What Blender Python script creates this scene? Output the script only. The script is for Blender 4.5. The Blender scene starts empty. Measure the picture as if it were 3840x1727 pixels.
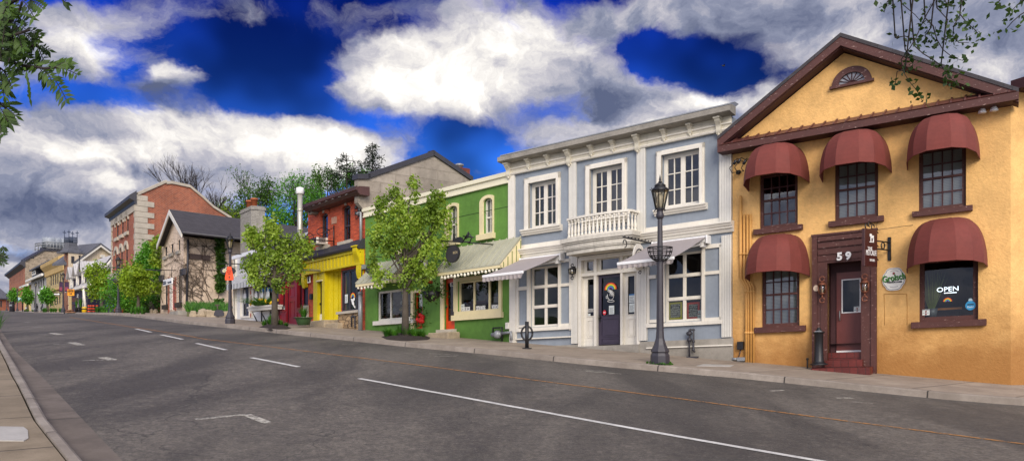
import bpy, bmesh, math, random
import numpy as np
from mathutils import Vector, Matrix
sc = bpy.context.scene
COL = sc.collection
# ---------------------------------------------------------------- camera model and survey helpers
F, CX, YH, EYE = 2832.0, 1920.0, 1192.0, 1.9
cam_d = bpy.data.cameras.new('camera'); cam = bpy.data.objects.new('camera', cam_d); COL.objects.link(cam)
cam.location = (0, 0, EYE); cam.rotation_euler = (math.radians(90), 0, 0)
cam_d.sensor_width = 36; cam_d.lens = 36*F/3840; cam_d.shift_y = (YH-863.5)/3840
cam_d.clip_end = 3000; cam_d.clip_start = .05
sc.camera = cam
# survey sheets: (x0, y0, scale)
CR = dict(S1=(1880,400,.4487),S2=(2340,380,.466),S3=(1800,880,.4142),S4=(2240,860,.4659),S5=(2700,520,.3797),
 S6=(2700,860,.4831),S7=(3020,820,.5175),S8=(3360,380,.9486),F1=(0,860,.3453),F2=(240,860,.3279),F3=(400,660,.3106),
 F4=(560,900,.2934),F5=(840,760,.4315),F6=(1100,680,.5008),F7=(1340,660,.5521),F8=(1600,640,.5696),
 Z2=(0,0,.7453),Z3=(960,0,.7453),Z4=(1920,0,.7453),Z5=(2880,0,.7453),Z6=(0,864,.7446),Z7=(1280,864,.7446),Z8=(2560,864,.7446),S=(0,0,1.),D=(0,0,1.4907))
def px(c, x, y):
    a = CR[c]; return a[0]+x*a[2], a[1]+y*a[2]
def lerp(xs, ys, x):
    if x <= xs[0]: return ys[0]+(x-xs[0])*(ys[1]-ys[0])/(xs[1]-xs[0])
    for i in range(1, len(xs)):
        if x <= xs[i]: return ys[i-1]+(x-xs[i-1])*(ys[i]-ys[i-1])/(xs[i]-xs[i-1])
    return ys[-1]+(x-xs[-1])*(ys[-1]-ys[-2])/(xs[-1]-xs[-2])
_n = math.hypot(.5814, .8136); TX, TY = -.5814/_n, .8136/_n          # street direction
def ts(X, Y): return TX*X+TY*Y, TY*X-TX*Y
def st(t, s): return TX*t+TY*s, TY*t-TX*s
_base = [(3787,1443,16.55),(3280,1401,18.0),(2745,1347,19.9),(1924,1280,24.1),(1369,1234,29.6),(1155,1218,33.2),(883,1195,42.2),
 (689,1177,52.3),(602,1172,59.6),(419,1171,79.6),(330,1170.5,96),(247,1169.5,119),(206,1167,134),(93,1163.5,214),(35,1163,306)]
_ht = sorted((ts((x-CX)/F*z, z)[0], (YH-y)/F*z) for x, y, z in _base)
_xs = [a for a, b in _ht]; _ys = [b for a, b in _ht]
def H0(t):
    if t > _xs[-1]: return _ys[-1]
    if t < _xs[0]: return _ys[0]+(t-_xs[0])*.055
    return lerp(_xs, _ys, t)
def H(t):
    k = 1.6+max(0, t)*.03
    return sum(H0(t+d*k) for d in (-2, -1, 0, 1, 2))/5
def hit(x, y, dz=0):
    a, b = (x-CX)/F, (YH-y)/F
    z = 3.0; last = z
    while z < 340:
        if b*z < H(ts(a*z, z)[0])+dz: break
        last = z; z *= 1.01
    lo, hi = last, min(z, 340)
    for _ in range(20):
        m = (lo+hi)/2
        if b*m < H(ts(a*m, m)[0])+dz: hi = m
        else: lo = m
    return Vector((a*hi, hi, EYE+b*hi))
def gz(X, Y, dz=0): return EYE+H(ts(X, Y)[0])+dz
def at(x, y, Z): return Vector(((x-CX)/F*Z, Z, EYE+(YH-y)/F*Z))
# ---------------------------------------------------------------- materials
def C(h, k=1.0):
    if not isinstance(h, str): return (h[0]*k, h[1]*k, h[2]*k, 1)
    h = h.lstrip('#'); v = [int(h[i:i+2], 16)/255 for i in (0, 2, 4)]
    v = [(c/12.92 if c <= .04045 else ((c+.055)/1.055)**2.4)*k for c in v]
    return (v[0], v[1], v[2], 1)
class NT:
    def __init__(s, m):
        m.use_nodes = True; s.t = m.node_tree; s.t.nodes.clear(); s.n = s.t.nodes; s.l = s.t.links
    def __call__(s, k, props=None, **ins):
        n = s.n.new(k)
        for a, b in (props or {}).items(): setattr(n, a, b)
        for a, b in ins.items():
            key = a.replace('__', ' ')
            if key.startswith('i') and key[1:].isdigit(): sk = n.inputs[int(key[1:])]
            else: sk = n.inputs[key]
            if isinstance(b, bpy.types.NodeSocket): s.l.new(b, sk)
            else: sk.default_value = b
        return n
    def math(s, op, a, b=0., c=None, clamp=False):
        n = s('ShaderNodeMath', dict(operation=op, use_clamp=clamp), i0=a, i1=b)
        if c is not None:
            if isinstance(c, bpy.types.NodeSocket): s.l.new(c, n.inputs[2])
            else: n.inputs[2].default_value = c
        return n.outputs[0]
    def mix(s, f, a, b, blend='MIX'):
        n = s.n.new('ShaderNodeMix'); n.data_type = 'RGBA'; n.blend_type = blend
        for k, v in ((0, f), (6, a), (7, b)):
            if isinstance(v, bpy.types.NodeSocket): s.l.new(v, n.inputs[k])
            else: n.inputs[k].default_value = v
        return n.outputs[2]
    def noise(s, vec, scale, detail=5, rough=.6, dist=0.):
        return s('ShaderNodeTexNoise', Vector=vec, Scale=scale, Detail=float(detail), Roughness=rough, Distortion=dist).outputs['Fac']
    def ramp(s, f, a, b, lo=0., hi=1.):
        n = s('ShaderNodeMapRange', dict(interpolation_type='SMOOTHSTEP'), Value=f)
        n.inputs[1].default_value = a; n.inputs[2].default_value = b; n.inputs[3].default_value = lo; n.inputs[4].default_value = hi
        return n.outputs[0]
    def out(s, sh):
        o = s.n.new('ShaderNodeOutputMaterial'); s.l.new(sh, o.inputs['Surface'])
MATS = {}
def mat(name, col='#808080', rough=.6, var=.25, vs=1.5, bump=0., bs=40., metal=0., kind=None, k=1.0, **o):
    if name in MATS: return MATS[name]
    m = bpy.data.materials.new(name); MATS[name] = m; n = NT(m)
    tc = n('ShaderNodeTexCoord'); ob = tc.outputs['Object']; uv = tc.outputs['UV']
    base = C(col, k); height = None
    def shade(c, f): return (c[0]*f, c[1]*f, c[2]*f, 1)
    nz = n.noise(ob, vs, 6, .65); nz2 = n.noise(ob, vs*7, 4, .7)
    f = n.math('ADD', n.math('MULTIPLY', nz, .65), n.math('MULTIPLY', nz2, .35))
    f = n.ramp(f, .32, .68)
    c1, c2 = shade(base, 1-var), shade(base, 1+var*.55)
    colr = n.mix(f, c1, c2)
    if kind in ('brick', 'block'):
        bw, bh = o.get('bw', .21), o.get('bh', .07)
        wob = n('ShaderNodeVectorMath', dict(operation='MULTIPLY_ADD'), i0=n('ShaderNodeTexNoise', Vector=ob, Scale=3.).outputs['Color'], i1=(.012, .012, 0), i2=uv).outputs[0]
        b = n('ShaderNodeTexBrick', Vector=wob, Scale=1., Color1=C(o['c2']), Color2=base, Mortar=C(o['mortar']))
        b.inputs['Mortar Size'].default_value = o.get('ms', .008); b.inputs['Mortar Smooth'].default_value = .2
        b.inputs['Brick Width'].default_value = bw; b.inputs['Row Height'].default_value = bh; b.inputs['Bias'].default_value = o.get('bias', 0.)
        b.offset = .5
        colr = n.mix(n.ramp(f, .0, 1., .0, .55), b.outputs['Color'], n.mix(1., b.outputs['Color'], (1-var*1.6,)*3+(1,), 'MULTIPLY'))
        height = n.math('SUBTRACT', n.math('MULTIPLY', n.noise(ob, 25., 4), .35), b.outputs['Fac'])
    elif kind in ('clap', 'shingle', 'batten', 'ribs'):
        sx = n('ShaderNodeSeparateXYZ', Vector=uv); p = o.get('p', .15)
        ax = sx.outputs[0] if kind in ('batten', 'ribs') else sx.outputs[1]
        fr = n.math('FRACT', n.math('DIVIDE', ax, p))
        line = n.ramp(fr, .0, o.get('lw', .12), 1, 0)
        if kind == 'shingle':
            b = n('ShaderNodeTexBrick', Vector=uv, Scale=1., Color1=shade(base, .7), Color2=shade(base, 1.3), Mortar=shade(base, .35))
            b.inputs['Mortar Size'].default_value = .006; b.inputs['Brick Width'].default_value = p*1.4; b.inputs['Row Height'].default_value = p
            colr = n.mix(.55, colr, b.outputs['Color']); height = fr
        else:
            height = n.math('SUBTRACT', fr if kind == 'clap' else 0., line)
            colr = n.mix(n.math('MULTIPLY', line, .5), colr, shade(base, .35))
    if kind == 'stone':
        v = n('ShaderNodeTexVoronoi', dict(feature='DISTANCE_TO_EDGE'), Vector=n('ShaderNodeMapping', Vector=uv, Scale=(1/o.get('bw', .5), 1/o.get('bh', .22), 1)).outputs[0], Scale=1.)
        v2 = n('ShaderNodeTexVoronoi', Vector=n('ShaderNodeMapping', Vector=uv, Scale=(1/o.get('bw', .5), 1/o.get('bh', .22), 1)).outputs[0], Scale=1.)
        e = n.ramp(v.outputs['Distance'], .0, .09)
        cell = n('ShaderNodeSeparateXYZ', Vector=v2.outputs['Color']).outputs[0]
        colr = n.mix(n.ramp(cell, .1, .9), shade(base, .55), shade(base, 1.25))
        colr = n.mix(e, C(o.get('mortar', '#9a9080')), n.mix(.35, colr, n.mix(f, c1, c2)))
        height = n.math('ADD', e, n.math('MULTIPLY', n.noise(ob, 12., 4), .5))
    if kind == 'leaf':
        geo = n('ShaderNodeNewGeometry'); rnd = geo.outputs['Random Per Island']
        cl = n.ramp(n.noise(ob, o.get('cs', 1.3), 2), .38, .62)
        colr = n.mix(cl, shade(base, .6), n.mix(rnd, base, C(o['c2'])))
        colr = n.mix(n.ramp(rnd, .5, 1., 0., .7), colr, shade(base, .5))
        d = n('ShaderNodeBsdfPrincipled', Base__Color=colr, Roughness=.55)
        tr = n('ShaderNodeBsdfTranslucent', Color=n.mix(1., colr, (1.3, 1.35, .5, 1), 'MULTIPLY'))
        mx = n('ShaderNodeMixShader', i0=.38, i1=d.outputs[0], i2=tr.outputs[0]); n.out(mx.outputs[0]); return m
    if kind == 'glass':
        lw = n.math('POWER', n('ShaderNodeLayerWeight', Blend=.5).outputs['Facing'], 3.)
        fac = n.math('ADD', n.math('MULTIPLY', lw, o.get('fg', .7)), o.get('fa', .075), clamp=True)
        nrm = n('ShaderNodeBump', Strength=.06, Distance=.03, Height=n.noise(ob, 1.7, 1)).outputs[0]
        g = n('ShaderNodeBsdfGlossy', Color=(.9, .93, .97, 1), Roughness=.02, Normal=nrm)
        t = n('ShaderNodeBsdfTransparent', Color=C(o.get('tint', '#9aa4a8')))
        mx = n('ShaderNodeMixShader', i0=fac, i1=t.outputs[0], i2=g.outputs[0]); n.out(mx.outputs[0]); return m
    if kind == 'emit':
        e = n('ShaderNodeEmission', Color=base, Strength=o.get('st', 1.)); n.out(e.outputs[0]); return m
    if o.get('chip'):        # flaking paint
        ch = n.ramp(n.noise(n('ShaderNodeMapping', Vector=uv, Scale=(2.2, 9, 1)).outputs[0], 3.2, 8, .72), .615, .635)
        colr = n.mix(ch, colr, C(o['chip']))
    if o.get('stain'):       # dirt with its own blotchy shape near the pavement and below sills
        s1 = n('ShaderNodeSeparateXYZ', Vector=uv).outputs[1]
        st_ = n.math('MULTIPLY', n.ramp(n.math('ADD', s1, n.math('MULTIPLY', n.noise(ob, 1.1, 5, .7), 2.2)), o.get('s0', .9), o.get('s1', 2.3), 1, 0), o.get('sk', .6))
        colr = n.mix(st_, colr, C(o['stain']))
    if o.get('streak'):
        sn = n.noise(n('ShaderNodeMapping', Vector=uv, Scale=(5, .35, 1)).outputs[0], 2., 5, .7)
        colr = n.mix(n.ramp(sn, .5, .75, 0, o['streak']), colr, shade(base, .5))
    if bump and height is None: height = n.noise(ob, bs, 8, .65)
    kw = dict(Base__Color=colr, Roughness=rough, Metallic=metal)
    if height is not None:
        kw['Normal'] = n('ShaderNodeBump', Strength=min(1., o.get('bstr', .6)), Distance=bump or .01, Height=height).outputs[0]
    b = n('ShaderNodeBsdfPrincipled', **kw)
    n.out(b.outputs[0]); return m
# ---------------------------------------------------------------- frames
class Frame:
    def __init__(s, o, ang=0., g=0.):
        s.o = Vector(o); s.ang = ang; s.g = g
        s.U = Vector((math.cos(ang), math.sin(ang), 0)); s.N = Vector((math.sin(ang), -math.cos(ang), 0))
    def T(s, u, v, w=0.):
        p = s.o+s.U*u+s.N*w; return Vector((p.x, p.y, p.z+v+s.g*u))
    def uv(s, x, y, w=0.):
        a = (x-CX)/F; A = s.o; U = s.U; N = s.N
        u = (a*(A.y+N.y*w)-A.x-N.x*w)/(U.x-a*U.y); Z = A.y+U.y*u+N.y*w
        return u, EYE+(YH-y)/F*Z-A.z-s.g*u
    def q(s, c, x, y, w=0.): return s.uv(*px(c, x, y), w)
    def R(s, c, x0, x1, yt, yb, w=0.):
        xm = (x0+x1)/2
        return (s.q(c, x0, yt, w)[0], s.q(c, x1, yt, w)[0], s.q(c, xm, yb, w)[1], s.q(c, xm, yt, w)[1])
class Fac(Frame):
    def __init__(s, xl, xr, Zl, vx, vy, base=None):
        A = Vector(((xl-CX)/F*Zl, Zl, 0)); D = Vector(((vx-CX)/F, 1, 0)); n = D.length; sg = -1 if vx < xl else 1
        U = D*(sg/n); ang = math.atan2(U.y, U.x); g = sg*(YH-vy)/F/n
        b = gz(A.x, A.y) if base is None else base
        Frame.__init__(s, (A.x, A.y, b), ang, g); s.W = s.uv(xr, YH)[0]; s.xl, s.xr = xl, xr
        p = s.T(s.W, 0); s.Zr = p.y
ROOT = {}
def thing(name, label, cat, fr, u=0., v=0., w=0., group=None, kind=None):
    o = bpy.data.objects.new(name, None); COL.objects.link(o); o.empty_display_size = .3
    o.location = fr.T(u, v, w); o.rotation_euler = (0, 0, fr.ang)
    o['label'] = label; o['category'] = cat
    if group: o['group'] = group
    ROOT[o.name] = (o.location.copy(), fr.ang)
    return o
def tag(o, label, cat, group=None, kind=None):
    if label: o['label'] = label; o['category'] = cat
    if group: o['group'] = group
    if kind: o['kind'] = kind
    return o
def link(name, me, parent):
    o = bpy.data.objects.new(name, me); COL.objects.link(o)
    if parent is not None: o.parent = parent; ROOT[o.name] = ROOT[parent.name]
    else: ROOT[o.name] = (Vector((0, 0, 0)), 0.)
    return o
class MB:
    def __init__(s, fr): s.fr = fr; s.V = []; s.Fc = []; s.sm = []
    def add(s, vs, fs, smooth=False):
        k = len(s.V); s.V += [tuple(v) for v in vs]; s.Fc += [tuple(i+k for i in f) for f in fs]; s.sm += [smooth]*len(fs); return s
    def box(s, u0, u1, v0, v1, w0, w1):
        vs = [(u, v, w) for w in (w0, w1) for v in (v0, v1) for u in (u0, u1)]
        return s.add(vs, [(0, 1, 3, 2), (4, 6, 7, 5), (0, 4, 5, 1), (2, 3, 7, 6), (0, 2, 6, 4), (1, 5, 7, 3)])
    def quad(s, *p): return s.add(p, [tuple(range(len(p)))])
    def prism(s, pts, w0, w1):
        n = len(pts); vs = [(u, v, w0) for u, v in pts]+[(u, v, w1) for u, v in pts]
        return s.add(vs, [tuple(range(n))[::-1], tuple(range(n, 2*n))]+[(i, (i+1) % n, n+(i+1) % n, n+i) for i in range(n)])
    def extr(s, pts, u0, u1):     # profile in (w,v) swept along u
        n = len(pts); vs = [(u0, v, w) for w, v in pts]+[(u1, v, w) for w, v in pts]
        return s.add(vs, [tuple(range(n))[::-1], tuple(range(n, 2*n))]+[(i, (i+1) % n, n+(i+1) % n, n+i) for i in range(n)])
    def tube(s, pts, r, n=6, cap=True):
        P = [Vector(p) for p in pts]; m = len(P); vs = []; rs = r if isinstance(r, (list, tuple)) else [r]*m
        up = None
        for i, p in enumerate(P):
            d = (P[min(i+1, m-1)]-P[max(i-1, 0)])
            d = d.normalized() if d.length > 1e-9 else Vector((0, 0, 1))
            if up is None: up = Vector((0, 0, 1)) if abs(d.z) < .9 else Vector((1, 0, 0))
            a = d.cross(up)
            if a.length < 1e-6: a = d.cross(Vector((.3, 1, .2)))
            a.normalize(); b = a.cross(d); up = b
            for k in range(n):
                t = 2*math.pi*k/n; vs.append(p+(a*math.cos(t)+b*math.sin(t))*rs[i])
        fs = [(i*n+k, i*n+(k+1) % n, (i+1)*n+(k+1) % n, (i+1)*n+k) for i in range(m-1) for k in range(n)]
        if cap: fs += [tuple(range(n))[::-1], tuple(range((m-1)*n, m*n))]
        return s.add(vs, fs, True)
    def lathe(s, c, prof, n=12, sq=None, smooth=True):
        vs = []; ph = math.pi/n if n <= 8 else 0
        for r, v in prof:
            for k in range(n):
                t = 2*math.pi*k/n+ph; vs.append((c[0]+r*math.cos(t), c[1]+v, c[2]+r*math.sin(t)))
        m = len(prof)
        fs = [(i*n+k, i*n+(k+1) % n, (i+1)*n+(k+1) % n, (i+1)*n+k) for i in range(m-1) for k in range(n)]
        fs += [tuple(range(n))[::-1], tuple(range((m-1)*n, m*n))]
        return s.add(vs, fs, smooth)
    def ball(s, c, r, n=8, sx=1, sy=1, sz=1):
        pr = [(max(1e-4, math.sin(math.pi*i/n))*r, -math.cos(math.pi*i/n)*r) for i in range(n+1)]
        k = len(s.V); s.lathe((0, 0, 0), pr, n+2)
        for i in range(k, len(s.V)):
            v = s.V[i]; s.V[i] = (c[0]+v[0]*sx, c[1]+v[1]*sy, c[2]+v[2]*sz)
        return s
    def frame(s, r, b, w0, w1, bb=None, bt=None):      # rectangular ring (u0,u1,v0,v1) of bar width b
        u0, u1, v0, v1 = r; bb = b if bb is None else bb; bt = b if bt is None else bt
        s.box(u0, u0+b, v0, v1, w0, w1); s.box(u1-b, u1, v0, v1, w0, w1)
        s.box(u0+b, u1-b, v0, v0+bb, w0, w1); return s.box(u0+b, u1-b, v1-bt, v1, w0, w1)
    def build(s, name, m, parent=None, uvm=True, bevel=0., recalc=True):
        loc, ang = ROOT[parent.name] if parent is not None else (Vector((0, 0, 0)), 0.)
        Ri = Matrix.Rotation(-ang, 3, 'Z')
        me = bpy.data.meshes.new(name)
        co = [Ri @ (s.fr.T(*v)-loc) for v in s.V]
        me.from_pydata(co, [], s.Fc); me.materials.append(m)
        if uvm:
            ul = me.uv_layers.new(name='UVMap'); V = s.V; i = 0; dat = []
            for f in s.Fc:
                a, b, c = Vector(V[f[0]]), Vector(V[f[1]]), Vector(V[f[2]])
                nn = (b-a).cross(c-a)
                if len(f) > 3: nn = nn+(c-a).cross(Vector(V[f[3]])-a)
                x, y, z = abs(nn.x), abs(nn.y), abs(nn.z)
                for j in f:
                    p = V[j]
                    if z >= x and z >= y: dat += [p[0], p[1]]
                    elif x >= y: dat += [p[2], p[1]]
                    else: dat += [p[0], p[2]]
            ul.data.foreach_set('uv', dat)
        if any(s.sm): me.polygons.foreach_set('use_smooth', s.sm)
        if recalc and len(s.Fc) < 60000:
            bm = bmesh.new(); bm.from_mesh(me); bmesh.ops.recalc_face_normals(bm, faces=bm.faces)
            bm.to_mesh(me); bm.free()
        o = link(name, me, parent)
        if bevel:
            md = o.modifiers.new('b', 'BEVEL'); md.width = bevel; md.segments = 1; md.limit_method = 'ANGLE'; md.angle_limit = .7
        return o
def copy_tree(o, parent=None, loc=None, rotz=None, scale=None, label=None):
    c = o.copy(); COL.objects.link(c); c.parent = parent
    if loc is not None: c.location = loc
    if rotz is not None: c.rotation_euler = (0, 0, rotz)
    if scale is not None: c.scale = (scale,)*3
    if label: c['label'] = label
    for ch in list(o.children): copy_tree(ch, c)
    return c
def text(fr, s, u, v, w, size, m, parent, name='lettering', rot=0., align='CENTER', ext=.003, sx=1., wdir=None, bold=0.):
    cu = bpy.data.curves.new('t', 'FONT'); cu.body = s; cu.size = size; cu.align_x = align; cu.align_y = 'CENTER'; cu.extrude = ext; cu.resolution_u = 3; cu.offset = bold
    to = bpy.data.objects.new('t', cu); COL.objects.link(to)
    bpy.context.view_layer.update()
    me = bpy.data.meshes.new_from_object(to.evaluated_get(bpy.context.evaluated_depsgraph_get()))
    bpy.data.objects.remove(to); bpy.data.curves.remove(cu)
    mb = MB(fr); cr, sr = math.cos(rot), math.sin(rot)
    vs = []
    for q in me.vertices:
        x, y, z = q.co.x*sx, q.co.y, q.co.z
        a, b = x*cr-y*sr, x*sr+y*cr
        if wdir is None: vs.append((u+a, v+b, w+z))
        else: vs.append((u+z*1., v+b, w+a*wdir))      # on a board at right angles to the wall
    mb.add(vs, [tuple(p.vertices) for p in me.polygons]); bpy.data.meshes.remove(me)
    return mb.build(name, m, parent, uvm=False)
def arc(cu, cv, ru, rv, a0, a1, n=10):
    return [(cu+ru*math.cos(math.radians(a0+(a1-a0)*i/n)), cv+rv*math.sin(math.radians(a0+(a1-a0)*i/n))) for i in range(n+1)]
# ---------------------------------------------------------------- wall with real openings
def wall(mb, u0, u1, v0, v1, ops=(), th=.22, w=0.):
    us = sorted({u0, u1, *[x for o in ops for x in o[:2]]}); vs = sorted({v0, v1, *[x for o in ops for x in o[2:4]]})
    us = [x for x in us if u0 <= x <= u1]; vs = [x for x in vs if v0 <= x <= v1]
    for i in range(len(us)-1):
        for j in range(len(vs)-1):
            cu, cv = (us[i]+us[i+1])/2, (vs[j]+vs[j+1])/2
            if any(o[0] < cu < o[1] and o[2] < cv < o[3] for o in ops): continue
            mb.quad((us[i], vs[j], w), (us[i+1], vs[j], w), (us[i+1], vs[j+1], w), (us[i], vs[j+1], w))
    for o in ops:
        a, b, c, d = o[:4]; e = w-th
        mb.quad((a, c, w), (a, d, w), (a, d, e), (a, c, e)); mb.quad((b, c, w), (b, c, e), (b, d, e), (b, d, w))
        mb.quad((a, c, w), (a, c, e), (b, c, e), (b, c, w)); mb.quad((a, d, w), (b, d, w), (b, d, e), (a, d, e))
        if len(o) > 4 and o[4]:      # arched head: spandrels closing the top corners, rise o[4]
            r = o[4]; m = (a+b)/2; n = 8; pts = arc(m, d-r, (b-a)/2, r, 180, 0, 2*n)
            for half in (pts[:n+1], pts[n:]):
                cor = (a, d) if half[0][0] < m-1e-6 else (b, d)
                for p, q in zip(half[:-1], half[1:]):
                    mb.quad((cor[0], cor[1], w), (p[0], p[1], w), (q[0], q[1], w))
            for p, q in zip(pts[:-1], pts[1:]):
                mb.quad((p[0], p[1], w), (q[0], q[1], w), (q[0], q[1], e), (p[0], p[1], e))
    return mb
def shell(mb, u0, u1, v0, v1, d, sh=None):     # side and back walls and lid of a box-shaped body
    mb.quad((u0, v0, 0), (u0, v1, 0), (u0, v1, -d), (u0, v0, -d)); mb.quad((u1, v0, 0), (u1, v0, -d), (u1, v1, -d), (u1, v1, 0))
    mb.quad((u0, v0, -d), (u0, v1, -d), (u1, v1, -d), (u1, v0, -d)); return mb
def room(fr, root, u0, u1, v0, v1, m, d=3.2, w=-.23):
    mb = MB(fr); e = w-d
    mb.quad((u0, v0, w), (u1, v0, w), (u1, v0, e), (u0, v0, e)); mb.quad((u0, v1, w), (u0, v1, e), (u1, v1, e), (u1, v1, w))
    mb.quad((u0, v0, w), (u0, v0, e), (u0, v1, e), (u0, v1, w)); mb.quad((u1, v0, w), (u1, v1, w), (u1, v1, e), (u1, v0, e))
    mb.quad((u0, v0, e), (u1, v0, e), (u1, v1, e), (u0, v1, e))
    return mb.build('interior', m, root)
def window(fr, root, r, mf, mg, cols=2, rows=2, rec=.12, fb=.05, mb_=.018, rail=None, sill=None, msill=None, blind=None, mbar=None, posts=(), name='window', archr=0):
    u0, u1, v0, v1 = r; f = MB(fr); f.frame(r, fb, -rec-.05, -rec+.02)
    if rail is not None: f.box(u0+fb, u1-fb, rail-.025, rail+.025, -rec-.045, -rec+.025)
    for p in posts: f.box(p-.035, p+.035, v0+fb, v1-fb, -rec-.048, -rec+.018)
    wo = f.build(name, mf, root)
    g = MB(fr); g.quad((u0+fb, v0+fb, -rec-.02), (u1-fb, v0+fb, -rec-.02), (u1-fb, v1-fb, -rec-.02), (u0+fb, v1-fb, -rec-.02))
    g.build('pane', mg, wo)
    if cols*rows > 1:
        b = MB(fr)
        for i in range(1, cols):
            x = u0+fb+(u1-u0-2*fb)*i/cols; b.box(x-mb_/2, x+mb_/2, v0+fb, v1-fb, -rec-.03, -rec+.005)
        segs = [(v0+fb, v1-fb)] if rail is None else [(v0+fb, rail-.025), (rail+.025, v1-fb)]
        for a, c in segs:
            for j in range(1, rows):
                y = a+(c-a)*j/rows; b.box(u0+fb, u1-fb, y-mb_/2, y+mb_/2, -rec-.028, -rec+.003)
        b.build('glazing_bar', mbar or mf, wo)
    if sill: MB(fr).box(u0-sill[0], u1+sill[0], v0-sill[1], v0, -rec+.02, sill[2]).build('sill', msill or mf, wo, bevel=.008)
    if blind:
        s = MB(fr); a, c = (v0+fb, v1-fb) if blind is True else blind; n = int((c-a)/.035)
        for i in range(n):
            y = a+(c-a)*i/n; s.quad((u0+fb, y, -rec-.07), (u1-fb, y, -rec-.07), (u1-fb, y+.028, -rec-.05), (u0+fb, y+.028, -rec-.05))
        s.build('blind', M_blind, wo, recalc=False)
    return wo
# ---------------------------------------------------------------- material set
M_orange = mat('ochre stucco', '#e4b570', .85, .22, 1.3, bump=.020, bs=16., stain='#8c5a22', s0=.8, s1=2.9, sk=.85, bstr=1.)
M_maroon = mat('maroon trim', '#4e2922', .6, .2, 3., chip='#b59a90')
M_maroon2 = mat('maroon door paint', '#6b352f', .45, .12, 2.)
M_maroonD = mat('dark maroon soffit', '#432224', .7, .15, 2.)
M_canvas = mat('dark red canvas', '#70322a', .8, .18, 2.5, bump=.002, bs=120)
M_rtile = mat('brown metal tile', '#5e3630', .5, .25, 3.)
M_blue = mat('blue grey stucco', '#87909a', .8, .14, 1.1, bump=.004, bs=60, streak=.25)
M_white = mat('white paint', '#dcd7ca', .5, .10, 1.5, streak=.28)
M_flute = mat('fluted white', '#dcd9ce', .5, .08, 1.5, bump=.012, kind='ribs', p=.045, lw=.3, bstr=.8)
M_stoneG = mat('weathered ledge', '#8f8a80', .8, .3, 2., streak=.4)
M_frieze = mat('off white frieze', '#cdc7b4', .65, .12, 1.5, streak=.3)
M_conc = mat('concrete', '#9b968c', .85, .25, 1.6, bump=.006, bs=30, stain='#5c554a', s0=.3, s1=1.2, sk=.4)
M_purple = mat('aubergine door', '#3d3547', .45, .2, 3.)
M_green = mat('green stucco', '#5d8836', .8, .26, .8, bump=.006, bs=30, streak=.22, stain='#2f5018', s0=.4, s1=1.9, sk=.45)
M_cream = mat('cream trim', '#ddd0a4', .55, .08, 2., streak=.1)
M_cream2 = mat('cream parapet metal', '#e2dcc0', .45, .05, 2.)
M_metalroof = mat('beige ribbed metal', '#a9a893', .4, .12, 1.5, streak=.25)
M_orangeD = mat('orange door paint', '#d2410f', .4, .08, 3.)
M_redbrick = mat('painted orange brick', '#d2572e', .75, .24, 1.2, bump=.008, kind='brick', c2='#ab4223', mortar='#9a5a44', bw=.22, bh=.075, bstr=.7)
M_yellow = mat('yellow paint', '#c9b60c', .45, .12, 2.)
M_brown = mat('brown fascia', '#4b2f2a', .5, .2, 2.)
M_black = mat('black iron', '#17171a', .45, .2, 4.)
M_dark = mat('dark grey metal', '#35343a', .5, .2, 3.)
M_lamp = mat('lamp post grey', '#36343b', .5, .18, 4., bump=.003, bs=40)
M_ashlar = mat('weathered party wall', '#a89e90', .9, .35, .8, bump=.02, kind='block', c2='#958b7e', mortar='#988e80', bw=1.4, bh=.42, ms=.025, bstr=.8)
M_greybrick = mat('pale chimney brick', '#a8a49a', .85, .2, 1., bump=.008, kind='brick', c2='#8f8b82', mortar='#6e6a62', bw=.22, bh=.08)
M_redbrick2 = mat('old red brick', '#ab5636', .85, .38, .35, bump=.01, kind='brick', c2='#8e4430', mortar='#b5937a', bw=.28, bh=.11, ms=.012)
M_chimney = mat('chimney brick', '#8a3a2a', .85, .25, 1., bump=.01, kind='brick', c2='#6c2e22', mortar='#5a4a44', bw=.22, bh=.08)
M_quoin = mat('pale quoin stone', '#b3aa9a', .85, .2, 1.2, bump=.02, bs=8)
M_shingle = mat('grey shingles', '#55535a', .9, .2, .8, kind='shingle', p=.22)
M_shingleD = mat('dark shingles', '#3f3c3f', .9, .2, .8, kind='shingle', p=.22)
M_shakeW = mat('whitish cedar shakes', '#b9b6b4', .9, .25, 1., kind='clap', p=.35, lw=.2, bump=.03)
M_stuccoP = mat('peeling beige stucco', '#dcc6ae', .9, .28, .7, bump=.02, bs=6, stain='#8b7a66', s0=.4, s1=2.4, sk=.6)
M_batten = mat('white boards', '#d8d8d4', .6, .12, 1.5, kind='batten', p=.3, lw=.1, bump=.03, streak=.15)
M_beigeboard = mat('beige boards', '#cfbea2', .7, .1, 1., kind='batten', p=.4, lw=.08, bump=.02)
M_clapblue = mat('navy clapboard', '#2e2d42', .6, .15, 1.5, kind='clap', p=.13, lw=.15, bump=.02)
M_redstore = mat('deep red shopfront', '#8c1620', .45, .14, 2.)
M_purplewall = mat('dark purple siding', '#2b2438', .7, .15, 1., kind='batten', p=.3, lw=.1, bump=.02)
M_tanstone = mat('tan stone', '#c4ae7a', .85, .2, .5, bump=.02, kind='block', c2='#96845a', mortar='#c9b98c', bw=.6, bh=.28, ms=.02)
M_tancornice = mat('tan cornice', '#c2a468', .7, .12, .6)
M_rubble = mat('rubble stone gable', '#978874', .9, .3, .4, bump=.04, kind='stone', bw=.9, bh=.45, mortar='#a89a86')
M_rubbleS = mat('stacked stone veneer', '#a58b68', .85, .2, 2., bump=.03, kind='stone', bw=.42, bh=.12, mortar='#4a3c2e')
M_millbrick = mat('mill brick', '#a8694c', .85, .2, .3, kind='brick', c2='#90563e', mortar='#b39a84', bw=.5, bh=.2)
M_greyplaster = mat('grey plaster', '#9c9a94', .85, .15, .6)
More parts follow.
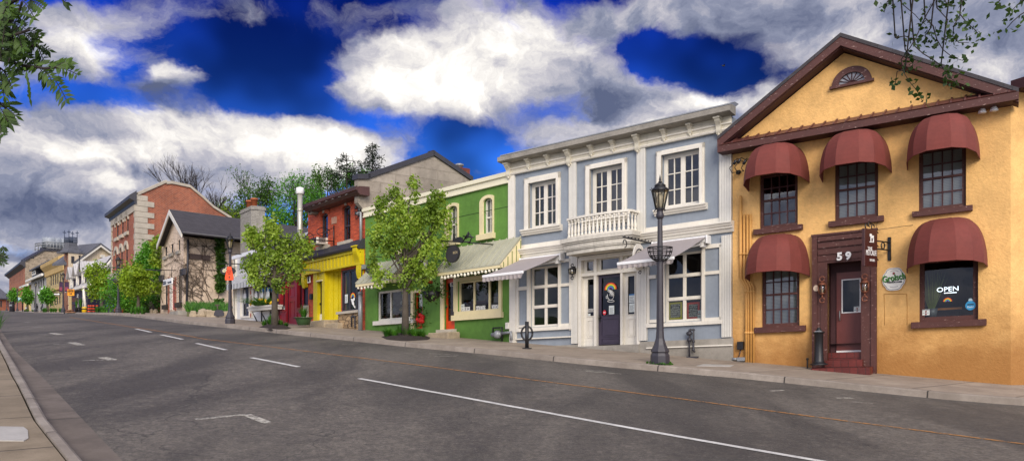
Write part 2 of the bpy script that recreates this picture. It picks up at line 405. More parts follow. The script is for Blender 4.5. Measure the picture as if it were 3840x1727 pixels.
M_yellowplaster = mat('pale yellow plaster', '#cfb878', .85, .15, .6)
M_slate = mat('slate grey', '#57585e', .7, .2, .8, kind='shingle', p=.3)
M_blind = mat('pale blind', '#cfccc4', .7, .05)
M_int = mat('dark room', '#4a4038', .9, .3, .8)
M_intV = mat('dim violet room', '#3c3550', .9, .3, .8)
M_glass = mat('window glass', kind='glass', tint='#cdd5d8')
M_glassD = mat('shop glass', kind='glass', fa=.035, fg=.5, tint='#b9c0c0')
M_glassL = mat('lamp glass', kind='glass', fa=.12, tint='#e8e4d8')
M_frost = mat('frosted lamp glass', '#b9b4a6', .35, .1)
M_pipeO = mat('painted conduit', '#cf9a52', .55, .15, 3.)
M_galv = mat('galvanised steel', '#8f9294', .45, .15, 3., metal=.3)
M_tile = mat('red quarry tile', '#6e2a22', .4, .25, 4., kind='brick', c2='#5a221c', mortar='#32211c', bw=.17, bh=.2, ms=.006)
M_copper = mat('aged copper', '#8a5540', .4, .3, 6., metal=.4)
M_brick_c = mat('terracotta', '#a85a34', .7, .2, 3.)
M_awn = mat('taupe awning fabric', '#9a9290', .85, .06, 2.)
M_awnU = mat('white awning metal', '#e4e4e2', .35, .04, 2.)
M_paper = mat('paper', '#d5dcd8', .7, .03)
M_ink = mat('dark ink', '#22262a', .7, .03)
M_whiteP = mat('white lettering', '#e8e8e4', .5, .03)
M_chalk = mat('chalk', '#cfcfc4', .8, .1)
M_board = mat('blackboard', '#1d1c1a', .7, .2)
M_signblk = mat('black sign board', '#1b1a1c', .45, .15)
M_signmar = mat('maroon sign board', '#43211f', .35, .1)
M_detour = mat('detour orange', '#f0521e', .5, .04)
M_amber = mat('amber sign', '#f09c10', .5, .04)
M_bulb = mat('clear bulb', '#e8e4d0', .15, .05)
M_neon = mat('white neon tube', '#f2f6ff', kind='emit', st=2.2)
M_soil = mat('mulch soil', '#2c211b', .95, .4, 5., bump=.03, bs=25)
M_bark = mat('grey brown bark', '#4e463c', .9, .3, 4., bump=.02, bs=18)
M_barkD = mat('dark bark', '#2f2823', .9, .3, 4., bump=.02, bs=18)
M_rock = mat('limestone boulder', '#a3947c', .9, .3, 1.8, bump=.05, bs=4)
M_leafY = mat('fresh leaves', '#86a828', kind='leaf', c2='#b4c43a')
M_leafT = mat('young leaves', '#86a834', kind='leaf', c2='#bccb58', cs=.9)
M_leafG = mat('bright foliage', '#5ca02c', kind='leaf', c2='#7cb02c', cs=.6)
M_leafD = mat('deep green foliage', '#4a7428', kind='leaf', c2='#6f8f3a', cs=.4)  # darker green as the leaves' own colour
M_leafK = mat('dark conifer needles', '#1c2c1a', kind='leaf', c2='#2c4224')
M_leafS = mat('overhanging leaves', '#38561a', kind='leaf', c2='#5f7f22')
M_grass = mat('blade leaves', '#3d7a20', kind='leaf', c2='#6f9a34', cs=4.)
M_ivy = mat('ivy leaves', '#3f6a20', kind='leaf', c2='#6a8a2c', cs=1.5)
M_red = mat('red petals', '#c81a10', .6, .2, 20.)
M_yel = mat('yellow petals', '#e0b81a', .6, .1, 20.)
def rainbow(fr, u, v, r, w, parent, name='rainbow', b=.14):
    cols = ['#d8402c', '#e8902a', '#e8d840', '#4aa04c', '#3a80c8', '#7a50a8']; o0 = None
    for i, c in enumerate(cols):
        ro, ri = r*(1-i*b), r*(1-(i+1)*b+.01)
        P = arc(u, v, ro, ro, 0, 180, 12); Q = arc(u, v, ri, ri, 0, 180, 12); mb = MB(fr)
        for j in range(12): mb.prism([P[j], P[j+1], Q[j+1], Q[j]], w, w+.004)
        o = mb.build('colour_band', mat('rainbow '+c, c, .5, .02), parent, uvm=False)
# ---------------------------------------------------------------- ground, road, pavements
WF = Frame((0, 0, 0), 0.)
def wv(p): return (p[0], p[2], -p[1])
def poly_ts(c, pts, dz):
    out = []
    for x, y in pts:
        P = hit(*px(c, x, y), dz); out.append(ts(P.x, P.y))
    out.sort(); return [a for a, b in out], [b for a, b in out]
_fac = sorted(ts((x-CX)/F*z, z) for x, y, z in _base); FT = [a for a, b in _fac]; FS = [b for a, b in _fac]
CRB = poly_ts('S', [(3840,1495),(3669,1493-9),(3400,1459),(3081,1426),(2815,1399),(2560,1378),(2196,1348),(1846,1311),(1560,1287),(1280,1259),(1080,1240),(893,1221),(692,1203),(590,1190),(484,1178),(330,1171)], 0)
GUT = poly_ts('S', [(447,1713),(315,1577),(186,1441),(52,1311),(8,1246)], -.13)
KO = poly_ts('S', [(298,1705),(179,1571),(56,1359),(10,1285)], 0); KI = poly_ts('S', [(261,1720),(141,1556),(45,1400),(6,1310)], 0)
def sfac(t): return lerp(FT, FS, t) if t > FT[0] else FS[0]+(t-FT[0])*.9*.9
def smooth(fn, k): return lambda t: sum(fn(t+d*k) for d in (-1, -.5, 0, .5, 1))/5
scurb0 = smooth(lambda t: lerp(*CRB, t) if t < CRB[0][-1] else CRB[1][-1]+(t-CRB[0][-1])*(lerp(FT, FS, t)-CRB[1][-1])*0, 1.)
_tc = CRB[0][-1]
def scurb(t):
    if t < 3: t = 3+(t-3)*.6
    s = scurb0(min(t, _tc))
    if t > _tc: s = s+(t-_tc)*(-.0) 
    return min(s, sfac(t)-.9) if t > 20 else s
def sgut(t): return lerp(*GUT, max(t, 6)) if t < GUT[0][-1] else GUT[1][-1]
def tsteps(a, b):
    o = [a]
    while o[-1] < b: o.append(o[-1]+max(.5, .5+abs(o[-1])*.03))
    return o
def strip(mb, f0, f1, z0, z1, T, n=1, bend=None):
    V = []; 
    for t in T:
        a, b = f0(t), f1(t)
        for k in range(n+1):
            q = k/n; X, Y = st(t, a+(b-a)*q); z = EYE+H(t)+z0+(z1-z0)*q+(bend(q) if bend else 0)
            V.append((X, z, -Y))
    m = n+1
    mb.add(V, [(i*m+k, i*m+k+1, (i+1)*m+k+1, (i+1)*m+k) for i in range(len(T)-1) for k in range(n)], True); return mb
def road_mat():
    m = bpy.data.materials.new('asphalt'); n = NT(m); ob = n('ShaderNodeTexCoord').outputs['Object']
    big = n.ramp(n.noise(n('ShaderNodeMapping', Vector=ob, Rotation=(0, 0, -math.atan2(TX, TY)), Scale=(.55, .16, 1)).outputs[0], 1., 6, .6, .4), .36, .66)
    mid = n.ramp(n.noise(ob, 3., 5, .7), .35, .7); fine = n.ramp(n.noise(ob, 15., 7, .92), .38, .62); agg = n.ramp(n.noise(ob, 34., 4, .9), .56, .66)
    c = n.mix(big, (.078, .065, .051, 1), (.235, .203, .160, 1))
    c = n.mix(n.math('MULTIPLY', mid, .35), c, (.07, .062, .056, 1)); c = n.mix(n.math('MULTIPLY', fine, .7), c, (.028, .026, .025, 1))
    c = n.mix(n.math('MULTIPLY', agg, .75), c, (.27, .25, .22, 1))
    c = n.mix(n.math('MULTIPLY', n.ramp(n.noise(ob, 5.5, 9, .95), .40, .60), .55), c, (.035, .03, .026, 1)); c = n.mix(n.math('MULTIPLY', n.ramp(n.noise(ob, 9., 8, .98), .56, .64), .4), c, (.36, .33, .28, 1))
    v = n('ShaderNodeTexVoronoi', dict(feature='DISTANCE_TO_EDGE'), Vector=n('ShaderNodeVectorMath', dict(operation='MULTIPLY_ADD'), i0=n('ShaderNodeTexNoise', Vector=ob, Scale=1.6, Detail=5.).outputs['Color'], i1=(1.2, 1.2, 0), i2=ob).outputs[0], Scale=.16)
    c = n.mix(n.math('MULTIPLY', n.ramp(v.outputs['Distance'], .0005, .0035, 1, 0), .5), c, (.015, .014, .013, 1))
    h = n.math('ADD', n.math('MULTIPLY', n.noise(ob, 60., 4, .8), 1.), n.math('MULTIPLY', mid, .2))
    b = n('ShaderNodeBsdfPrincipled', Base__Color=c, Roughness=.78, Normal=n('ShaderNodeBump', Strength=.75, Distance=.012, Height=h).outputs[0]); n.out(b.outputs[0]); return m
def pave_mat(name, col, dark, p, off=0.):
    m = bpy.data.materials.new(name); n = NT(m); ob = n('ShaderNodeTexCoord').outputs['Object']
    t = n('ShaderNodeVectorMath', dict(operation='DOT_PRODUCT'), i0=ob, i1=(TX, TY, 0)).outputs['Value']
    q = n.math('DIVIDE', n.math('ADD', t, off), p)
    fr = n.math('FRACT', q); line = n.ramp(n.math('ABSOLUTE', n.math('SUBTRACT', fr, .5)), .5-.02/p, .5-.005/p, 0, 1)
    cell = n('ShaderNodeTexWhiteNoise', dict(noise_dimensions='1D'), W=n.math('FLOOR', q)).outputs['Value']
    c = n.mix(n.ramp(n.noise(ob, 1.3, 7, .7), .3, .7), C(dark), C(col)); c = n.mix(n.math('MULTIPLY', cell, .35), c, C(dark))
    c = n.mix(n.math('MULTIPLY', n.ramp(n.noise(ob, 70., 3, .8), .4, .7), .3), c, C(dark, .6))
    c = n.mix(line, c, (.03, .026, .022, 1))
    h = n.math('SUBTRACT', n.math('MULTIPLY', n.noise(ob, 45., 4), .3), line)
    b = n('ShaderNodeBsdfPrincipled', Base__Color=c, Roughness=.82, Normal=n('ShaderNodeBump', Strength=.6, Distance=.01, Height=h).outputs[0]); n.out(b.outputs[0]); return m
M_road = road_mat(); M_pave = pave_mat('pavement concrete', '#a59786', '#85786a', 1.55); M_kerb = pave_mat('kerb concrete', '#a0968a', '#7b7166', 2.6, .4)
M_paveL = pave_mat('near pavement concrete', '#958670', '#756853', 1.9, .3); M_gutter = pave_mat('gutter concrete', '#7d7267', '#5c534a', 3.1, .9)
M_paint = mat('worn white paint', '#cfcdc6', .6, .35, 8., bump=.004, bs=80)
M_paintO = mat('worn orange paint', '#9c6a35', .7, .35, 10.)
def worn(name, col, lo):
    m = bpy.data.materials.new(name); n = NT(m); ob = n('ShaderNodeTexCoord').outputs['Object']
    k = n.ramp(n.math('ADD', n.math('MULTIPLY', n.noise(ob, 9., 6, .8), .7), n.math('MULTIPLY', n.noise(ob, 60., 2, .8), .3)), lo, lo+.06)
    b = n('ShaderNodeBsdfPrincipled', Base__Color=C(col), Roughness=.75); t = n('ShaderNodeBsdfTransparent')
    n.out(n('ShaderNodeMixShader', i0=k, i1=t.outputs[0], i2=b.outputs[0]).outputs[0]); return m
M_worn = worn('flaked white paint', '#b4afa2', .45); M_wornO = worn('flaked orange paint', '#a5743e', .44)
TT = tsteps(-14, 430)
g = MB(WF)
Tg = [x for x in tsteps(-60, 900)]
V = []; SS = [-400, -120, -40, -12, 0, 12, 25, 45, 120, 400]
for t in Tg:
    for s in SS:
        X, Y = st(t, s); V.append((X, EYE+H(min(max(t, -40), 420))-.45, -Y))
m_ = len(SS); g.add(V, [(i*m_+k, i*m_+k+1, (i+1)*m_+k+1, (i+1)*m_+k) for i in range(len(Tg)-1) for k in range(m_-1)], True)
M_dirt = mat('yard ground', '#5a5a3c', .95, .4, .3)
tag(g.build('ground', M_dirt, recalc=False), None, None, kind='structure')
crown = lambda q: .07*math.sin(math.pi*q)
tag(strip(MB(WF), sgut, lambda t: scurb(t)+.02, -.13, -.13, TT, 10, crown).build('road', M_road, recalc=False), None, None, kind='structure')
tag(strip(MB(WF), lambda t: scurb(t)+.16, lambda t: sfac(t)+3.5, 0, 0, TT, 3).build('pavement', M_pave, recalc=False), None, None, kind='structure')
kb = MB(WF); rng = random.Random(5)
prof = [(-.0, -.16), (.02, -.01), (.05, .006), (.16, .006)]; V = []
for t in TT:
    dzr = rng.uniform(-.006, .006)
    for ds, dz in prof:
        X, Y = st(t, scurb(t)+ds); V.append((X, EYE+H(t)+dz+(dzr if dz > 0 else 0), -Y))
kb.add(V, [(i*4+k, i*4+k+1, i*4+k+5, i*4+k+4) for i in range(len(TT)-1) for k in range(3)])
tag(kb.build('kerb', M_kerb, recalc=False), None, None, kind='structure')
sKO = lambda t: lerp(*KO, max(t, 6)) if t < KO[0][-1] else KO[1][-1]
sKI = lambda t: min(lerp(*KI, max(t, 6)) if t < KI[0][-1] else KI[1][-1], sKO(t)-.12)
TL = [t for t in TT if t < 120]
tag(strip(MB(WF), sKO, sgut, -.125, -.126, TL, 2).build('gutter', M_gutter, recalc=False), None, None, kind='structure')
kb = MB(WF); V = []
for t in TL:
    for s_, dz in ((sKO(t)+.02, -.13), (sKO(t), -.02), (sKO(t)-.03, 0), (sKI(t)+.01, .0), (sKI(t), -.03)):
        X, Y = st(t, s_); V.append((X, EYE+H(t)+dz, -Y))
kb.add(V, [(i*5+k, i*5+k+1, i*5+k+6, i*5+k+5) for i in range(len(TL)-1) for k in range(4)])
tag(kb.build('near_kerb', M_kerb, recalc=False), None, None, kind='structure')
tag(strip(MB(WF), lambda t: sKI(t)-9, lambda t: sKI(t)-.025, -.005, -.005, TL, 4).build('near_pavement', M_paveL, recalc=False), None, None, kind='structure')
def roadz(t, s):
    a, b = sgut(t), scurb(t)+.02; q = min(1, max(0, (s-a)/(b-a))); return EYE+H(t)-.13+.07*math.sin(math.pi*q)
def mark(name, pts, wid, m, c='S', lab=None, ext=None, group=None):
    P = [hit(*px(c, *p), -.08) for p in pts]; Q = []
    for a, b in zip(P[:-1], P[1:]):
        n = max(1, int((b-a).length/.6)); Q += [a.lerp(b, i/n) for i in range(n)]
    Q.append(P[-1]); 
    if ext: d = (Q[-1]-Q[-2]).normalized(); Q += [Q[-1]+d*ext*(i+1)/8 for i in range(8)]
    mb = MB(WF); V = []
    for i, p in enumerate(Q):
        d = Q[min(i+1, len(Q)-1)]-Q[max(i-1, 0)]; d = Vector((d.x, d.y, 0)).normalized(); nr = Vector((-d.y, d.x, 0))*wid/2
        for e in (p+nr, p-nr): V.append((e.x, roadz(*ts(e.x, e.y))+.007, -e.y))
    mb.add(V, [(2*i, 2*i+1, 2*i+3, 2*i+2) for i in range(len(Q)-1)])
    o = mb.build(name, m, recalc=False); o['kind'] = 'structure'; return o
mark('lane_line', [(1347,1422),(1900,1524),(2560,1644),(3037,1727)], .11, M_paint, ext=6)
for a, b in (((942,1343),(1121,1378)), ((737,1289),(847,1314)), ((605,1257),(684,1274)), ((509,1234),(566,1247))): mark('lane_dash', [a, b], .12, M_paint)
mark('centre_line', [(262,1190),(491,1227),(774,1274),(1280,1335),(1900,1414),(2560,1498),(3200,1584),(3840,1668)], .085, M_wornO, ext=5)
for pts, w in (([(985,940),(1240,920)], .1), ([(1240,920),(1350,962)], .13), ([(415,648),(525,646)], .08), ([(515,634),(572,648)], .2), ([(270,568),(360,566)], .06), ([(360,560),(413,574)], .2),
               ([(195,517),(270,517)], .06), ([(262,513),(302,522)], .22), ([(160,483),(215,484)], .1), ([(120,458),(150,460)], .12)): mark('parking_mark', pts, w, M_worn, 'Z6')
for pts, w in (([(440,615),(590,622)], .05), ([(470,630),(580,628)], .06), ([(1180,693),(1330,703)], .04), ([(1230,703),(1410,717)], .07), ([(0,568),(60,568)], .06)): mark('parking_mark', pts, w, M_worn, 'Z7')
for pts, w in (([(770,838),(855,836)], .12), ([(440,803),(510,798)], .08), ([(855,858),(960,866)], .03), ([(0,712),(140,722)], .05)): mark('parking_mark', pts, w, M_worn, 'Z8')
# utility covers let into the pavements
def slab(name, c, pts, m, dz=.006, lab=None, cat=None):
    P = [hit(*px(c, *p)) for p in pts]; mb = MB(WF); n = len(P)
    V = [(p.x, p.z+dz, -p.y) for p in P]+[(p.x, p.z-.05, -p.y) for p in P]
    mb.add(V, [tuple(range(n))]+[(i, (i+1) % n, n+(i+1) % n, n+i) for i in range(n)]); o = mb.build(name, m)
    if lab: tag(o, lab, cat)
    return o
M_cover = mat('pale utility cover', '#a9a59e', .7, .15, 3.)
slab('utility_cover', 'Z6', [(-60,985),(118,988),(140,1005),(143,1045),(120,1058),(-60,1056)], M_cover, .006, 'pale rounded utility cover in the near left pavement', 'cover')
slab('utility_cover', 'Z8', [(105,672),(258,677),(240,685),(70,681)], M_cover, .008, 'pale flat utility cover in the pavement before the ochre building', 'cover')
# ---------------------------------------------------------------- facades
O = Fac(2745,3790,19.9,-2404,1475); B = Fac(1910,2745,24.1,-2000,1465); G = Fac(1369,1910,29.6,-996,1384); R = Fac(1155,1369,33.2,-600,1370)
RS = Fac(1036,1155,36.6,-120,1252); WS = Fac(883,1036,42.2,-120,1252); ST = Fac(602,689,59.6,-25,1244)
print('W', [round(x.W, 2) for x in (O, B, G, R, RS, WS, ST)], 'Zr', [round(x.Zr, 1) for x in (O, B, G, R, RS, WS, ST)])
def boxes(fr, mb, L, w0, w1):
    for l in L: r = fr.R(*l); mb.box(*r, w0, w1)
    return mb
# ======== ochre stucco building (number 59)
ob_ = thing('stucco_building', 'ochre stucco two storey building with maroon gable, right end of row', 'building', O, O.W/2)
vE = O.q('Z5', 600, 638)[1]; W = O.W
aw, al, ar_ = O.q('Z5', 365, 165, .45), O.q('S2', 750, 283, .45), O.q('Z5', 1262, 442, .45)
ops = []
W1 = O.R('S5', 390, 768, 330, 872); W2 = O.R('S5', 1133, 1562, 205, 790); W3 = O.R('S8', 90, 277, 178, 424)
W4 = O.R('S6', 322, 617, 290, 750); W5 = O.R('S8', 92, 325, 615, 865)
D0 = O.R('S7', 163, 408, 312, 1012)
D0 = (D0[0], D0[1], O.q('S7', 285, 1062)[1], D0[3])
ops = [W1, W2, W3, W4, W5, D0]
w_ = MB(O); wall(w_, 0, W, -1.2, vE, [o if o is not D0 else (D0[0], D0[1], D0[2], D0[3]) for o in ops], .25)
shell(w_, 0, W, -1.2, vE, 12)
ap = (aw[0], aw[1]-.35)
lv = lambda u: ap[1]-(ap[0]-u)*(aw[1]-al[1])/(aw[0]-al[0]) if u < ap[0] else ap[1]-(u-ap[0])*(aw[1]-ar_[1])/(ar_[0]-aw[0])
w_.quad((0, vE, 0), (W, vE, 0), (W, max(vE, lv(W)), 0), (ap[0], ap[1], 0), (0, max(vE, lv(0)), 0))
w_.build('wall', M_orange, ob_, recalc=False)
M_scar = mat('scarred render edge', '#a97a3a', .9, .3, 4.)
rf = MB(O)
for a, b in ((al, aw), (aw, ar_)): rf.prism([a, b, (b[0], b[1]-.09), (a[0], a[1]-.09)], -12.2, .47)
rf_o = rf.build('roof', M_shingleD, ob_)
rk = MB(O)
for a, b in ((al, aw), (aw, ar_)): rk.prism([(a[0], a[1]-.091), (b[0], b[1]-.091), (b[0], b[1]-.3), (a[0], a[1]-.3)], .37, .45)
rk.build('rake_board', M_maroon, ob_)
rk = MB(O)
for a, b in ((al, aw), (aw, ar_)): rk.prism([(a[0], a[1]-.24), (b[0], b[1]-.24), (b[0], b[1]-.32), (a[0], a[1]-.32)], .0, .368)
rk.build('rake_soffit', M_maroonD, ob_)
f0, f1 = O.q('Z5', 600, 615, .5)[1], O.q('Z5', 600, 580, .5)[1]; vt = O.q('Z5', 600, 562, 0)[1]
uL, uR = al[0]+.02, ar_[0]
MB(O).box(uL, uR, f0, f1, .44, .5).build('eave_fascia', M_maroon, ob_)
MB(O).box(uL, uR-.07, f0-.005, f0+.03, .0, .435).build('eave_soffit', M_maroonD, ob_)
tl = MB(O).extr([(.49, f1), (.52, f1+.02), (.0, vt+.02), (.0, vt-.05)], uL+.05, uR-.05)
n = int((uR-uL)/.27)
for i in range(n):
    u = uL+.1+i*.27; tl.extr([(.515, f1+.018), (.515, f1+.055), (.0, vt+.06), (.0, vt+.02)], u, u+.035)
tl.build('pent_tiles', M_rtile, ob_)
# semicircular attic window
bl, br, tp = O.q('Z5', 315, 455), O.q('Z5', 532, 408), O.q('Z5', 420, 338)
uc, hw = (bl[0]+br[0])/2, (br[0]-bl[0])/2-.04; vb = (bl[1]+br[1])/2; hh = tp[1]-vb
m = MB(O); P = arc(uc, vb+.06, hw, hh-.06, 0, 180, 20); Q = arc(uc, vb+.06, hw-.15, hh-.2, 0, 180, 20)
for i in range(20): m.prism([P[i], P[i+1], Q[i+1], Q[i]], -.02, .07)
m.box(uc-hw-.05, uc+hw+.05, vb, vb+.06, -.02, .1)
aw_o = m.build('attic_window', M_maroon, ob_)
m = MB(O); m.add([(uc, vb+.06, .01)]+[(a, b, .01) for a, b in Q], [(0, i+1, i+2) for i in range(20)]); m.build('pane', mat('attic glass', '#8d8f96', .12, .5, 6.), aw_o)
m = MB(O)
for i in range(1, 8):
    t = math.pi*i/8; m.tube([(uc, vb+.07, .02), (uc+(hw-.16)*math.cos(t), vb+.06+(hh-.21)*math.sin(t), .02)], .012, 4)
m.build('glazing_bar', M_maroonD, aw_o)
def q1(c, x, y): return O.q(c, x, y)[1]
window(O, ob_, W1, M_maroon, M_glass, 4, 2, .1, .08, .03, rail=q1('S5', 577, 592), sill=(.13, .14, .12), mbar=M_maroonD)
window(O, ob_, W2, M_maroon, M_glass, 4, 2, .1, .08, .03, rail=q1('S5', 1350, 483), sill=(.13, .14, .12), mbar=M_maroonD, blind=True)
window(O, ob_, W3, M_maroon, M_glass, 4, 2, .1, .08, .03, rail=q1('S8', 183, 297), sill=(.13, .13, .12), mbar=M_maroonD, blind=True)
window(O, ob_, W4, M_maroon, M_glass, 4, 2, .1, .08, .03, rail=q1('S6', 470, 500), sill=(.16, .15, .12), mbar=M_maroonD, blind=True)
window(O, ob_, W5, M_maroon, M_glassD, 1, 1, .12, .10, sill=(.16, .15, .12))
room(O, ob_, .1, W-.1, W4[2]-.5, W4[3]+.3, M_int, 3., -.26); room(O, ob_, .1, W-.1, W1[2]-.4, vE-.05, M_int, 3., -.26)
# door surround
m = MB(O); so, si = O.q('S7', 55, 600)[0], O.q('S7', 520, 600)[0]; top = O.q('S7', 230, 115)[1]
bv = O.q('S7', 290, 1130)[1]-.1
m.box(so, D0[0]-.0, bv, D0[3], .0, .09); m.box(D0[1], si, bv-.15, D0[3], .0, .09)
m.box(so, si, D0[3], top, .0, .09); m.build('door_surround', M_maroon, ob_)
m = MB(O); hgt = top-D0[3]
for i in range(4): m.box(so+.14, si-.1, D0[3]+hgt*(.08+i*.24), D0[3]+hgt*(.08+i*.24)+hgt*.16, .092, .112+.01*i)
m.box(so-.02, si+.02, top, top+.05, .0, .13); m.box(so, so+.12, bv, top-.002, .091, .12); m.box(si-.12, si, bv-.1, top-.002, .091, .12)
m.box(so+.2, D0[0]-.05, bv+.6, D0[3]-.15, .092, .105); m.build('door_moulding', M_maroon, ob_)
dw = -.42
m = MB(O); m.box(D0[0]-.02, D0[0]+.0, D0[2]-.2, D0[3], dw, -.001); dr = O.R('S7', 228, 412, 385, 957, dw)
m.quad((D0[0], D0[2]-.3, dw-.05), (D0[0], D0[3], dw-.05), (D0[0], D0[3], -.2), (D0[0], D0[2]-.3, -.2)).quad((D0[1], D0[2]-.3, dw-.05), (D0[1], D0[3], dw-.05), (D0[1], D0[3], -.2), (D0[1], D0[2]-.3, -.2))
m.quad((D0[0], D0[3]-.002, dw-.05), (D0[1], D0[3]-.002, dw-.05), (D0[1], D0[3]-.002, 0), (D0[0], D0[3]-.002, 0))
m.box(D0[0], D0[1], dr[3], D0[3], dw-.06, dw-.02); m.box(D0[0], dr[0], D0[2]-.2, dr[3], dw-.06, dw-.0)
m.build('door_recess', M_maroonD, ob_)
d1 = max(dr[1], D0[1]-.01)
gr = O.R('S7', 263, 402, 434, 680, dw+.04)
m = MB(O); wall(m, dr[0], d1, dr[2], dr[3], [gr], .05, dw+.035); do = m.build('door', M_maroon2, ob_)
m = MB(O); m.frame(gr, .025, dw, dw+.05); m.build('glass_trim', M_awnU, do)
MB(O).quad(*[(a, b, dw+.02) for a, b in ((gr[0], gr[2]), (gr[1], gr[2]), (gr[1], gr[3]), (gr[0], gr[3]))]).build('pane', M_glassD, do)
h0 = O.q('S7', 250, 668, dw+.08); h1 = O.q('S7', 250, 732, dw+.08)
MB(O).tube([(h0[0], h0[1], dw+.03), (h0[0], h0[1], dw+.1), (h1[0], h1[1], dw+.1), (h1[0], h1[1], dw+.03)], .014, 6).build('handle', M_galv, do)
MB(O).box(dr[0], d1, dr[2]-.03, dr[2]+.02, dw, dw+.06).build('threshold', M_awnU, do)
# tiled steps
sv = [O.q('S7', 290, y)[1] for y in (968, 1018, 1067)]
s0, s1, s2 = O.R('S7', 195, 412, 960, 1000, -.1), O.R('S7', 150, 414, 1000, 1060, .1), O.R('S7', 50, 476, 1060, 1100, .45)
vv = dr[2]-.02; st_h = .17; bt = bv-.5
m = MB(O); m.box(D0[0]+.01, D0[1]-.0, bt, vv, dw-.02, -.0); m.box(s1[0], s1[1]+.02, bt, vv-st_h, .0, .28); m.box(s2[0], s2[1], bt, vv-2*st_h, .0, .62)
m.build('doorstep', M_tile, ob_)
# side wall window and eave
OSd = Frame(O.T(W, 0), O.ang+math.radians(52), 0.)
m = MB(OSd).quad((0, -1.5, 0), (9, -1.5, 0), (9, vE+O.g*W, 0), (0, vE+O.g*W, 0)); m.build('side_wall', M_orange, ob_, recalc=False)
m = MB(OSd).box(.0, 9, vE+O.g*W-.02, vE+O.g*W+.2, .0, .5); m.build('side_eave', M_maroonD, ob_); MB(OSd).box(.25, 9, vE+O.g*W-.03, vE+O.g*W+.3, .5, .55).build('side_fascia', M_maroon, ob_)
sw = (1.0, 2.2, W3[2]+O.g*W-.1, W3[3]+O.g*W+.1)
m = MB(OSd); m.frame(sw, .1, .0, .06); so_ = m.build('window', M_maroon, ob_); MB(OSd).box(sw[0]+.1, sw[1]-.1, sw[2]+.1, sw[3]-.1, .0, .02).build('pane', mat('dim side glass', '#2c2c30', .08, .2), so_)
MB(OSd).box(sw[0]-.15, sw[1]+.15, sw[2]-.15, sw[2], .0, .16).build('sill', M_maroon, so_)
# render scars below the oval sign
m = MB(O)
for L in ([(570,545),(575,700),(573,770)], [(735,545),(738,640),(737,765)], [(570,545),(650,543),(735,545)]):
    m.tube([(*O.q('S7', x, y), .0) for x, y in L], .007, 4)
m.build('render_crack', M_scar, ob_)
# dome awnings
def dome(label, c, att, right, apex, group='dark red dome awnings', d=1.3, k=1.13):
    a0, a1 = O.q(c, *att), O.q(c, *right); uc = (a0[0]+a1[0])/2; a = (a1[0]-a0[0])/2*k; v0 = a0[1]; h = O.q(c, *apex)[1]-v0
    t = thing('dome_awning', label, 'awning', O, uc, v0, 0, group); m = MB(O); NT_, NP = 7, 12; V = []
    for j in range(NP+1):
        ph = math.pi/2*j/NP; cc, ss = math.cos(ph)**.5, math.sin(ph)
        for i in range(NT_+1):
            th = math.pi*i/NT_; ct, sn = math.cos(th), math.sin(th)
            V.append((uc-a*cc*math.copysign(abs(ct)**.75, ct), v0+.13*sn*(1-ss)+h*ss, .02+d*cc*sn**.8))
    q = NT_+1; m.add(V, [(j*q+i, j*q+i+1, (j+1)*q+i+1, (j+1)*q+i) for j in range(NP) for i in range(NT_)])
    cv = m.build('canopy', M_canvas, t, recalc=False)
    md = cv.modifiers.new('s', 'SOLIDIFY'); md.thickness = .012
    m = MB(O)
    for i in range(NT_+1): m.tube([(V[j*q+i][0], V[j*q+i][1], V[j*q+i][2]-.004) for j in range(NP+1)], .004, 4)
    m.tube([V[i] for i in range(q)], .012, 5); j = 9
    m.tube([V[j*q+i] for i in range(q)], .004, 4); m.build('rib', M_canvas, t)
dome('dark red dome awning over the upper left window of the ochre building', 'S5', (320,515), (850,455), (560,88))
dome('dark red dome awning over the upper middle window of the ochre building', 'Z5', (295,915), (602,880), (430,680))
dome('dark red dome awning over the upper right window of the ochre building', 'Z5', (722,852), (1045,812), (865,605))
dome('dark red dome awning over the lower left window, beside the conduits', 'S6', (262,398), (672,380), (460,48))
dome('dark red dome awning over the big shop window with the neon sign', 'S8', (62,676), (343,664), (185,470))
# numerals, lanterns, signs on the ochre wall
p = O.q('S7', 280, 272, .14); t = thing('house_number', 'flaking white number 59 above the maroon door', 'number', O, p[0], p[1], .14)
text(O, '5 9', p[0], p[1], .15, .25, M_whiteP, t, ext=.01, bold=.012)
def lantern(label, c, x, yt, yb, mb_body, group=None, w=.14, fr=O, wr=.11):
    a = fr.q(c, x, yt, w); b = fr.q(c, x, yb, w); h = a[1]-b[1]; u, v0 = a[0], b[1]
    t = thing('wall_lantern', label, 'lantern', fr, u, v0, w-.1, group); m = MB(fr); q = w
    m.lathe((u, v0+h*.30, q), [(.02, 0), (.05, .02), (wr*.8, h*.08)], 6); m.lathe((u, v0+h*.68, q), [(wr*1.05, 0), (wr*.7, h*.06), (.02, h*.12)], 6)
    for k in range(6):
        t_ = math.pi*(k+.5)/3; m.tube([(u+wr*.75*math.cos(t_), v0+h*.37, q+wr*.75*math.sin(t_)), (u+wr*.95*math.cos(t_), v0+h*.69, q+wr*.95*math.sin(t_))], .008, 4)
    for cy, r in ((.9, h*.09), (.12, h*.09)): m.tube([(u+r*math.cos(z), v0+h*cy+r*math.sin(z), q) for z in [k*math.pi/6 for k in range(12)]], .014, 5)
    m.tube([(u, v0+h*.8, q), (u, v0+h*.84, q-.1)], .015, 5); m.box(u-.04, u+.04, v0+h*.5, v0+h*.86, q-.13, q-.105); m.tube([(u, v0+h*.2, q), (u, v0+h*.31, q)], .018, 6)
    m.build('bracket', mb_body, t); MB(fr).lathe((u, v0+h*.38, q), [(wr*.7, 0), (wr*.9, h*.3)], 6).build('lamp_glass', M_glassL, t)
    MB(fr).lathe((u, v0+h*.36, q), [(.022, 0), (.026, h*.12), (.004, h*.2)], 8).build('bulb', M_frost, t)
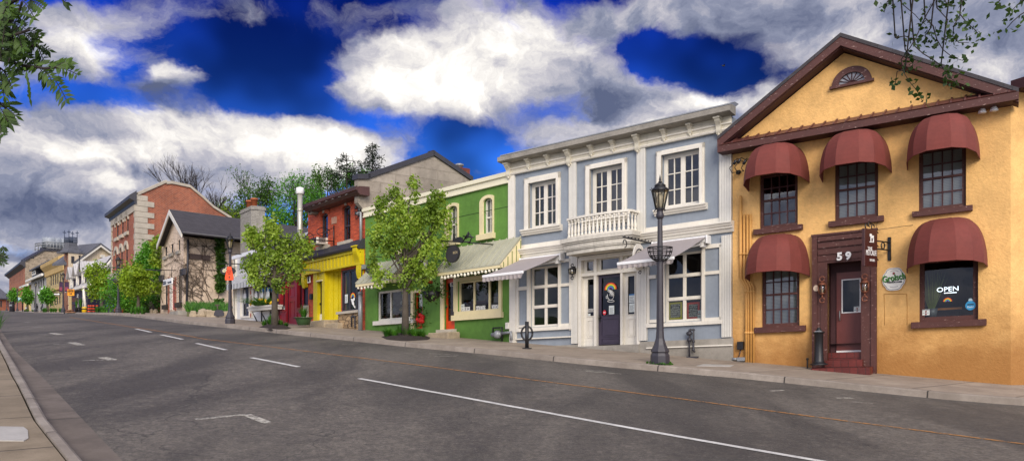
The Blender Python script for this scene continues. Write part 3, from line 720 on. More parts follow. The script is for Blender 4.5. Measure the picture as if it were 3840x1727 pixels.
lantern('copper scroll lantern left of the maroon door', 'S7', 122, 415, 612, M_copper, 'copper lanterns by the maroon door', .2)
lantern('copper scroll lantern right of the maroon door', 'S7', 430, 397, 602, M_copper, 'copper lanterns by the maroon door', .2)
p = O.q('S7', 80, 502, .1); t = thing('house_plaque', 'small round plaque beside the left copper lantern', 'plaque', O, p[0], p[1], .1); m = MB(O).prism(arc(p[0], p[1], .07, .075, 0, 330, 11), .09, .125); m.build('plaque', M_stuccoP, t)
# hanging pub sign standing out from the wall
p = O.q('S7', 612, 215); al_ = math.radians(20)
t = thing('pub_sign', 'maroon hanging sign on scroll bracket beside the maroon door', 'sign', O, p[0], p[1], 0)
dv = -O.N*math.cos(al_)+O.U*math.sin(al_); PS = Frame(O.T(p[0], 0), math.atan2(dv.y, dv.x))
r0, r1_ = PS.q('S7', 512, 85), PS.q('S7', 512, 352); l0, l1 = PS.q('S7', 420, 64), PS.q('S7', 420, 340)
vtop, vbot = (r0[1]+l0[1])/2, (r1_[1]+l1[1])/2; ua, ub = l0[0], r0[0]; print('pub sign', ua, ub, vbot, vtop)
MB(PS).box(ua, ub, vbot, vtop, -.035, .035).build('sign_board', M_signmar, t, bevel=.006)
pt, pb_ = PS.q('S7', 612, 133)[1], PS.q('S7', 612, 302)[1]; um = (ua+ub)/2; wS = ub-ua; hS = vtop-vbot
m = MB(PS).box(-.04, .01, pb_, pt, -.03, .03)
va, vb2 = PS.q('S7', 560, 165)[1], PS.q('S7', 560, 222)[1]
for v_ in (va, vb2): m.tube([(0, v_, 0), (ub-.03, v_, 0)], .018, 5)
ring = lambda cu, cv, r, n=13, k=.524: [(cu+r*math.cos(j*k), cv+r*math.sin(j*k), 0) for j in range(n)]
m.tube(ring(ub/2, (va+vb2)/2, abs(va-vb2)*.42), .014, 5)
for k in range(3): m.tube(ring(um+(k-1)*.14, vtop+.06+(.05 if k == 1 else 0), .06, 10), .012, 5)
for v_ in (vbot+hS*.18, vbot+hS*.55, vtop-.08): m.tube(ring(ub+.05, v_, .045, 10), .01, 5)
m.build('bracket', M_black, t)
for s_, yy, sz, wd, du in (('THE', .475, .10, .38, -.1), ('METCALFE', .36, .16, .88, 0), ('TAP & GRILL', .17, .07, .5, .08)):
    text(PS, s_, um+du*wS, vbot+hS*yy, .037, sz*hS*1.25, M_whiteP, t, sx=wd*wS/(len(s_)*.62*sz*hS*1.25), bold=.0)
m = MB(PS)
for a, b, c_, d_ in ((-.12, .04, .80, .87), (.0, .2, .76, .83), (-.06, .0, .66, .80), (-.14, .08, .645, .665), (.12, .2, .66, .78), (.04, .2, .645, .67)): m.box(um+a*wS, um+b*wS, vbot+c_*hS, vbot+d_*hS, .036, .04)
m.build('emblem', M_whiteP, t)
T0 = lambda u, v: PS.T(u, v)
m = MB(WF)
for s_, b in (((ub, vtop), (780, 45)), ((ub, vtop), (523, 20)), ((ua, vtop), (388, 90))):
    e = O.q('S7', *b); m.tube([wv(PS.T(*s_)), wv(O.T(e[0], e[1], .01))], .006, 4)
m.build('guy_wire', M_black, t)
# lager sign
r = O.R('S7', 560, 724, 354, 518, .03); cu_, cv_ = (r[0]+r[1])/2, (r[2]+r[3])/2; hw, hh = (r[1]-r[0])/2, (r[3]-r[2])/2
t = thing('lager_sign', 'cream shaped lager sign with green script on ochre wall', 'sign', O, cu_, cv_, 0)
def shield(k):
    o_ = []
    for i in range(48):
        a = 2*math.pi*i/48; c_, s_ = math.cos(a), math.sin(a); rr = 1/(abs(c_)**3+abs(s_)**3)**(1/3)
        rr *= 1-.13*math.exp(-((abs(c_)-.76)/.13)**2); o_.append((cu_+hw*k*c_*min(rr, 1.06), cv_+hh*k*s_*min(rr, 1.06)))
    return o_
MB(O).prism(shield(1.), .01, .05).build('rim', M_whiteP, t); MB(O).prism(shield(.94), .05, .054).build('green_line', mat('dark olive', '#3c3f30', .5), t)
MB(O).prism(shield(.90), .054, .058).build('sign_face', mat('cream enamel', '#ece8da', .35, .05), t)
text(O, 'Grolsch', cu_, cv_+.03, .066, hh*.78, mat('bright green', '#3f8a1c', .4, .05), t, rot=.12, sx=.82*hw/hh, bold=.003); text(O, 'Grolsch', cu_+.012, cv_+.018, .060, hh*.78, M_ink, t, name='letter_shadow', rot=.12, sx=.82*hw/hh, bold=.004)
text(O, 'PREMIUM LAGER', cu_+.02, cv_-hh*.28, .06, hh*.17, M_ink, t, sx=.95, bold=.003)
m = MB(O).ball((cu_, cv_+hh*.5, .06), hh*.11, 6, sz=.15).build('emblem', mat('rust red', '#9a3c30', .5), t)
m = MB(O)
for s_ in (-1, 1):
    A_ = arc(cu_, cv_, hw*.74, hh*.74, 60 if s_ > 0 else 240, 120 if s_ > 0 else 300, 14)
    for i in range(0, 14, 1): m.tube([(A_[i][0], A_[i][1], .06), (A_[i][0]+.01, A_[i][1]+.008, .06)], .004, 3)
m.build('rim_text', M_ink, t)
# cigarette bin
p0 = O.q('S7', 97, 1056, .5); hb = O.q('S7', 97, 797, .5)[1]-p0[1]
t = thing('cigarette_bin', 'black flared cigarette bin standing left of the maroon door', 'bin', O, p0[0], p0[1], .5)
MB(O).lathe((p0[0], p0[1], .5), [(.21, 0), (.21, .02), (.14, .05), (.115, .12*hb), (.10, .5*hb), (.105, .86*hb), (.12, .88*hb), (.14, .90*hb), (.14, .92*hb), (.07, .93*hb), (.07, .97*hb), (.05, hb)], 16).build('bin_body', M_black, t)
m = MB(O).box(p0[0]-.07, p0[0]+.07, p0[1]+.925*hb, p0[1]+.95*hb, .43, .57); m.build('ash_tray', M_galv, t)
m = MB(O).ball((p0[0], p0[1]+.99*hb, .5), .05, 6); m.build('cap', M_black, t)
# conduits with service mast
t = thing('conduit_bundle', 'four ochre painted conduits running down beside the blue building', 'pipes', O, *O.q('S6', 230, 1020), 0)
for i, (xa, xb, yt) in enumerate(((160,203,-260),(187,220,-120),(213,240,-120),(236,260,-120))):
    a = O.q('S6', xa, yt, .06); b = O.q('S6', xa, 375+i*8, .06); c_ = O.q('S6', xb, 445, .06); d_ = O.q('S6', xb, 1022, .06)
    m = MB(O).tube([(a[0], a[1], .06), (b[0], b[1], .06), (c_[0], c_[1], .06), (d_[0], d_[1]-.05, .06)], .038 if i == 0 else .03, 8)
    for yy in (190, 480, 800): e = O.q('S6', xa if yy < 400 else xb, yy, .06); m.tube([(e[0], e[1]-.03, .06), (e[0], e[1]+.03, .06)], .045, 8)
    m.build('conduit', M_pipeO, t)
a = O.q('S5', 182, 350, .1); m = MB(O).lathe((a[0], a[1], .1), [(.05, 0), (.07, .04), (.05, .1)], 8)
for k, (x, y) in enumerate(((150,235),(190,225),(245,235))):
    e = O.q('S5', x, y, .3); f_ = O.q('S5', x-50+k*10, y+60, .3); h_ = O.q('S5', x+35, y-30, .2)
    m.tube([(a[0], a[1]+.06, .12), (f_[0]+.05, a[1]+.02, .3), (f_[0], f_[1], .35), (e[0], e[1], .35), (h_[0]-.03, h_[1]+.02, .25), (h_[0]+.05, h_[1]-.02, .02)], .012, 5)
    m.tube([(e[0]-.03, e[1]-.05, .34), (e[0]+.04, e[1]+.05, .34)], .04, 6)
m.build('service_wire', M_black, t)
r = O.R('S6', 137, 182, 868, 930, .05); t = thing('junction_box', 'black junction box low on the ochre wall by the conduits', 'box', O, r[0], r[2], 0)
MB(O).box(*r, .0, .12).build('box', M_black, t, bevel=.01); a = O.q('S6', 160, 930, .05); b = O.q('S6', 145, 988, .05)
MB(O).tube([(a[0], a[1], .05), (a[0]-.02, a[1]-.1, .05), (b[0], b[1], .06)], .012, 5).build('cable', M_dark, t)
r = O.R('S6', 135, 195, 990, 1018, .1); MB(O).box(*r, .02, .14).build('ground_box', M_galv, t); a = O.q('S6', 95, 1003, .1); MB(O).tube([(a[0], a[1], .08), (r[0], (r[2]+r[3])/2, .08)], .04, 8).build('pipe', M_galv, t)
p = O.q('Z5', 1108, 540, .05); t = thing('flood_light', 'twin floodlight under the eave at the right corner of the ochre building', 'floodlight', O, p[0], p[1], 0)
m = MB(O).box(p[0]-.05, p[0]+.05, p[1]-.02, p[1]+.03, .0, .1); m.build('mount', M_galv, t)
for s_ in (-1, 1): MB(O).lathe((p[0]+s_*.11, p[1]-.14, .2), [(.085, 0), (.07, .06), (.03, .12), (.02, .16)], 10).build('lamp_head', M_awnU, t)
p = O.q('S7', 15, 1085, .3); t = thing('tether_post', 'small rusty iron pin in the pavement left of the door steps', 'pin', O, p[0], p[1], .3)
MB(O).tube([(p[0], p[1]-.1, .3), (p[0], p[1]+.22, .3)], .02, 6).ball((p[0], p[1]+.24, .3), .035, 5).build('pin', M_barkD, t)
# things seen in the shop window
zi = -.22
def card(fr, name, label, cat, c, x0, x1, y0, y1, w, m=None, lines=5, header=None, group=None):
    r = fr.R(c, x0, x1, y0, y1, w); t = thing(name, label, cat, fr, (r[0]+r[1])/2, r[2], w, group)
    MB(fr).box(*r, w, w+.004).build('sheet', m or M_paper, t); H_ = r[3]-r[2]; W_ = r[1]-r[0]
    mb = MB(fr)
    for i in range(lines):
        y = r[2]+H_*(.12+.7*i/max(1, lines)); mb.box(r[0]+W_*.12, r[1]-W_*(.12+.25*(i*7 % 3)/3), y, y+H_*.35/max(6, lines*2), w+.004, w+.006)
    mb.build('printed_lines', M_ink, t)
    if header: MB(fr).box(r[0], r[1], r[3]-H_*.16, r[3], w+.004, w+.007).build('header', header, t)
    return t, r
wd_ = -.135
p = O.q('S8', 204, 742, wd_); t = thing('neon_sign', 'white neon OPEN sign in the ochre building shop window', 'sign', O, p[0], p[1], wd_)
text(O, 'OPEN', p[0], p[1], zi+.05, .15, M_neon, t, rot=.02, ext=.004, sx=1.15); r = O.R('S8', 190, 240, 754, 757, zi+.05); MB(O).box(*r, zi+.04, zi+.05).build('underline', M_neon, t)
p = O.q('S8', 204, 790, wd_); t = thing('rainbow_sticker', 'small rainbow sticker below the neon sign', 'sticker', O, p[0], p[1], wd_); rainbow(O, p[0], p[1], .09, wd_, t)
r = O.R('S8', 274, 315, 782, 829, -.1); cu_, cv_ = (r[0]+r[1])/2, (r[2]+r[3])/2; rr = (r[1]-r[0])/2
t = thing('round_sticker', 'round blue sticker in the right corner of the shop window', 'sticker', O, cu_, cv_, -.1)
MB(O).prism(arc(cu_, cv_, rr, rr*1.05, 0, 345, 23), -.1, -.095).build('disc', mat('sticker blue', '#2a88b8', .4, .05), t); MB(O).prism(arc(cu_, cv_+rr*1.2, rr*.4, rr*.4, 0, 345, 15), -.1, -.096).build('emblem', mat('sticker pale', '#9fb6c0', .4, .05), t)
text(O, 'Dash!', cu_, cv_-rr*.35, -.093, rr*.55, M_whiteP, t); MB(O).box(cu_-rr*.6, cu_+rr*.6, cv_+rr*.1, cv_+rr*.35, -.095, -.092).build('ribbon', M_ink, t)
def nosmoke(fr, label, c, x0, x1, y0, y1, w):
    r = fr.R(c, x0, x1, y0, y1, w); t = thing('warning_card', label, 'notice', fr, (r[0]+r[1])/2, r[2], w)
    MB(fr).box(*r, w, w+.004).build('sheet', M_paper, t); H_ = r[3]-r[2]; W_ = r[1]-r[0]; cu = (r[0]+r[1])/2
    for k, s_ in enumerate(('NO SMOKING', 'NO VAPING')):
        y = r[3]-H_*(.14+.46*k); text(fr, s_, cu, y, w+.006, H_*.15, M_ink, t, sx=W_*.9/(H_*.15*5.6)); m = MB(fr)
        A_ = arc(cu, y-H_*.22, H_*.11, H_*.11, 0, 345, 11); m.tube([(a, b, w+.006) for a, b in A_]+[(A_[0][0], A_[0][1], w+.006)], .005, 4); m.tube([(*A_[4], w+.006), (*A_[10], w+.006)], .005, 4); m.build('symbol', mat('sign red', '#a03028', .5), t)
nosmoke(O, 'no smoking card in the left corner of the big shop window', 'S8', 104, 133, 822, 844, -.1)
nosmoke(O, 'no smoking card in the corner of the maroon door glass', 'S7', 351, 400, 634, 676, dw+.03)
p = O.q('S8', 140, 845, -.4); t = thing('potted_grass', 'tall potted grass standing in the shop window', 'plant', O, p[0], W5[2]+.05, -.45)
MB(O).lathe((p[0], W5[2]+.1, -.45), [(.1, 0), (.13, .2)], 10).build('pot', M_galv, t); rng = random.Random(3); m = MB(O)
for i in range(70):
    a = rng.uniform(0, 6.28); l = rng.uniform(.5, .95); sp = rng.uniform(.02, .28); u, v = p[0]+.06*math.cos(a), W5[2]+.3
    e = (u+sp*math.cos(a), v+l, -.45+sp*math.sin(a)*.5); m.quad((u-.008, v, -.45), (u+.008, v, -.45), e)
m.build('leaves', mat('pale grass', '#93a04a', .6, .3, 20), t, recalc=False)
r = O.R('S8', 142, 222, 816, 824, -.6); t = thing('bar_counter', 'orange wooden counter behind the shop window', 'counter', O, (r[0]+r[1])/2, W5[2], -.8)
MB(O).box(r[0]-.3, r[1]+.2, r[2], r[3], -1.2, -.55).build('counter_top', mat('honey wood', '#d8883a', .5, .2, 3.), t); MB(O).box(r[0]-.2, r[1]+.1, W5[2]-.4, r[2], -1.15, -.7).build('counter_front', M_brown, t)
# ======== blue grey building with balcony
bb = thing('stucco_building', 'blue grey stucco building with white trim and bowed balcony', 'building', B, B.W/2); W = B.W
def b1(c, x, y, w=0.): return B.q(c, x, y, w)[1]
vC = b1('S1', 600, 300)                       # roof edge height (ledge top) measured mid left
vC = (b1('S1', 50, 430)+b1('S2', 825, 45))/2; vL = vC-.22
V_f = b1('S1', 600, 455)                      # lower frieze line
vS1, vS0 = b1('S3', 300, 140), b1('S3', 300, 222)   # string course
W1 = B.R('S1', 240, 470, 622, 1008); W2 = B.R('S1', 750, 1022, 500, 930); W3 = B.R('S2', 310, 617, 408, 846)
L1 = B.R('S3', 462, 717, 283, 828); L2 = B.R('S4', 547, 848, 183, 738)
base = (b1('S3', 300, 935)+b1('S4', 1000, 942))/2
E0 = (B.q('S3', 905, 600)[0], B.q('S4', 340, 600)[0], b1('S4', 105, 930), b1('S3', 1000, 205))
w_ = MB(B); wall(w_, 0, W, -1.5, vC-.05, [W1, W2, W3, L1, L2, E0], .18); shell(w_, 0, W, -1.5, vC-.25, 14)
w_.quad((0, vC-.3, 0), (W, vC-.3, 0), (W, vC-.3, -14), (0, vC-.3, -14)); w_.build('wall', M_blue, bb, recalc=False)
# frieze, ledge and cornice mouldings
m = MB(B); m.box(0, W, V_f, vL-.02, .0, .07); m.build('frieze', M_frieze, bb)
m = MB(B); m.extr([(0, V_f-.05), (.10, V_f-.05), (.12, V_f-.01), (.07, V_f+.03), (.0, V_f+.03)], -.03, W+.03)
m.extr([(.07, vL-.24), (.12, vL-.22), (.12, vL-.19), (.07, vL-.18)], -.02, W+.02); m.build('moulding', M_white, bb)
M_shadowline = M_dark
m = MB(B); m.extr([(.0, vL-.03), (.40, vL), (.44, vL+.02), (.44, vL+.15), (.30, vL+.2), (.0, vL+.2)], -.15, W+.1); m.build('ledge', M_stoneG, bb)
m = MB(B); m.extr([(-.02, vL+.2), (.34, vL+.2), (.34, vL+.23), (.0, vL+.34), (-.3, vL+.34)], -.12, W+.08); m.build('coping', M_galv, bb)
def corbel(fr, u, vt, h, wd, d, parent, mm, name='corbel'):
    m = MB(fr); pr = [(.07, 0), (.07+d*.3, -.0)]; P = []
    for i in range(13):
        q = i/12; P.append((.07+d*(1-.75*q)*(.85+.22*math.sin(q*9)), -h*q))
    m.extr([(.0, vt-h), (.0, vt)]+[(a, vt+b) for a, b in P], u-wd/2, u+wd/2); m.box(u-wd*.65, u+wd*.65, vt-.04, vt+.01, 0, .1+d)
    m.lathe((u, vt-h-.02, .1), [(.02, -.04), (wd*.35, .0), (.03, .05)], 8)
    return m.build(name, mm, parent)
for x, y in ((1914,629),(2140,575),(2396,517),(2701,452)): corbel(B, B.uv(x, y)[0], vL-.03, .42, .13, .22, bb, M_frieze)
for x, y in ((1989,605),(2061,588),(2224,549),(2304,532),(2496,490),(2593,469)): corbel(B, B.uv(x, y)[0], vL-.03, .27, .11, .17, bb, M_frieze)
# upper pilasters
pil = [(B.q('S1', 62, 800)[0]-.02, B.q('S1', 118, 800)[0]), (B.q('S1', 573, 700)[0], B.q('S1', 632, 700)[0]), (B.q('S2', 110, 700)[0], B.q('S2', 178, 700)[0]), (B.q('S2', 772, 700)[0], W)]
for i, (a, b) in enumerate(pil): MB(B).box(max(0, a), b, vS1, V_f-.05, .0, .07).build('pilaster', M_flute if i else M_white, bb)
# string course
m = MB(B); h = vS1-vS0
m.extr([(.0, vS0), (.07, vS0), (.10, vS0+h*.2), (.10, vS0+h*.3), (.16, vS0+h*.35), (.16, vS0+h*.5), (.2, vS0+h*.55), (.24, vS0+h*.8), (.26, vS1-.06), (.26, vS1-.02), (.0, vS1+.01)], -.14, W+.06)
m.box(0, W, vS1, vS1+.12, .0, .045); m.build('string_course', M_white, bb)
# upper windows with casings
def casing(r, out, sillr=None):
    m = MB(B); b = [r[0]-out[0], out[1]-r[1], out[2]-r[3]]
    for k, (f, w1) in enumerate(((1., .07), (.72, .11), (.42, .08), (.2, .10))):
        m.box(r[0]-b[0]*f, r[0], r[2]-.02, r[3]+b[2]*f, 0, w1); m.box(r[1], r[1]+b[1]*f, r[2]-.02, r[3]+b[2]*f, 0, w1); m.box(r[0]-b[0]*f, r[1]+b[1]*f, r[3], r[3]+b[2]*f, 0, w1-.002*k)
    m.build('window_casing', M_white, bb)
    if sillr:
        a, b_, c, d = sillr; h = d-c; m = MB(B).extr([(0, c), (.08, c), (.1, c+h*.3), (.14, c+h*.35), (.16, c+h*.7), (.2, c+h*.75), (.2, d), (0, d+.01)], a, b_); m.build('window_ledge', M_white, bb)
o1 = B.R('S1', 198, 497, 573, 1020); casing(W1, (o1[0], o1[1], o1[3]), (B.q('S1', 182, 1040)[0], B.q('S1', 512, 1000)[0], b1('S1', 350, 1056), b1('S1', 350, 1008)))
o2 = B.R('S1', 708, 1053, 460, 900); casing(W2, (o2[0], o2[1], o2[3]), (B.q('S1', 690, 1000)[0], B.q('S1', 1070, 1000)[0], W2[2]-.2, W2[2]))
o3 = B.R('S2', 265, 652, 370, 800); casing(W3, (o3[0], o3[1], o3[3]), (B.q('S2', 255, 880)[0], B.q('S2', 675, 830)[0], b1('S2', 480, 895), b1('S2', 480, 846)))
for r in (W1, W2, W3):
    mid = (r[0]+r[1])/2; wo = window(B, bb, r, M_white, M_glass, 1, 1, .13, .075, posts=(mid,))
    m = MB(B)
    for a, c_ in ((r[0]+.075, mid-.035), (mid+.035, r[1]-.075)):
        m.box((a+c_)/2-.013, (a+c_)/2+.013, r[2]+.075, r[3]-.075, -.155, -.12)
        for j in (1, 2): y = r[2]+.075+(r[3]-r[2]-.15)*j/3; m.box(a, c_, y-.013, y+.013, -.153, -.122)
        m.frame((a, c_, r[2]+.075, r[3]-.075), .03, -.16, -.115)
    m.build('glazing_bar', M_white, wo)
room(B, bb, .1, W-.1, vS1+.1, V_f, M_intV, 3., -.2); room(B, bb, .1, W-.1, base-.2, vS0, M_intV, 3.2, -.2)
# balcony
uR = B.q('S1', 1147, 870)[0]; uL = uR-2*(uR-B.q('S1', 888, 800)[0]); uc = (uL+uR)/2; hwid = (uR-uL)/2
wc = .56; vT = b1('S1', 1065, 857, wc); vB = b1('S1', 1050, 1043, wc)
bow = lambda u, k=0.: wc+k+.16*(1-((u-uc)/(hwid+k))**2)
m = MB(B); N = 14
P = [(uL, 0)]+[(uL+(uR-uL)*i/N, bow(uL+(uR-uL)*i/N)) for i in range(N+1)]+[(uR, 0)]
def rail(m, P, v0, v1, hw):
    for (a, b), (c, d) in zip(P[:-1], P[1:]):
        L = math.hypot(c-a, d-b) or 1; nu, nw = -(d-b)/L*hw, (c-a)/L*hw
        vs = [(x+s*nu, v, y+s*nw) for v in (v0, v1) for (x, y) in ((a, b), (c, d)) for s in (-1, 1)]
        m.add(vs, [(0, 1, 3, 2), (4, 6, 7, 5), (0, 4, 5, 1), (2, 3, 7, 6), (0, 2, 6, 4), (1, 5, 7, 3)])
rail(m, P, vT-.06, vT, .06); rail(m, P, vB, vB+.05, .05)
bal = m.build('balcony', M_white, bb)
prof = lambda H_: [(.045, 0), (.045, H_*.1), (.025, H_*.13), (.04, H_*.2), (.045, H_*.3), (.03, H_*.55), (.022, H_*.72), (.035, H_*.75), (.022, H_*.79), (.028, H_*.86), (.045, H_*.88), (.045, H_)]
Hb = vT-vB-.11
pts = [(uL+(uR-uL)*(i+.5)/15, None) for i in range(15)]
bp = [(uL+.02, .2), (uL+.02, .4)]+[(uL+.03+(uR-uL-.06)*i/15, bow(uL+.03+(uR-uL-.06)*i/15)) for i in range(16)]+[(uR-.02, .37), (uR-.02, .18)]
for u, w in bp: MB(B).lathe((u, vB+.05, w), prof(Hb), 8).build('baluster', M_white, bal)
m = MB(B); tipv = b1('Z7', 1510, 50, wc+.2); low = b1('Z7', 1300, 98, .9); hs = vB-low
for k, (v0, v1, e) in enumerate(((vB-.12, vB, .18), (vB-.17, vB-.12, .14), (vB-.3, vB-.17, .1), (vB-.34, vB-.3, .08), (vB-hs, vB-.34, .04))):
    pl = [(uL-e, -.0)]+[(uL-e+(uR-uL+2*e)*i/N, bow(uL-e+(uR-uL+2*e)*i/N, e)) for i in range(N+1)]+[(uR+e, .0)]
    n_ = len(pl); m.add([(a, v0, b) for a, b in pl]+[(a, v1, b) for a, b in pl], [tuple(range(n_)), tuple(range(n_, 2*n_))]+[(i, (i+1) % n_, n_+(i+1) % n_, n_+i) for i in range(n_)])
m.build('balcony_slab', mat('weathered balcony trim', '#c6c1b4', .8, .25, 2., streak=.5), bb)
# ground floor trims: left bay
def band(*L): return B.R(*L)
pw = .07
def pilas(c, x0, x1, yt, yb, mm=None):
    r = B.R(c, x0, x1, yt, yb); MB(B).box(r[0], r[1], base, r[3], .0, .08).build('pilaster', mm or M_flute, bb)
pilas('S3', 278, 335, 237, 930, M_white); pilas('S3', 838, 893, 165, 922); pilas('S4', 345, 405, 290, 938); r = B.R('S4', 1008, 1080, 47, 938); MB(B).box(r[0], W, base, r[3], 0, .08).build('pilaster', M_flute, bb)
m = MB(B)
def tr(c, x0, x1, yt, yb, w=.055): r = B.R(c, x0, x1, yt, yb); m.box(*r, 0, w)
tr('S3', 336, 355, 235, 860); tr('S3', 355, 435, 468, 500); tr('S3', 355, 437, 815, 835); tr('S3', 435, 462, 290, 835, .075)
tr('S3', 717, 735, 262, 835, .075); tr('S3', 735, 815, 438, 465); tr('S3', 735, 822, 800, 828); tr('S3', 815, 837, 175, 860); tr('S3', 340, 837, 832, 864, .09); tr('S3', 335, 837, 925, 936, .1); tr('S3', 465, 825, 235, 262)
m.build('panel_frame', M_white, bb); m = MB(B)
tr('S4', 406, 421, 300, 770); tr('S4', 421, 475, 367, 395); tr('S4', 425, 530, 722, 748); tr('S4', 528, 547, 180, 745, .075)
tr('S4', 848, 869, 150, 745, .075); tr('S4', 869, 990, 333, 360); tr('S4', 870, 1000, 706, 738); tr('S4', 988, 1008, 120, 740); tr('S4', 845, 1008, 118, 150); tr('S4', 403, 1014, 742, 772, .09); tr('S4', 405, 1095, 934, 944, .1)
m.build('panel_frame', M_white, bb)
for r, c in ((L1, 'S3'), (L2, 'S4')):
    mid = (r[0]+r[1])/2; wo = window(B, bb, r, M_white, M_glassD, 1, 1, .06, .06, posts=(mid,)); m = MB(B)
    for j in (1, 2):
        y = r[2]+(r[3]-r[2])*j/3; m.box(r[0]+.06, r[1]-.06, y-.038, y+.038, -.112, -.03); 
    for j in range(3):
        for a, b in ((r[0]+.06, mid-.035), (mid+.035, r[1]-.06)): y = r[2]+(r[3]-r[2])*j/3; m.frame((a, b, y+.039, y+(r[3]-r[2])/3-.039), .012, -.105, -.055)
    m.build('glazing_bar', M_white, wo)
MB(B).box(-.02, E0[0], -1.4, base-.03, .0, .05).build('plinth', M_conc, bb); MB(B).box(E0[1]-.02, W+.04, -1.4, base-.03, .0, .05).build('plinth', M_conc, bb)
# entrance
dz_ = -.1; m = MB(B); e0, e1, ev, et = E0
def tw(c, x, y): return B.q(c, x, y, dz_)[0]
x1, x2, x3, x4 = tw('S3', 1048, 600), tw('S3', 1072, 600), tw('S4', 200, 600), tw('S4', 217, 600)
vm = b1('S3', 1060, 352)
m.box(e0-.03, e0+.07, ev, et, dz_, .06); m.box(e1-.06, e1+.03, ev, et, dz_, .06); m.box(e0, e1, et-.07, et+.05, dz_, .08)
m.box(e0+.07, e1-.06, vm-.04, vm+.05, dz_-.03, .03); m.box(x1, x2, ev, et-.07, dz_-.03, .02); m.box(x3, x4, ev, et-.07, dz_-.03, .02)
ent = m.build('entrance_frame', M_white, bb)
def leaf(a, b, v0, v1, glass, mm, name, panels=()):
    m = MB(B); wall(m, a, b, v0, v1, [glass], .05, dz_+.0); 
    for p_ in panels: m.frame(p_, .02, dz_, dz_+.02); m.box(p_[0]+.05, p_[1]-.05, p_[2]+.05, p_[3]-.05, dz_, dz_+.015)
    o = m.build(name, mm, bb, recalc=False); m = MB(B); m.frame(glass, .02, dz_-.01, dz_+.02); m.build('glass_trim', M_white if mm is M_white else mm, o)
    MB(B).quad(*[(x, y, dz_-.03) for x, y in ((glass[0], glass[2]), (glass[1], glass[2]), (glass[1], glass[3]), (glass[0], glass[3]))]).build('pane', M_glassD, o); return o
leaf(e0+.07, x1, ev, vm-.04, B.R('S3', 972, 1040, 395, 738, dz_), M_white, 'side_light', [B.R('S3', 975, 1037, 770, 928, dz_)])
leaf(x4, e1-.06, ev, vm-.04, B.R('S4', 243, 306, 368, 686, dz_), M_white, 'side_light', [B.R('S4', 247, 305, 715, 860, dz_)])
dr_ = leaf(x2+.005, x3-.005, ev+.02, vm-.045, B.R('S4', 30, 184, 378, 692, dz_), M_purple, 'door', [B.R('S4', 33, 188, 712, 860, dz_), B.R('S4', 33, 188, 872, 918, dz_)])
p = B.q('S4', 20, 715, dz_); MB(B).box(p[0]-.02, p[0]+.03, p[1]-.1, p[1]+.12, dz_, dz_+.02).ball((p[0]+.02, p[1]+.03, dz_+.05), .035, 6).build('handle', M_black, dr_)
for r in (B.R('S3', 966, 1033, 235, 330, dz_), B.R('S4', 28, 180, 230, 322, dz_), B.R('S4', 236, 306, 212, 300, dz_)):
    m = MB(B); a, b = max(e0+.07, r[0]-.1), min(e1-.06, r[1]+.1); wall(m, a, b, vm+.05, et-.07, [r], .05, dz_); o = m.build('transom', M_white, bb, recalc=False); m = MB(B).frame(r, .02, dz_-.01, dz_+.025); m.build('glass_trim', M_white, o)
    MB(B).quad(*[(x, y, dz_-.03) for x, y in ((r[0], r[2]), (r[1], r[2]), (r[1], r[3]), (r[0], r[3]))]).build('pane', mat('transom glass', kind='glass', fa=.1, tint='#9a9a7a'), o)
MB(B).box(e0-.05, e1+.02, -1.4, ev, -.2, .10).build('doorstep', M_conc, bb)
MB(B).box(B.q('S3', 895, 160)[0], B.q('S4', 345, 200)[0], et+.06, vB-hs+.0, .0, .04).build('lintel_panel', mat('slate blue panel', '#4c5064', .7, .1), bb)
# stickers and notices on the entrance glass
zi = dz_+.0
p = B.q('S4', 107, 482, zi); rr = B.q('S4', 157, 482, zi)[0]-p[0]; t = thing('door_sticker', 'rainbow over a white coffee cup on the aubergine door', 'sticker', B, p[0], p[1], zi)
rainbow(B, p[0], p[1], rr, zi, t, b=.13); m = MB(B); zz = zi+.006
A_ = [B.q('S4', x, y, zi) for x, y in ((82,520),(84,545),(95,562),(108,567),(122,560),(131,545),(134,520))]; m.tube([(a, b, zz) for a, b in A_], .008, 4)
A_ = [B.q('S4', x, y, zi) for x, y in ((84,530),(72,535),(72,552),(88,556))]; m.tube([(a, b, zz) for a, b in A_], .008, 4)
A_ = [B.q('S4', 110+27*math.cos(k*.52), 575+8*math.sin(k*.52), zi) for k in range(13)]; m.tube([(a, b, zz) for a, b in A_], .008, 4)
rng = random.Random(2)
for k in range(16):
    c_ = B.q('S4', rng.uniform(90, 130), rng.uniform(490, 528), zi); m.tube([(c_[0]+.03*math.cos(z), c_[1]+.03*math.sin(z), zz) for z in [j*1.05 for j in range(7)]], .006, 3)
m.build('cup_outline', M_whiteP, t)
card(B, 'paper_notice', 'pale paper notice low on the aubergine door glass', 'notice', 'S4', 94, 136, 611, 680, zi, lines=7)
card(B, 'paper_notice', 'upper notice with blue header on the right sidelight', 'notice', 'S4', 256, 300, 518, 586, zi, header=mat('blue header', '#3a78b0', .5), lines=4)
card(B, 'paper_notice', 'lower plain notice on the right sidelight', 'notice', 'S4', 257, 300, 592, 663, zi, lines=7)
r = B.R('S3', 980, 1038, 668, 696, zi); t = thing('closed_sign', 'black CLOSED sign in the left sidelight', 'sign', B, r[0], r[2], zi); MB(B).box(*r, zi, zi+.006).build('sign_board', M_signblk, t)
text(B, 'CLOSED', (r[0]+r[1])/2, (r[2]+r[3])/2, zi+.008, (r[3]-r[2])*.85, M_whiteP, t, sx=.62)
m = MB(B).frame(r, .008, zi+.006, zi+.009); m.build('border', M_whiteP, t)
card(B, 'small_card', 'tiny symbol card under the closed sign', 'card', 'S3', 980, 1000, 712, 733, zi, lines=2)
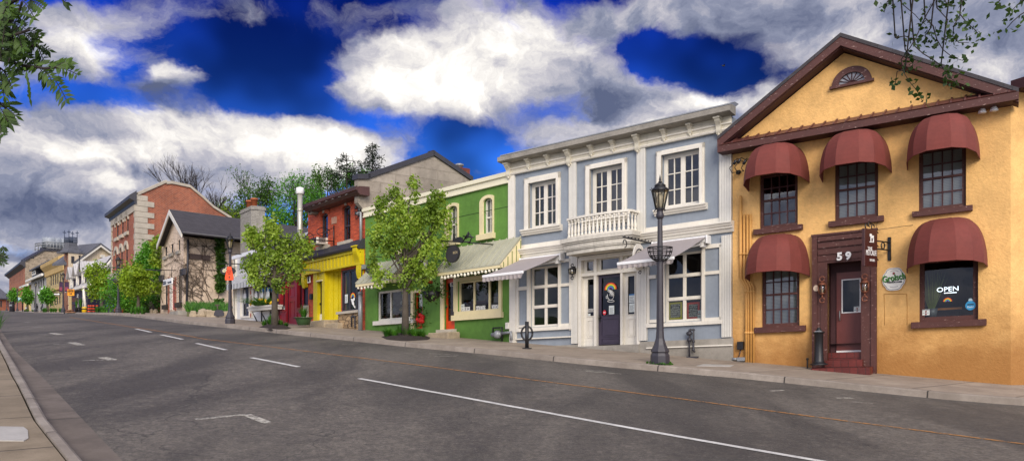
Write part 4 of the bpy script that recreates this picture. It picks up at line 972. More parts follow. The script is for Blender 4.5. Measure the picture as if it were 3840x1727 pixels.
p = B.q('S4', 58, 667, zi); t = thing('round_sticker', 'small round red sticker on the aubergine door glass', 'sticker', B, p[0], p[1], zi); MB(B).prism(arc(p[0], p[1], .055, .07, 0, 345, 15), zi, zi+.004).build('disc', mat('sticker red', '#d8303c', .4), t); MB(B).box(p[0]-.035, p[0]+.035, p[1]-.01, p[1]+.012, zi+.004, zi+.006).build('printed_lines', M_whiteP, t)
# chalkboards
def chalk(label, c, x0, x1, y0, y1, col, rows, w=-.135):
    r = B.R(c, x0, x1, y0, y1, w); t = thing('chalkboard', label, 'chalkboard', B, (r[0]+r[1])/2, r[2], w, 'chalkboards in the coffee shop window')
    MB(B).box(*r, w-.02, w).build('board', M_board, t); m = MB(B).frame(r, .05, w-.02, w+.01); m.build('frame', mat('frame '+col, col, .5), t)
    n = len(rows); hh = (r[3]-r[2]-.1)/n
    for i, s_ in enumerate(rows):
        sz = hh*1.15; text(B, s_, (r[0]+r[1])/2, r[3]-.05-hh*(i+.5), w+.004, sz, M_chalk, t, sx=(r[1]-r[0]-.09)/(len(s_)*sz*.56))
chalk('yellow framed chalkboard in the right shop window', 'S4', 574, 684, 584, 722, '#d8cc18', ['THE $503.71 Fee', 'per million litres that', 'NESTLE would PAY', 'COVERS A FRACTION OF', 'THE PERMIT COST', 'WE Pay the REST'])
chalk('red orange framed chalkboard in the right shop window', 'S4', 722, 824, 584, 718, '#d8401c', ['ROADS designed', 'to LAST 20 yrs', 'wear out in 7', 'OUR TOWNSHIP', 'and taxpayers', 'PAY ALL ROAD &', 'BRIDGE REP'])
card(B, 'paper_notice', 'upper paper notice beside the red framed chalkboard', 'notice', 'S4', 810, 846, 648, 676, -.1, lines=3); card(B, 'paper_notice', 'lower paper notice beside the red framed chalkboard', 'notice', 'S4', 808, 846, 682, 714, -.1, lines=3)
# coffee shop lanterns
lantern('black carriage lantern on the pilaster left of the aubergine door', 'S3', 835, 262, 408, M_black, 'black carriage lanterns', .24, B, .13)
lantern('black carriage lantern mostly behind the right awning', 'S4', 343, 235, 358, M_black, 'black carriage lanterns', .24, B, .13)
# retractable awnings
def ret_awn(label, cl, cr, barl, barr, w, bot):
    a = B.q(*cl); b = B.q(*cr); c_ = B.q(*barl, w); d_ = B.q(*barr, w); u0, u1 = c_[0], d_[0]; vt = (a[1]+b[1])/2; vb_ = (c_[1]+d_[1])/2
    t = thing('retractable_awning', label, 'awning', B, (u0+u1)/2, vt, 0, 'taupe awnings of the coffee shop')
    MB(B).box(u0-.02, u1+.03, vt-.09, vt+.09, .06, .26).box(u0-.03, u0-.0, vt-.13, vt+.1, .0, .3).box(u1, u1+.05, vt-.13, vt+.1, .0, .3).build('cassette', M_awnU, t, bevel=.03)
    m = MB(B); n = 14; V = []
    for i in range(n+1):
        for j in range(7): q = j/6; V.append((u0+(u1-u0)*i/n, vt+(vb_-vt)*q+.05*(1-q)-.02*math.sin(math.pi*q), .26+(w-.26)*q))
    m.add(V, [(i*7+j, (i+1)*7+j, (i+1)*7+j+1, i*7+j+1) for i in range(n) for j in range(6)], True); m.build('fabric', M_awn, t, recalc=False)
    m = MB(B).box(u0-.01, u1+.01, vb_-.06, vb_+.02, w-.02, w+.05); m.build('front_bar', M_awnU, t, bevel=.015)
    dh = vb_-B.q(barl[0], barl[1], bot, w)[1]; m = MB(B); V = []; n = 72
    for i in range(n+1):
        u = u0+(u1-u0)*i/n; sc = abs(math.sin(math.pi*i/n*9)); rp = .03*math.sin(i*.9)+.015*math.sin(i*2.3)
        for j in range(4): q = j/3; V.append((u, vb_-.05-(dh-.05)*q*(.84+.16*sc), w+.03+rp*q))
    m.add(V, [(i*4+j, (i+1)*4+j, (i+1)*4+j+1, i*4+j+1) for i in range(n) for j in range(3)], True); m.build('valance', M_awn, t, recalc=False)
    m = MB(B)
    for s_, uu in ((1, u0+.2), (-1, u1-.12)):
        el = (uu+s_*.45, (vt+vb_)/2-.06, w*.55); m.tube([(uu, vt-.12, .2), el, (uu, vb_-.04, w-.02)], .028, 6); m.box(uu-.05, uu+.05, vt-.2, vt-.05, .05, .25)
    m.build('folding_arm', M_awnU, t)
ret_awn('taupe retractable awning over the left coffee shop window', ('S3', 380, 245), ('S3', 735, 205), ('S3', 28, 365), ('S3', 392, 337), 2.15, 428)
ret_awn('taupe retractable awning over the right window, behind the lamp post', ('S4', 530, 120), ('S4', 890, 88), ('S4', 165, 257), ('S4', 618, 237), 2.3, 322)
# hanging sign bracket above the right awning
p = B.q('S4', 462, 120); t = thing('hanging_sign', 'black bracket with round white sign above the right awning', 'sign', B, p[0], p[1], 0)
e = B.q('S4', 275, 110, 1.6); um = p[0]; m = MB(B).box(um-.02, um+.02, p[1]-.25, p[1]+.15, 0, .03).tube([(um, p[1]+.02, .02), (um, p[1]+.04, 1.9)], .022, 6)
for k in range(9): m.ball((um, p[1]+.07, .2+k*.2), .02, 4)
m.tube([(um, p[1]-.12+.1*math.sin(z), 1.8+.1*math.cos(z)) for z in [j*.6 for j in range(9)]], .014, 5).tube([(um, p[1]-.1+.08*math.sin(z), .15+.08*math.cos(z)) for z in [j*.6 for j in range(9)]], .014, 5); m.build('bracket', M_black, t)
sg = MB(B); cw, cv = 1.0, p[1]-.42
ring_ = [(cw+.33*math.cos(2*math.pi*k/24), cv+.36*math.sin(2*math.pi*k/24)) for k in range(24)]; sg.extr(ring_, um-.02, um+.02); sg.build('sign_board', M_white, t)
for k_, rr in enumerate((.26, .18)):
    m = MB(B); m.tube([(um+.025, cv-.05+rr*math.sin(z), cw+rr*math.cos(z)) for z in [math.pi*j/10 for j in range(11)]], .02, 4); m.build('emblem', M_dark, t)
# gas riser and plinth vent
def riser(fr, label, c, P, w=.12, r=.026, group=None):
    Q = [fr.q(c, *p, w) for p in P]; t = thing('gas_pipe', label, 'pipe', fr, Q[0][0], min(q[1] for q in Q), w); m = MB(fr)
    m.tube([(a, b, w) for a, b in Q], r, 8)
    for a, b in Q[1:-1]: m.ball((a, b, w), r*1.5, 6)
    m.build('pipe', M_dark, t); return t, Q
t, Q = riser(B, 'grey gas riser with valve under the right shop window', 'S4', [(741,1030),(741,905),(743,812),(752,806),(775,806),(775,900),(773,965),(785,985)], .14)
m = MB(B); p = B.q('S4', 720, 835, .14); e = B.q('S4', 741, 835, .14); m.tube([(p[0], p[1], .14), (e[0], p[1], .14)], .04, 8).lathe((e[0], e[1]-.05, .14), [(.06, 0), (.08, .05), (.06, .1)], 8); p = B.q('S4', 741, 885, .14); m.ball((p[0], p[1], .14), .07, 6); m.build('valve', M_dark, t)
r = B.R('S4', 722, 805, 1020, 1036, .14); MB(B).box(*r, .02, .2).build('foot_plate', M_dark, t)

# ======== green building
gb = thing('stucco_building', 'green stucco building with cream parapet and metal awnings', 'building', G, G.W/2); W = G.W
def g1(c, x, y, w=0.): return G.q(c, x, y, w)[1]
vT = g1('F8', 270, 78); vP = g1('F8', 270, 137)
U1 = G.R('F8', 148, 208, 232, 452); U2 = G.R('F8', 378, 439, 180, 410); U0 = G.R('F7', 318, 372, 275, 490)
U0 = (U0[0], U0[1], U1[2], U1[3])
Sx = G.R('F8', 205, 492, 712, 935); Dr = G.R('F8', 117, 184, 708, 1042); S2 = G.R('F7', 136, 375, 770, 975); D2 = G.R('F7', 390, 443, 790, 1030)
D2 = (D2[0], D2[1], g1('F7', 415, 1035), D2[3])
w_ = MB(G); wall(w_, 0, W, -1.2, vT-.1, [U0+(.12,), U1+(.12,), U2+(.12,), Sx, Dr, S2, D2], .2); shell(w_, 0, W, -1.2, vT-.3, 13)
w_.quad((0, vT-.35, 0), (W, vT-.35, 0), (W, vT-.35, -13), (0, vT-.35, -13)); w_.build('wall', M_green, gb, recalc=False)
MB(G).box(-.03, W+.0, vP, vT-.13, .0, .06).box(-.05, W+.0, vT-.13, vT, -.25, .12).box(-.04, W, vP-.05, vP, 0, .085).build('parapet', M_cream2, gb)
m = MB(G)
for y in (285,): a = G.q('F8', 300, y); m.box(0, W, a[1]-.012, a[1]+.012, -.004, .004)
m.build('control_joint', mat('joint', '#2f4a1c', .9), gb)
for r in (U0, U1, U2):
    m = MB(G); uc_ = (r[0]+r[1])/2; hw = (r[1]-r[0])/2; b = .17
    m.box(r[0]-b, r[0], r[2]-.05, r[3]-.12, 0, .06).box(r[1], r[1]+.04, r[2]-.05, r[3]-.12, 0, .06)
    A_ = arc(uc_, r[3]-.12, hw+b, .12+b*.6, 180, 0, 12); Q = arc(uc_, r[3]-.12, hw, .12, 180, 0, 12)
    A_ = [(min(x, r[1]+.04), y) for x, y in A_]
    for i in range(12): m.prism([A_[i], A_[i+1], Q[i+1], Q[i]], 0, .06)
    m.box(r[0]-b-.08, r[1]+.1, r[2]-.2, r[2]-.02, 0, .14); m.build('window_surround', M_cream, gb)
    window(G, gb, r, M_white, M_glass, 2, 1, .1, .05, .035, rail=(r[2]+r[3])/2-.05, blind=True)
room(G, gb, .1, W-.1, U1[2]-.3, vP, M_int, 3., -.25); room(G, gb, .1, W-.1, -.6, g1('F8', 300, 640), M_int, 3.2, -.25)
ps = [G.q('F8', x, 820)[0] for x in (303, 403)]
m = MB(G); b = .12; m.frame((Sx[0]-b, Sx[1]+.05, Sx[2]-.02, Sx[3]+b), b, 0, .07); m.box(Sx[0]-b-.1, Sx[1]+.1, Sx[2]-.2, Sx[2]-.02, 0, .12); m.box(Dr[0]-.15, Dr[0], Dr[2], Dr[3]+b, 0, .07).box(Dr[0], Dr[1]+.01, Dr[3], Dr[3]+b, 0, .07); m.box(Dr[1], Sx[0]-b, Dr[2]+.6, Dr[3]+b, 0, .065)
m.build('shopfront_casing', M_cream, gb)
window(G, gb, Sx, M_cream, M_glassD, 1, 1, .08, .07, posts=ps)
window(G, gb, S2, M_white, M_glassD, 1, 1, .08, .08, posts=[G.q('F7', 218, 870)[0], G.q('F7', 300, 870)[0]], sill=(.15, .16, .12), msill=M_white)
m = MB(G); m.box(D2[0]-.14, D2[0], D2[2], D2[3]+.1, 0, .08).box(D2[0]-.14, D2[1]+.05, D2[3], D2[3]+.1, 0, .075); m.build('door_casing', M_cream, gb)
def gdoor(r, gl, fr=G, root=None, mm=None, w=-.08):
    m = MB(fr); wall(m, r[0], r[1], r[2], r[3], [gl], .05, w); o = m.build('door', mm or M_orangeD, root or gb, recalc=False)
    MB(fr).quad(*[(x, y, w-.03) for x, y in ((gl[0], gl[2]), (gl[1], gl[2]), (gl[1], gl[3]), (gl[0], gl[3]))]).build('pane', M_glassD, o); MB(fr).ball((r[0]+.07, (r[2]+r[3])/2-.1, w+.05), .035, 6).build('handle', M_black, o); return o
gl = G.R('F8', 137, 183, 737, 986, -.08); gl = (gl[0], min(gl[1], Dr[1]-.06), gl[2], gl[3]); gdoor(Dr, gl)
gl = G.R('F7', 408, 440, 800, 985, -.08); gl = (gl[0], min(gl[1], D2[1]-.05), gl[2], gl[3]); gdoor(D2, gl)
MB(G).box(Dr[0]-.25, Dr[1]+.1, Dr[2]-.12, Dr[2], -.2, .18).build('door_sill', M_quoin, gb)
r = G.R('F8', 43, 178, 1062, 1090, .5); MB(G).box(r[0], r[1], r[2]-.3, r[3], .2, .75).build('doorstep', M_rock, gb, bevel=.03)
# painted window lettering and goods
zi = -.09
for s_, x, y in (('HOME DECOR', 257, 915), ('CUSTOM PAINTING', 356, 908), ('WORKSHOPS', 459, 900)):
    p = G.q('F8', x, y, zi); wd = G.q('F8', x+(30 if len(s_) < 12 else 35), y, zi)[0]-G.q('F8', x-(30 if len(s_) < 12 else 35), y, zi)[0]
    t = thing('window_lettering', 'black band lettered '+s_.lower()+' on the green building shop window', 'sign', G, p[0], p[1], zi)
    MB(G).box(p[0]-wd*.56, p[0]+wd*.56, p[1]-.2, p[1]+.16, zi-.002, zi+.002).build('band', M_signblk, t); text(G, s_, p[0], p[1]+.02, zi+.004, .2, M_whiteP, t, sx=wd/(len(s_)*.135), bold=.008); text(G, '~', p[0], p[1]-.12, zi+.004, .22, M_whiteP, t, name='flourish', sx=2)
card(G, 'paper_notice', 'white notice in the left pane of the green shop window', 'notice', 'F8', 219, 249, 877, 906, zi, lines=4)
p = G.q('F8', 162, 748, -.06); t = thing('door_number', 'white number 63 on the right orange door glass', 'number', G, p[0], p[1], -.06); text(G, '63', p[0]+.03, p[1], -.075, .24, M_whiteP, t)
card(G, 'paper_notice', 'long white list hung in the left orange door glass', 'notice', 'F7', 423, 442, 795, 885, -.07, lines=12)
t = thing('table_lamp', 'white shaded table lamp inside the green shop window', 'lamp', G, *G.q('F8', 268, 860, -.9), -.9); p = G.q('F8', 268, 860, -.9); MB(G).lathe((p[0], p[1], -.9), [(.12, -.35), (.1, -.3), (.03, -.2), (.05, 0), (.02, .15)], 10).build('lamp_base', M_brick_c, t); MB(G).lathe((p[0], p[1]+.05, -.9), [(.28, 0), (.22, .38)], 14).build('lamp_shade', M_white, t)
p = G.q('F8', 355, 880, -.9); t = thing('cabinet', 'dark brown painted cabinet inside the green shop window', 'cabinet', G, p[0], Sx[2]-.3, -.9); MB(G).box(p[0]-.45, p[0]+.45, Sx[2]-.4, p[1]+.12, -1.2, -.7).build('carcass', mat('rust cabinet', '#6a3020', .6), t)
m = MB(G)
for k in range(8): a = G.q('F8', 330+rng.uniform(0, 55), 780+rng.uniform(0, 60), -1.2); m.ball((a[0], a[1], -1.2), rng.uniform(.07, .14), 5)
t = thing('wall_hanging', 'pale blue painted hanging hanging inside the middle pane', 'panel', G, *G.q('F8', 355, 800, -1.2), -1.2); m.build('panel', mat('pale teal', '#7fa8a4', .7, .4, 8.), t)
r = G.R('F8', 458, 520, 730, 830, -1.); t = thing('shutter_panel', 'teal louvred shutter inside the right pane', 'shutter', G, r[0], r[2], -1.); MB(G).box(*r, -1.03, -1.0).build('shutter', mat('teal shutter', '#4c7c80', .6, .15, 2., kind='clap', p=.09, lw=.3), t)
r = G.R('F8', 434, 500, 825, 895, -.8); t = thing('display_board', 'beige board standing inside the right pane', 'board', G, r[0], r[2], -.8); MB(G).box(*r, -.84, -.8).build('board', mat('beige board', '#9a9480', .8), t)
r = G.R('F8', 143, 180, 905, 985, -.5); t = thing('carton', 'brown cardboard panel behind the right orange door', 'carton', G, r[0], r[2], -.5); MB(G).box(*r, -.6, -.5).build('carton', mat('cardboard', '#a8794a', .8), t)
# shelves of crockery in the left window
t = thing('display_shelf', 'tiered shelf of crockery in the left green building window', 'shelf', G, *G.q('F7', 250, 960, -.6), -.6); m = MB(G)
for y in (880, 925, 965): a = G.q('F7', 160, y, -.6); b = G.q('F7', 345, y, -.6); v_ = G.q('F7', 250, y, -.6)[1]; m.box(a[0], b[0], v_-.03, v_, -.9, -.4)
m.build('shelf_board', M_brown, t)
for k in range(14):
    y = rng.choice((880, 925, 965)); a = G.q('F7', rng.uniform(165, 345), y, -.6); v_ = G.q('F7', 250, y, -.6)[1]; s_ = rng.uniform(.08, .16); cc = rng.choice(['#c8c4b4', '#8a3a20', '#b89850', '#d8d4c8', '#6a7a80'])
    tt = thing('crockery', 'small %s piece of crockery on the shelf in the left window' % dict([('#c8c4b4','pale'),('#8a3a20','rust'),('#b89850','mustard'),('#d8d4c8','white'),('#6a7a80','slate')])[cc], 'crockery', G, a[0], v_, -.6, 'crockery on the shop window shelf'); MB(G).lathe((a[0], v_, -.6), [(s_*.5, 0), (s_, s_*.5), (s_*.9, s_*1.1), (s_*.4, s_*1.4), (s_*.5, s_*1.6)], 10).build('vessel', mat('ware '+cc, cc, .3), tt)
# metal pent awnings
def pent(label, tl, tr, bl, br_, w):
    a, b = G.q(*tl), G.q(*tr); c_, d_ = G.q(*bl, w), G.q(*br_, w); u0, u1 = c_[0], d_[0]; vt = (a[1]+b[1])/2; vb_ = (c_[1]+d_[1])/2
    t = thing('metal_awning', label, 'awning', G, (u0+u1)/2, vb_, 0, 'ribbed metal awnings of the green building'); m = MB(G)
    m.extr([(0, vt), (.05, vt), (w, vb_), (w, vb_-.04), (0, vt-.06)], u0, u1); n = int((u1-u0)/.3)
    for i in range(n+1): u = u0+(u1-u0)*i/n; m.extr([(.02, vt+.0), (.03, vt+.04), (w+.01, vb_+.03), (w+.01, vb_)], u-.015, u+.02)
    m.build('roof_sheet', M_metalroof, t); m = MB(G)
    for u in (u0, u1): m.extr([(0, vt-.04), (w-.02, vb_-.02), (w-.02, vb_-.12), (0, vb_-.12)], u-.03, u)
    m.box(u0, u1-.0, vb_-.13, vb_-.045, w-.06, w-.005); m.build('end_panel', M_cream, t); m = MB(G)
    for k in range(5):
        q = k/5; m.box(u1+.0, u1+.012, vb_-.1, vb_+(vt-vb_)*(1-q)-.12, w*q+.02, w*q+.05)
    m.build('end_slat', mat('olive slat', '#7c8450', .7), t); return u0, u1, vb_
a = pent('larger ribbed metal awning over the right shop window', ('F8', 130, 518), ('F8', 515, 452), ('F8', 55, 672), ('F8', 482, 605), .95)
b = pent('smaller ribbed metal awning at the left end, behind the tree', ('F7', 55, 615), ('F7', 250, 560), ('F7', -12, 732), ('F7', 215, 695), .95)
r = G.R('F7', 255, 470, 560, 655, .05); t = thing('shop_sign', 'white fascia board half hidden by the tree on the green wall', 'sign', G, r[0], r[2], 0); MB(G).box(*r, .0, .06).build('sign_board', M_white, t); m = MB(G).frame(r, .05, .06, .08); m.build('frame', M_cream, t)
def festoon(label, c, x0, y0, x1, y1, n, w):
    A_, B_ = G.q(c, x0, y0, w), G.q(c, x1, y1, w); t = thing('string_lights', label, 'lights', G, A_[0], A_[1], w, 'bulb strings under the metal awnings'); P = []
    for i in range(n*3+1): q = i/(n*3); P.append((A_[0]+(B_[0]-A_[0])*q, A_[1]+(B_[1]-A_[1])*q+.07-.05*abs(math.sin(q*n*math.pi/3)), w))
    MB(G).tube(P, .012, 4).build('cable', M_black, t)
    for i in range(n):
        p = P[i*3+1]; MB(G).lathe((p[0], p[1]-.17, w), [(.01, 0), (.045, .03), (.05, .06), (.03, .11), (.02, .14)], 8).build('bulb', M_bulb, t)
festoon('string of clear bulbs under the larger metal awning', 'F8', 93, 690, 478, 632, 17, .9); festoon('string of clear bulbs under the smaller left metal awning', 'F7', 0, 748, 185, 730, 8, .9)
# oval hanging signs with swan bracket
def oval(label, c, cx_, cy, rx, ry, w, txt, side=1, tilt=0):
    p = G.q(c, cx_, cy, w); rw = abs(G.q(c, cx_+rx, cy, w)[0]-p[0]); rv = abs(G.q(c, cx_, cy-ry, w)[1]-p[1])
    t = thing('hanging_sign', label, 'sign', G, p[0], p[1], w); MB(G).prism(arc(p[0], p[1], rw, rv, 0, 348, 29), w-.03, w+.03).build('sign_board', M_signblk, t)
    MB(G).prism(arc(p[0], p[1], rw*.92, rv*.92, 0, 348, 29), w+.03, w+.033).build('sign_face', mat('dark sign face', '#2a2628', .4), t)
    text(G, txt[0], p[0]+txt[1]*rw, p[1]+txt[2]*rv, w+.036, rv*.42, mat('dull gold', '#b0a078', .5), t, sx=.9); return t, p, rw, rv
t, p, rw, rv = oval('black oval hanging sign below the iron swan', 'F8', 173, 547, 44, 57, 1.25, ('RCH', .45, .1))
m = MB(G); a = G.q('F8', 98, 463, 1.25); e = G.q('F8', 285, 480, 1.25); m.tube([(a[0], a[1], 1.25), (e[0], e[1]+.06, 1.25)], .02, 6); m.tube([(e[0]-.1, e[1]+.05, 1.25), (e[0]-.05, e[1]+.06, .0)], .02, 6)
for x in (150, 190): q = G.q('F8', x, 475, 1.25); m.tube([(q[0], q[1], 1.25), (q[0], q[1]-.15, 1.25)], .012, 4)
m.build('bracket', M_black, t)
sw_ = [(172,470),(175,440),(176,418),(181,412),(188,416),(192,424),(189,420),(184,420),(183,432),(190,445),(205,437),(222,434),(236,440),(240,460),(232,474)]
m = MB(G).prism([G.q('F8', x, y, 1.25) for x, y in sw_], 1.235, 1.265)
ar = [[(236,474),(275,403),(297,438),(280,480)],[(240,430),(312,437)],[(258,450),(275,403)]]
for L in ar: m.tube([(*G.q('F8', x, y, 1.25), 1.25) for x, y in L], .022, 5)
m.prism([G.q('F8', x, y, 1.25) for x, y in ((262,430),(275,403),(280,435),(270,445))], 1.24, 1.26); m.build('swan_emblem', M_black, t)
t, p, rw, rv = oval('black oval hanging sign at the left awning, partly behind the tree', 'F7', 100, 628, 40, 38, 1.0, ('HON', -.45, .45)); MB(G).tube([(p[0], p[1]+rv, 1.), (p[0], p[1]+rv+.25, 1.), (p[0], p[1]+rv+.25, .0)], .02, 6).build('bracket', M_black, t)
# gas meter, box and hose
r = G.R('F8', 437, 496, 1032, 1100, .15); t = thing('gas_meter', 'grey gas meter in black pipework low on the green wall', 'meter', G, r[0], r[2], 0); m = MB(G); c_ = [(r[0], r[2]+.1), (r[0], r[3]), (r[1], r[3]), (r[1], r[2]-.1)]
m.tube([(a, b, .15) for a, b in c_], .03, 6); m.build('pipework', M_black, t); cu_, cv_ = (r[0]+r[1])/2+.05, (r[2]+r[3])/2
m = MB(G).lathe((cu_, cv_-.2, .2), [(.07, .03), (.12, .08), (.12, .22), (.06, .28)], 12); m.tube([(cu_-.25, cv_-.05, .2), (cu_+.15, cv_-.05, .2)], .07, 8); m.build('meter', M_galv, t)
a, b, c_ = G.q('F8', 495, 1068, .15), G.q('F8', 556, 1062, .15), G.q('F8', 562, 1115, .15); MB(G).tube([(a[0], a[1], .15), (b[0], b[1], .15), (c_[0]-.03, c_[1], .15)], .05, 8).build('outlet_pipe', M_galv, t)
r = G.R('F8', 523, 545, 997, 1040, .05); t = thing('meter_box', 'small pale electrical box above the gas pipe on the green wall', 'box', G, r[0], r[2], 0); MB(G).box(*r, 0, .1).build('box', M_white, t, bevel=.01)

# ======== red brick building with yellow shopfront
rb = thing('brick_building', 'orange red brick building with yellow board shopfront', 'building', R, R.W/2); W = R.W
def r1(c, x, y, w=0.): return R.q(c, x, y, w)[1]
vT = r1('F6', 300, 160); U1 = R.R('F6', 203, 259, 236, 482); U2 = R.R('F6', 365, 428, 178, 445); vy0, vy1 = r1('F6', 300, 665), r1('F6', 300, 552)
shw = R.R('F6', 360, 500, 655, 968); ent = (R.q('F6', 165, 900)[0], R.q('F6', 358, 900)[0], -.0, vy0)
w_ = MB(R); wall(w_, 0, W, -1.2, vT, [U1+(.14,), U2+(.14,), shw, (ent[0], ent[1], -.05, vy0)], .2); shell(w_, 0, W, -1.2, vT, 14)
w_.build('wall', M_redbrick, rb, recalc=False)
for r in (U1, U2):
    window(R, rb, r, M_dark, M_glass, 1, 1, .12, .09, rail=(r[2]+r[3])/2-.1); m = MB(R).box(r[0]-.2, r[1]+.2, r[2]-.17, r[2], 0, .12).build('window_ledge', M_quoin, rb)
    uc_ = (r[0]+r[1])/2; MB(R).prism([(uc_-.07, r[3]+.0), (uc_+.07, r[3]), (uc_+.1, r[3]+.42), (uc_-.1, r[3]+.42)], 0, .05).build('keystone', M_quoin, rb)
    m = MB(R); A_ = arc(uc_, r[3]-.14, (r[1]-r[0])/2+.2, .36, 165, 15, 10); Q = arc(uc_, r[3]-.14, (r[1]-r[0])/2+.02, .15, 165, 15, 10)
    for i in range(10): m.prism([A_[i], A_[i+1], Q[i+1], Q[i]], 0, .03)
    m.build('brick_hood', M_redbrick, rb)
r = R.R('F6', 290, 327, 266, 316); MB(R).box(*r, 0, .03).build('stone_plaque', mat('blush stone', '#b58a74', .8), rb)
room(R, rb, .1, W-.1, U1[2]-.3, vT-.3, M_int, 3., -.25)
# cornice and roof
w = .55; a, b = R.q('F6', 72, 205, w), R.q('F6', 478, 60, w); m = MB(R); u0, u1 = a[0], b[0]; vt = (r1('F6', 75, 178, w)+r1('F6', 475, 25, w))/2; vb_ = (r1('F6', 80, 225, w)+r1('F6', 470, 95, w))/2
m.extr([(0, vb_-.02), (w-.12, vb_), (w, vb_+.1), (w, vt-.08), (w-.1, vt), (0, vt+.02)], u0, u1); m.extr([(w, vb_+.12), (w+.09, vb_+.15), (w+.1, vb_+.26), (w, vb_+.27)], u0, u1+.05); m.build('cornice', M_brown, rb)
m = MB(R)
for i in range(6): u = u0+.9+i*.55; m.box(u, u+.16, vt-.2, vt-.14, w, w+.02)
m.build('snow_guard', M_whiteP, rb)
RV = (u0, u1, vt, w)
MB(R).box(u0-.02, u0+.35, vb_-.1, vt+.1, -.1, .3).build('eave_stone', M_ashlar, rb)
# party gable on the right, standing above the green roof
PW = Frame(R.T(W, 0), R.ang+math.pi/2, 0.)
def solve(x, y):      # point of the party wall plane seen at that place
    lo, hi = -2, 40
    for _ in range(40):
        mm = (lo+hi)/2; a = PW.T(mm, 0)
        if CX+F*a.x/a.y < x: lo = mm
        else: hi = mm
    a = PW.T(lo, 0); return lo, EYE+(YH-y)/F*a.y-a.z
pts = [solve(*p) for p in ((1340,672),(1380,671),(1623,582),(1765,680))]; print('party', pts)
gp = [(.06, 0), (.06, pts[0][1]-1.3), (pts[0][0], pts[0][1]-.9)]+pts+[(pts[-1][0], 0)]
MB(PW).prism(gp, -.22, .03).build('gable_wall', M_ashlar, rb); m = MB(PW)
for a, b in zip(pts[:-1], pts[1:]): m.prism([(a[0]-.05, a[1]+.0), (b[0]+.05, b[1]+.0), (b[0]+.05, b[1]+.2), (a[0]-.05, a[1]+.2)], -.3, .12)
m.build('gable_coping', M_dark, rb)
rz, re_ = pts[2][0], pts[3][0]; vt_ = RV[2]; k1 = pts[2][1]-.1
m = MB(R); m.add([(RV[0], vt_, RV[3]), (W, vt_, RV[3]), (W, k1, -rz), (RV[0], k1, -rz), (W, pts[3][1]-.1, -re_-.4), (RV[0], pts[3][1]-.1, -re_-.4)], [(0, 1, 2, 3), (3, 2, 4, 5)]); m.build('roof', M_shingleD, rb)
ca, cb = solve(1712, 640), solve(1762, 640); m = MB(PW).box(ca[0]+.1, cb[0], ca[1]-1.5, ca[1]+.18, -.55, -.0); chm = m.build('chimney', M_chimney, rb); MB(PW).lathe(((ca[0]+cb[0])/2, ca[1]+.16, -.28), [(.14, 0), (.14, .12), (.2, .14), (.2, .2), (.1, .24)], 12).build('chimney_pot', M_galv, chm)
# yellow shopfront
m = MB(R).box(-.08, W-.05, vy0, vy1-.02, .0, .14); bd = m.build('fascia_board', M_yellow, rb); m = MB(R)
n = 16
for i in range(n+1): u = -.04+(W-.1)*i/n; m.box(u, u+.05, vy0+.08, vy1-.14, .14, .17)
m.box(-.1, W-.05, vy0-.0, vy0+.07, .142, .19).box(-.1, W-.05, vy1-.14, vy1-.02, .142, .2); m.build('batten', M_yellow, bd)
MB(R).extr([(0, vy1-.02), (.3, vy1-.02), (.34, vy1+.06), (.1, vy1+.36), (0, vy1+.4)], -.15, W).build('shop_cornice', M_dark, rb)
for u in (R.q('F6', 100, 640)[0], R.q('F6', 515, 600)[0]): corbel(R, u, vy1+.1, 1.25, .28, .3, rb, M_yellow)
dpt = -1.35
m = MB(R); a_ = ent[0]; db = R.q('F6', 250, 900)[0]; da = R.q('F6', 195, 900)[0]; pv0 = r1('F6', 195, 1045)
m.box(a_, da, pv0-.05, vy0, -.15, .10); m.box(R.q('F6', 230, 900)[0], db, pv0-.15, vy0, -.15, .10); m.box(da, R.q('F6', 230, 900)[0], vy0-.35, vy0, -.15, .06)
m.quad((db, -.3, -.1), (db, vy0, -.1), (ent[1], vy0, dpt*.6), (ent[1], -.3, dpt*.6)); m.box(ent[1]-.02, ent[1]+.02, -.3, vy0, dpt, -.02)
m.quad((db, vy0-.002, .0), (ent[1], vy0-.002, 0), (ent[1], vy0-.002, dpt), (db, vy0-.002, dpt)); m.build('yellow_surround', M_yellow, rb)
m = MB(R)
for k in range(1, 6): q = k/6; u = db+(ent[1]-db)*q; ww = -.1+(dpt*.6+.1)*q; m.box(u-.015, u+.015, -.1, vy0-.05, ww, ww+.03)
m.build('recess_batten', M_yellow, rb)
dl = (da, R.q('F6', 230, 900)[0], pv0+.02, r1('F6', 213, 748)); gdoor(dl, (dl[0]+.1, dl[1]-.1, dl[2]+.8, dl[3]-.15), R, rb, mat('dark olive door', '#4a4020', .5), -.05)
MB(R).box(dl[0], dl[1], dl[2]-.02, dl[2]+.28, -.05, -.02).build('kick_plate', M_white, rb); MB(R).box(dl[0]-.05, dl[1]+.08, dl[3]-.0, dl[3]+.06, -.05, .14).build('door_hood', M_cream, rb)
MB(R).quad((dl[0], dl[3]+.06, -.08), (dl[1], dl[3]+.06, -.08), (dl[1], vy0-.35, -.08), (dl[0], vy0-.35, -.08)).build('transom_pane', M_glassD, rb)
window(R, rb, shw, M_lamp, M_glassD, 1, 1, .05, .07, posts=[R.q('F6', x, 800)[0] for x in (415, 468)])
room(R, rb, ent[1]+.05, W-.05, shw[2]-.1, vy0-.02, mat('olive room', '#5c5a20', .9, .3), 3., -.22)
MB(R).box(shw[0]-.1, shw[1]+.15, shw[2]-.1, shw[2], -.2, .2).build('window_ledge', M_quoin, rb); MB(R).box(shw[0]-.05, shw[1]+.1, -1., shw[2]-.1, .0, .12).build('stone_base', M_rubbleS, rb)
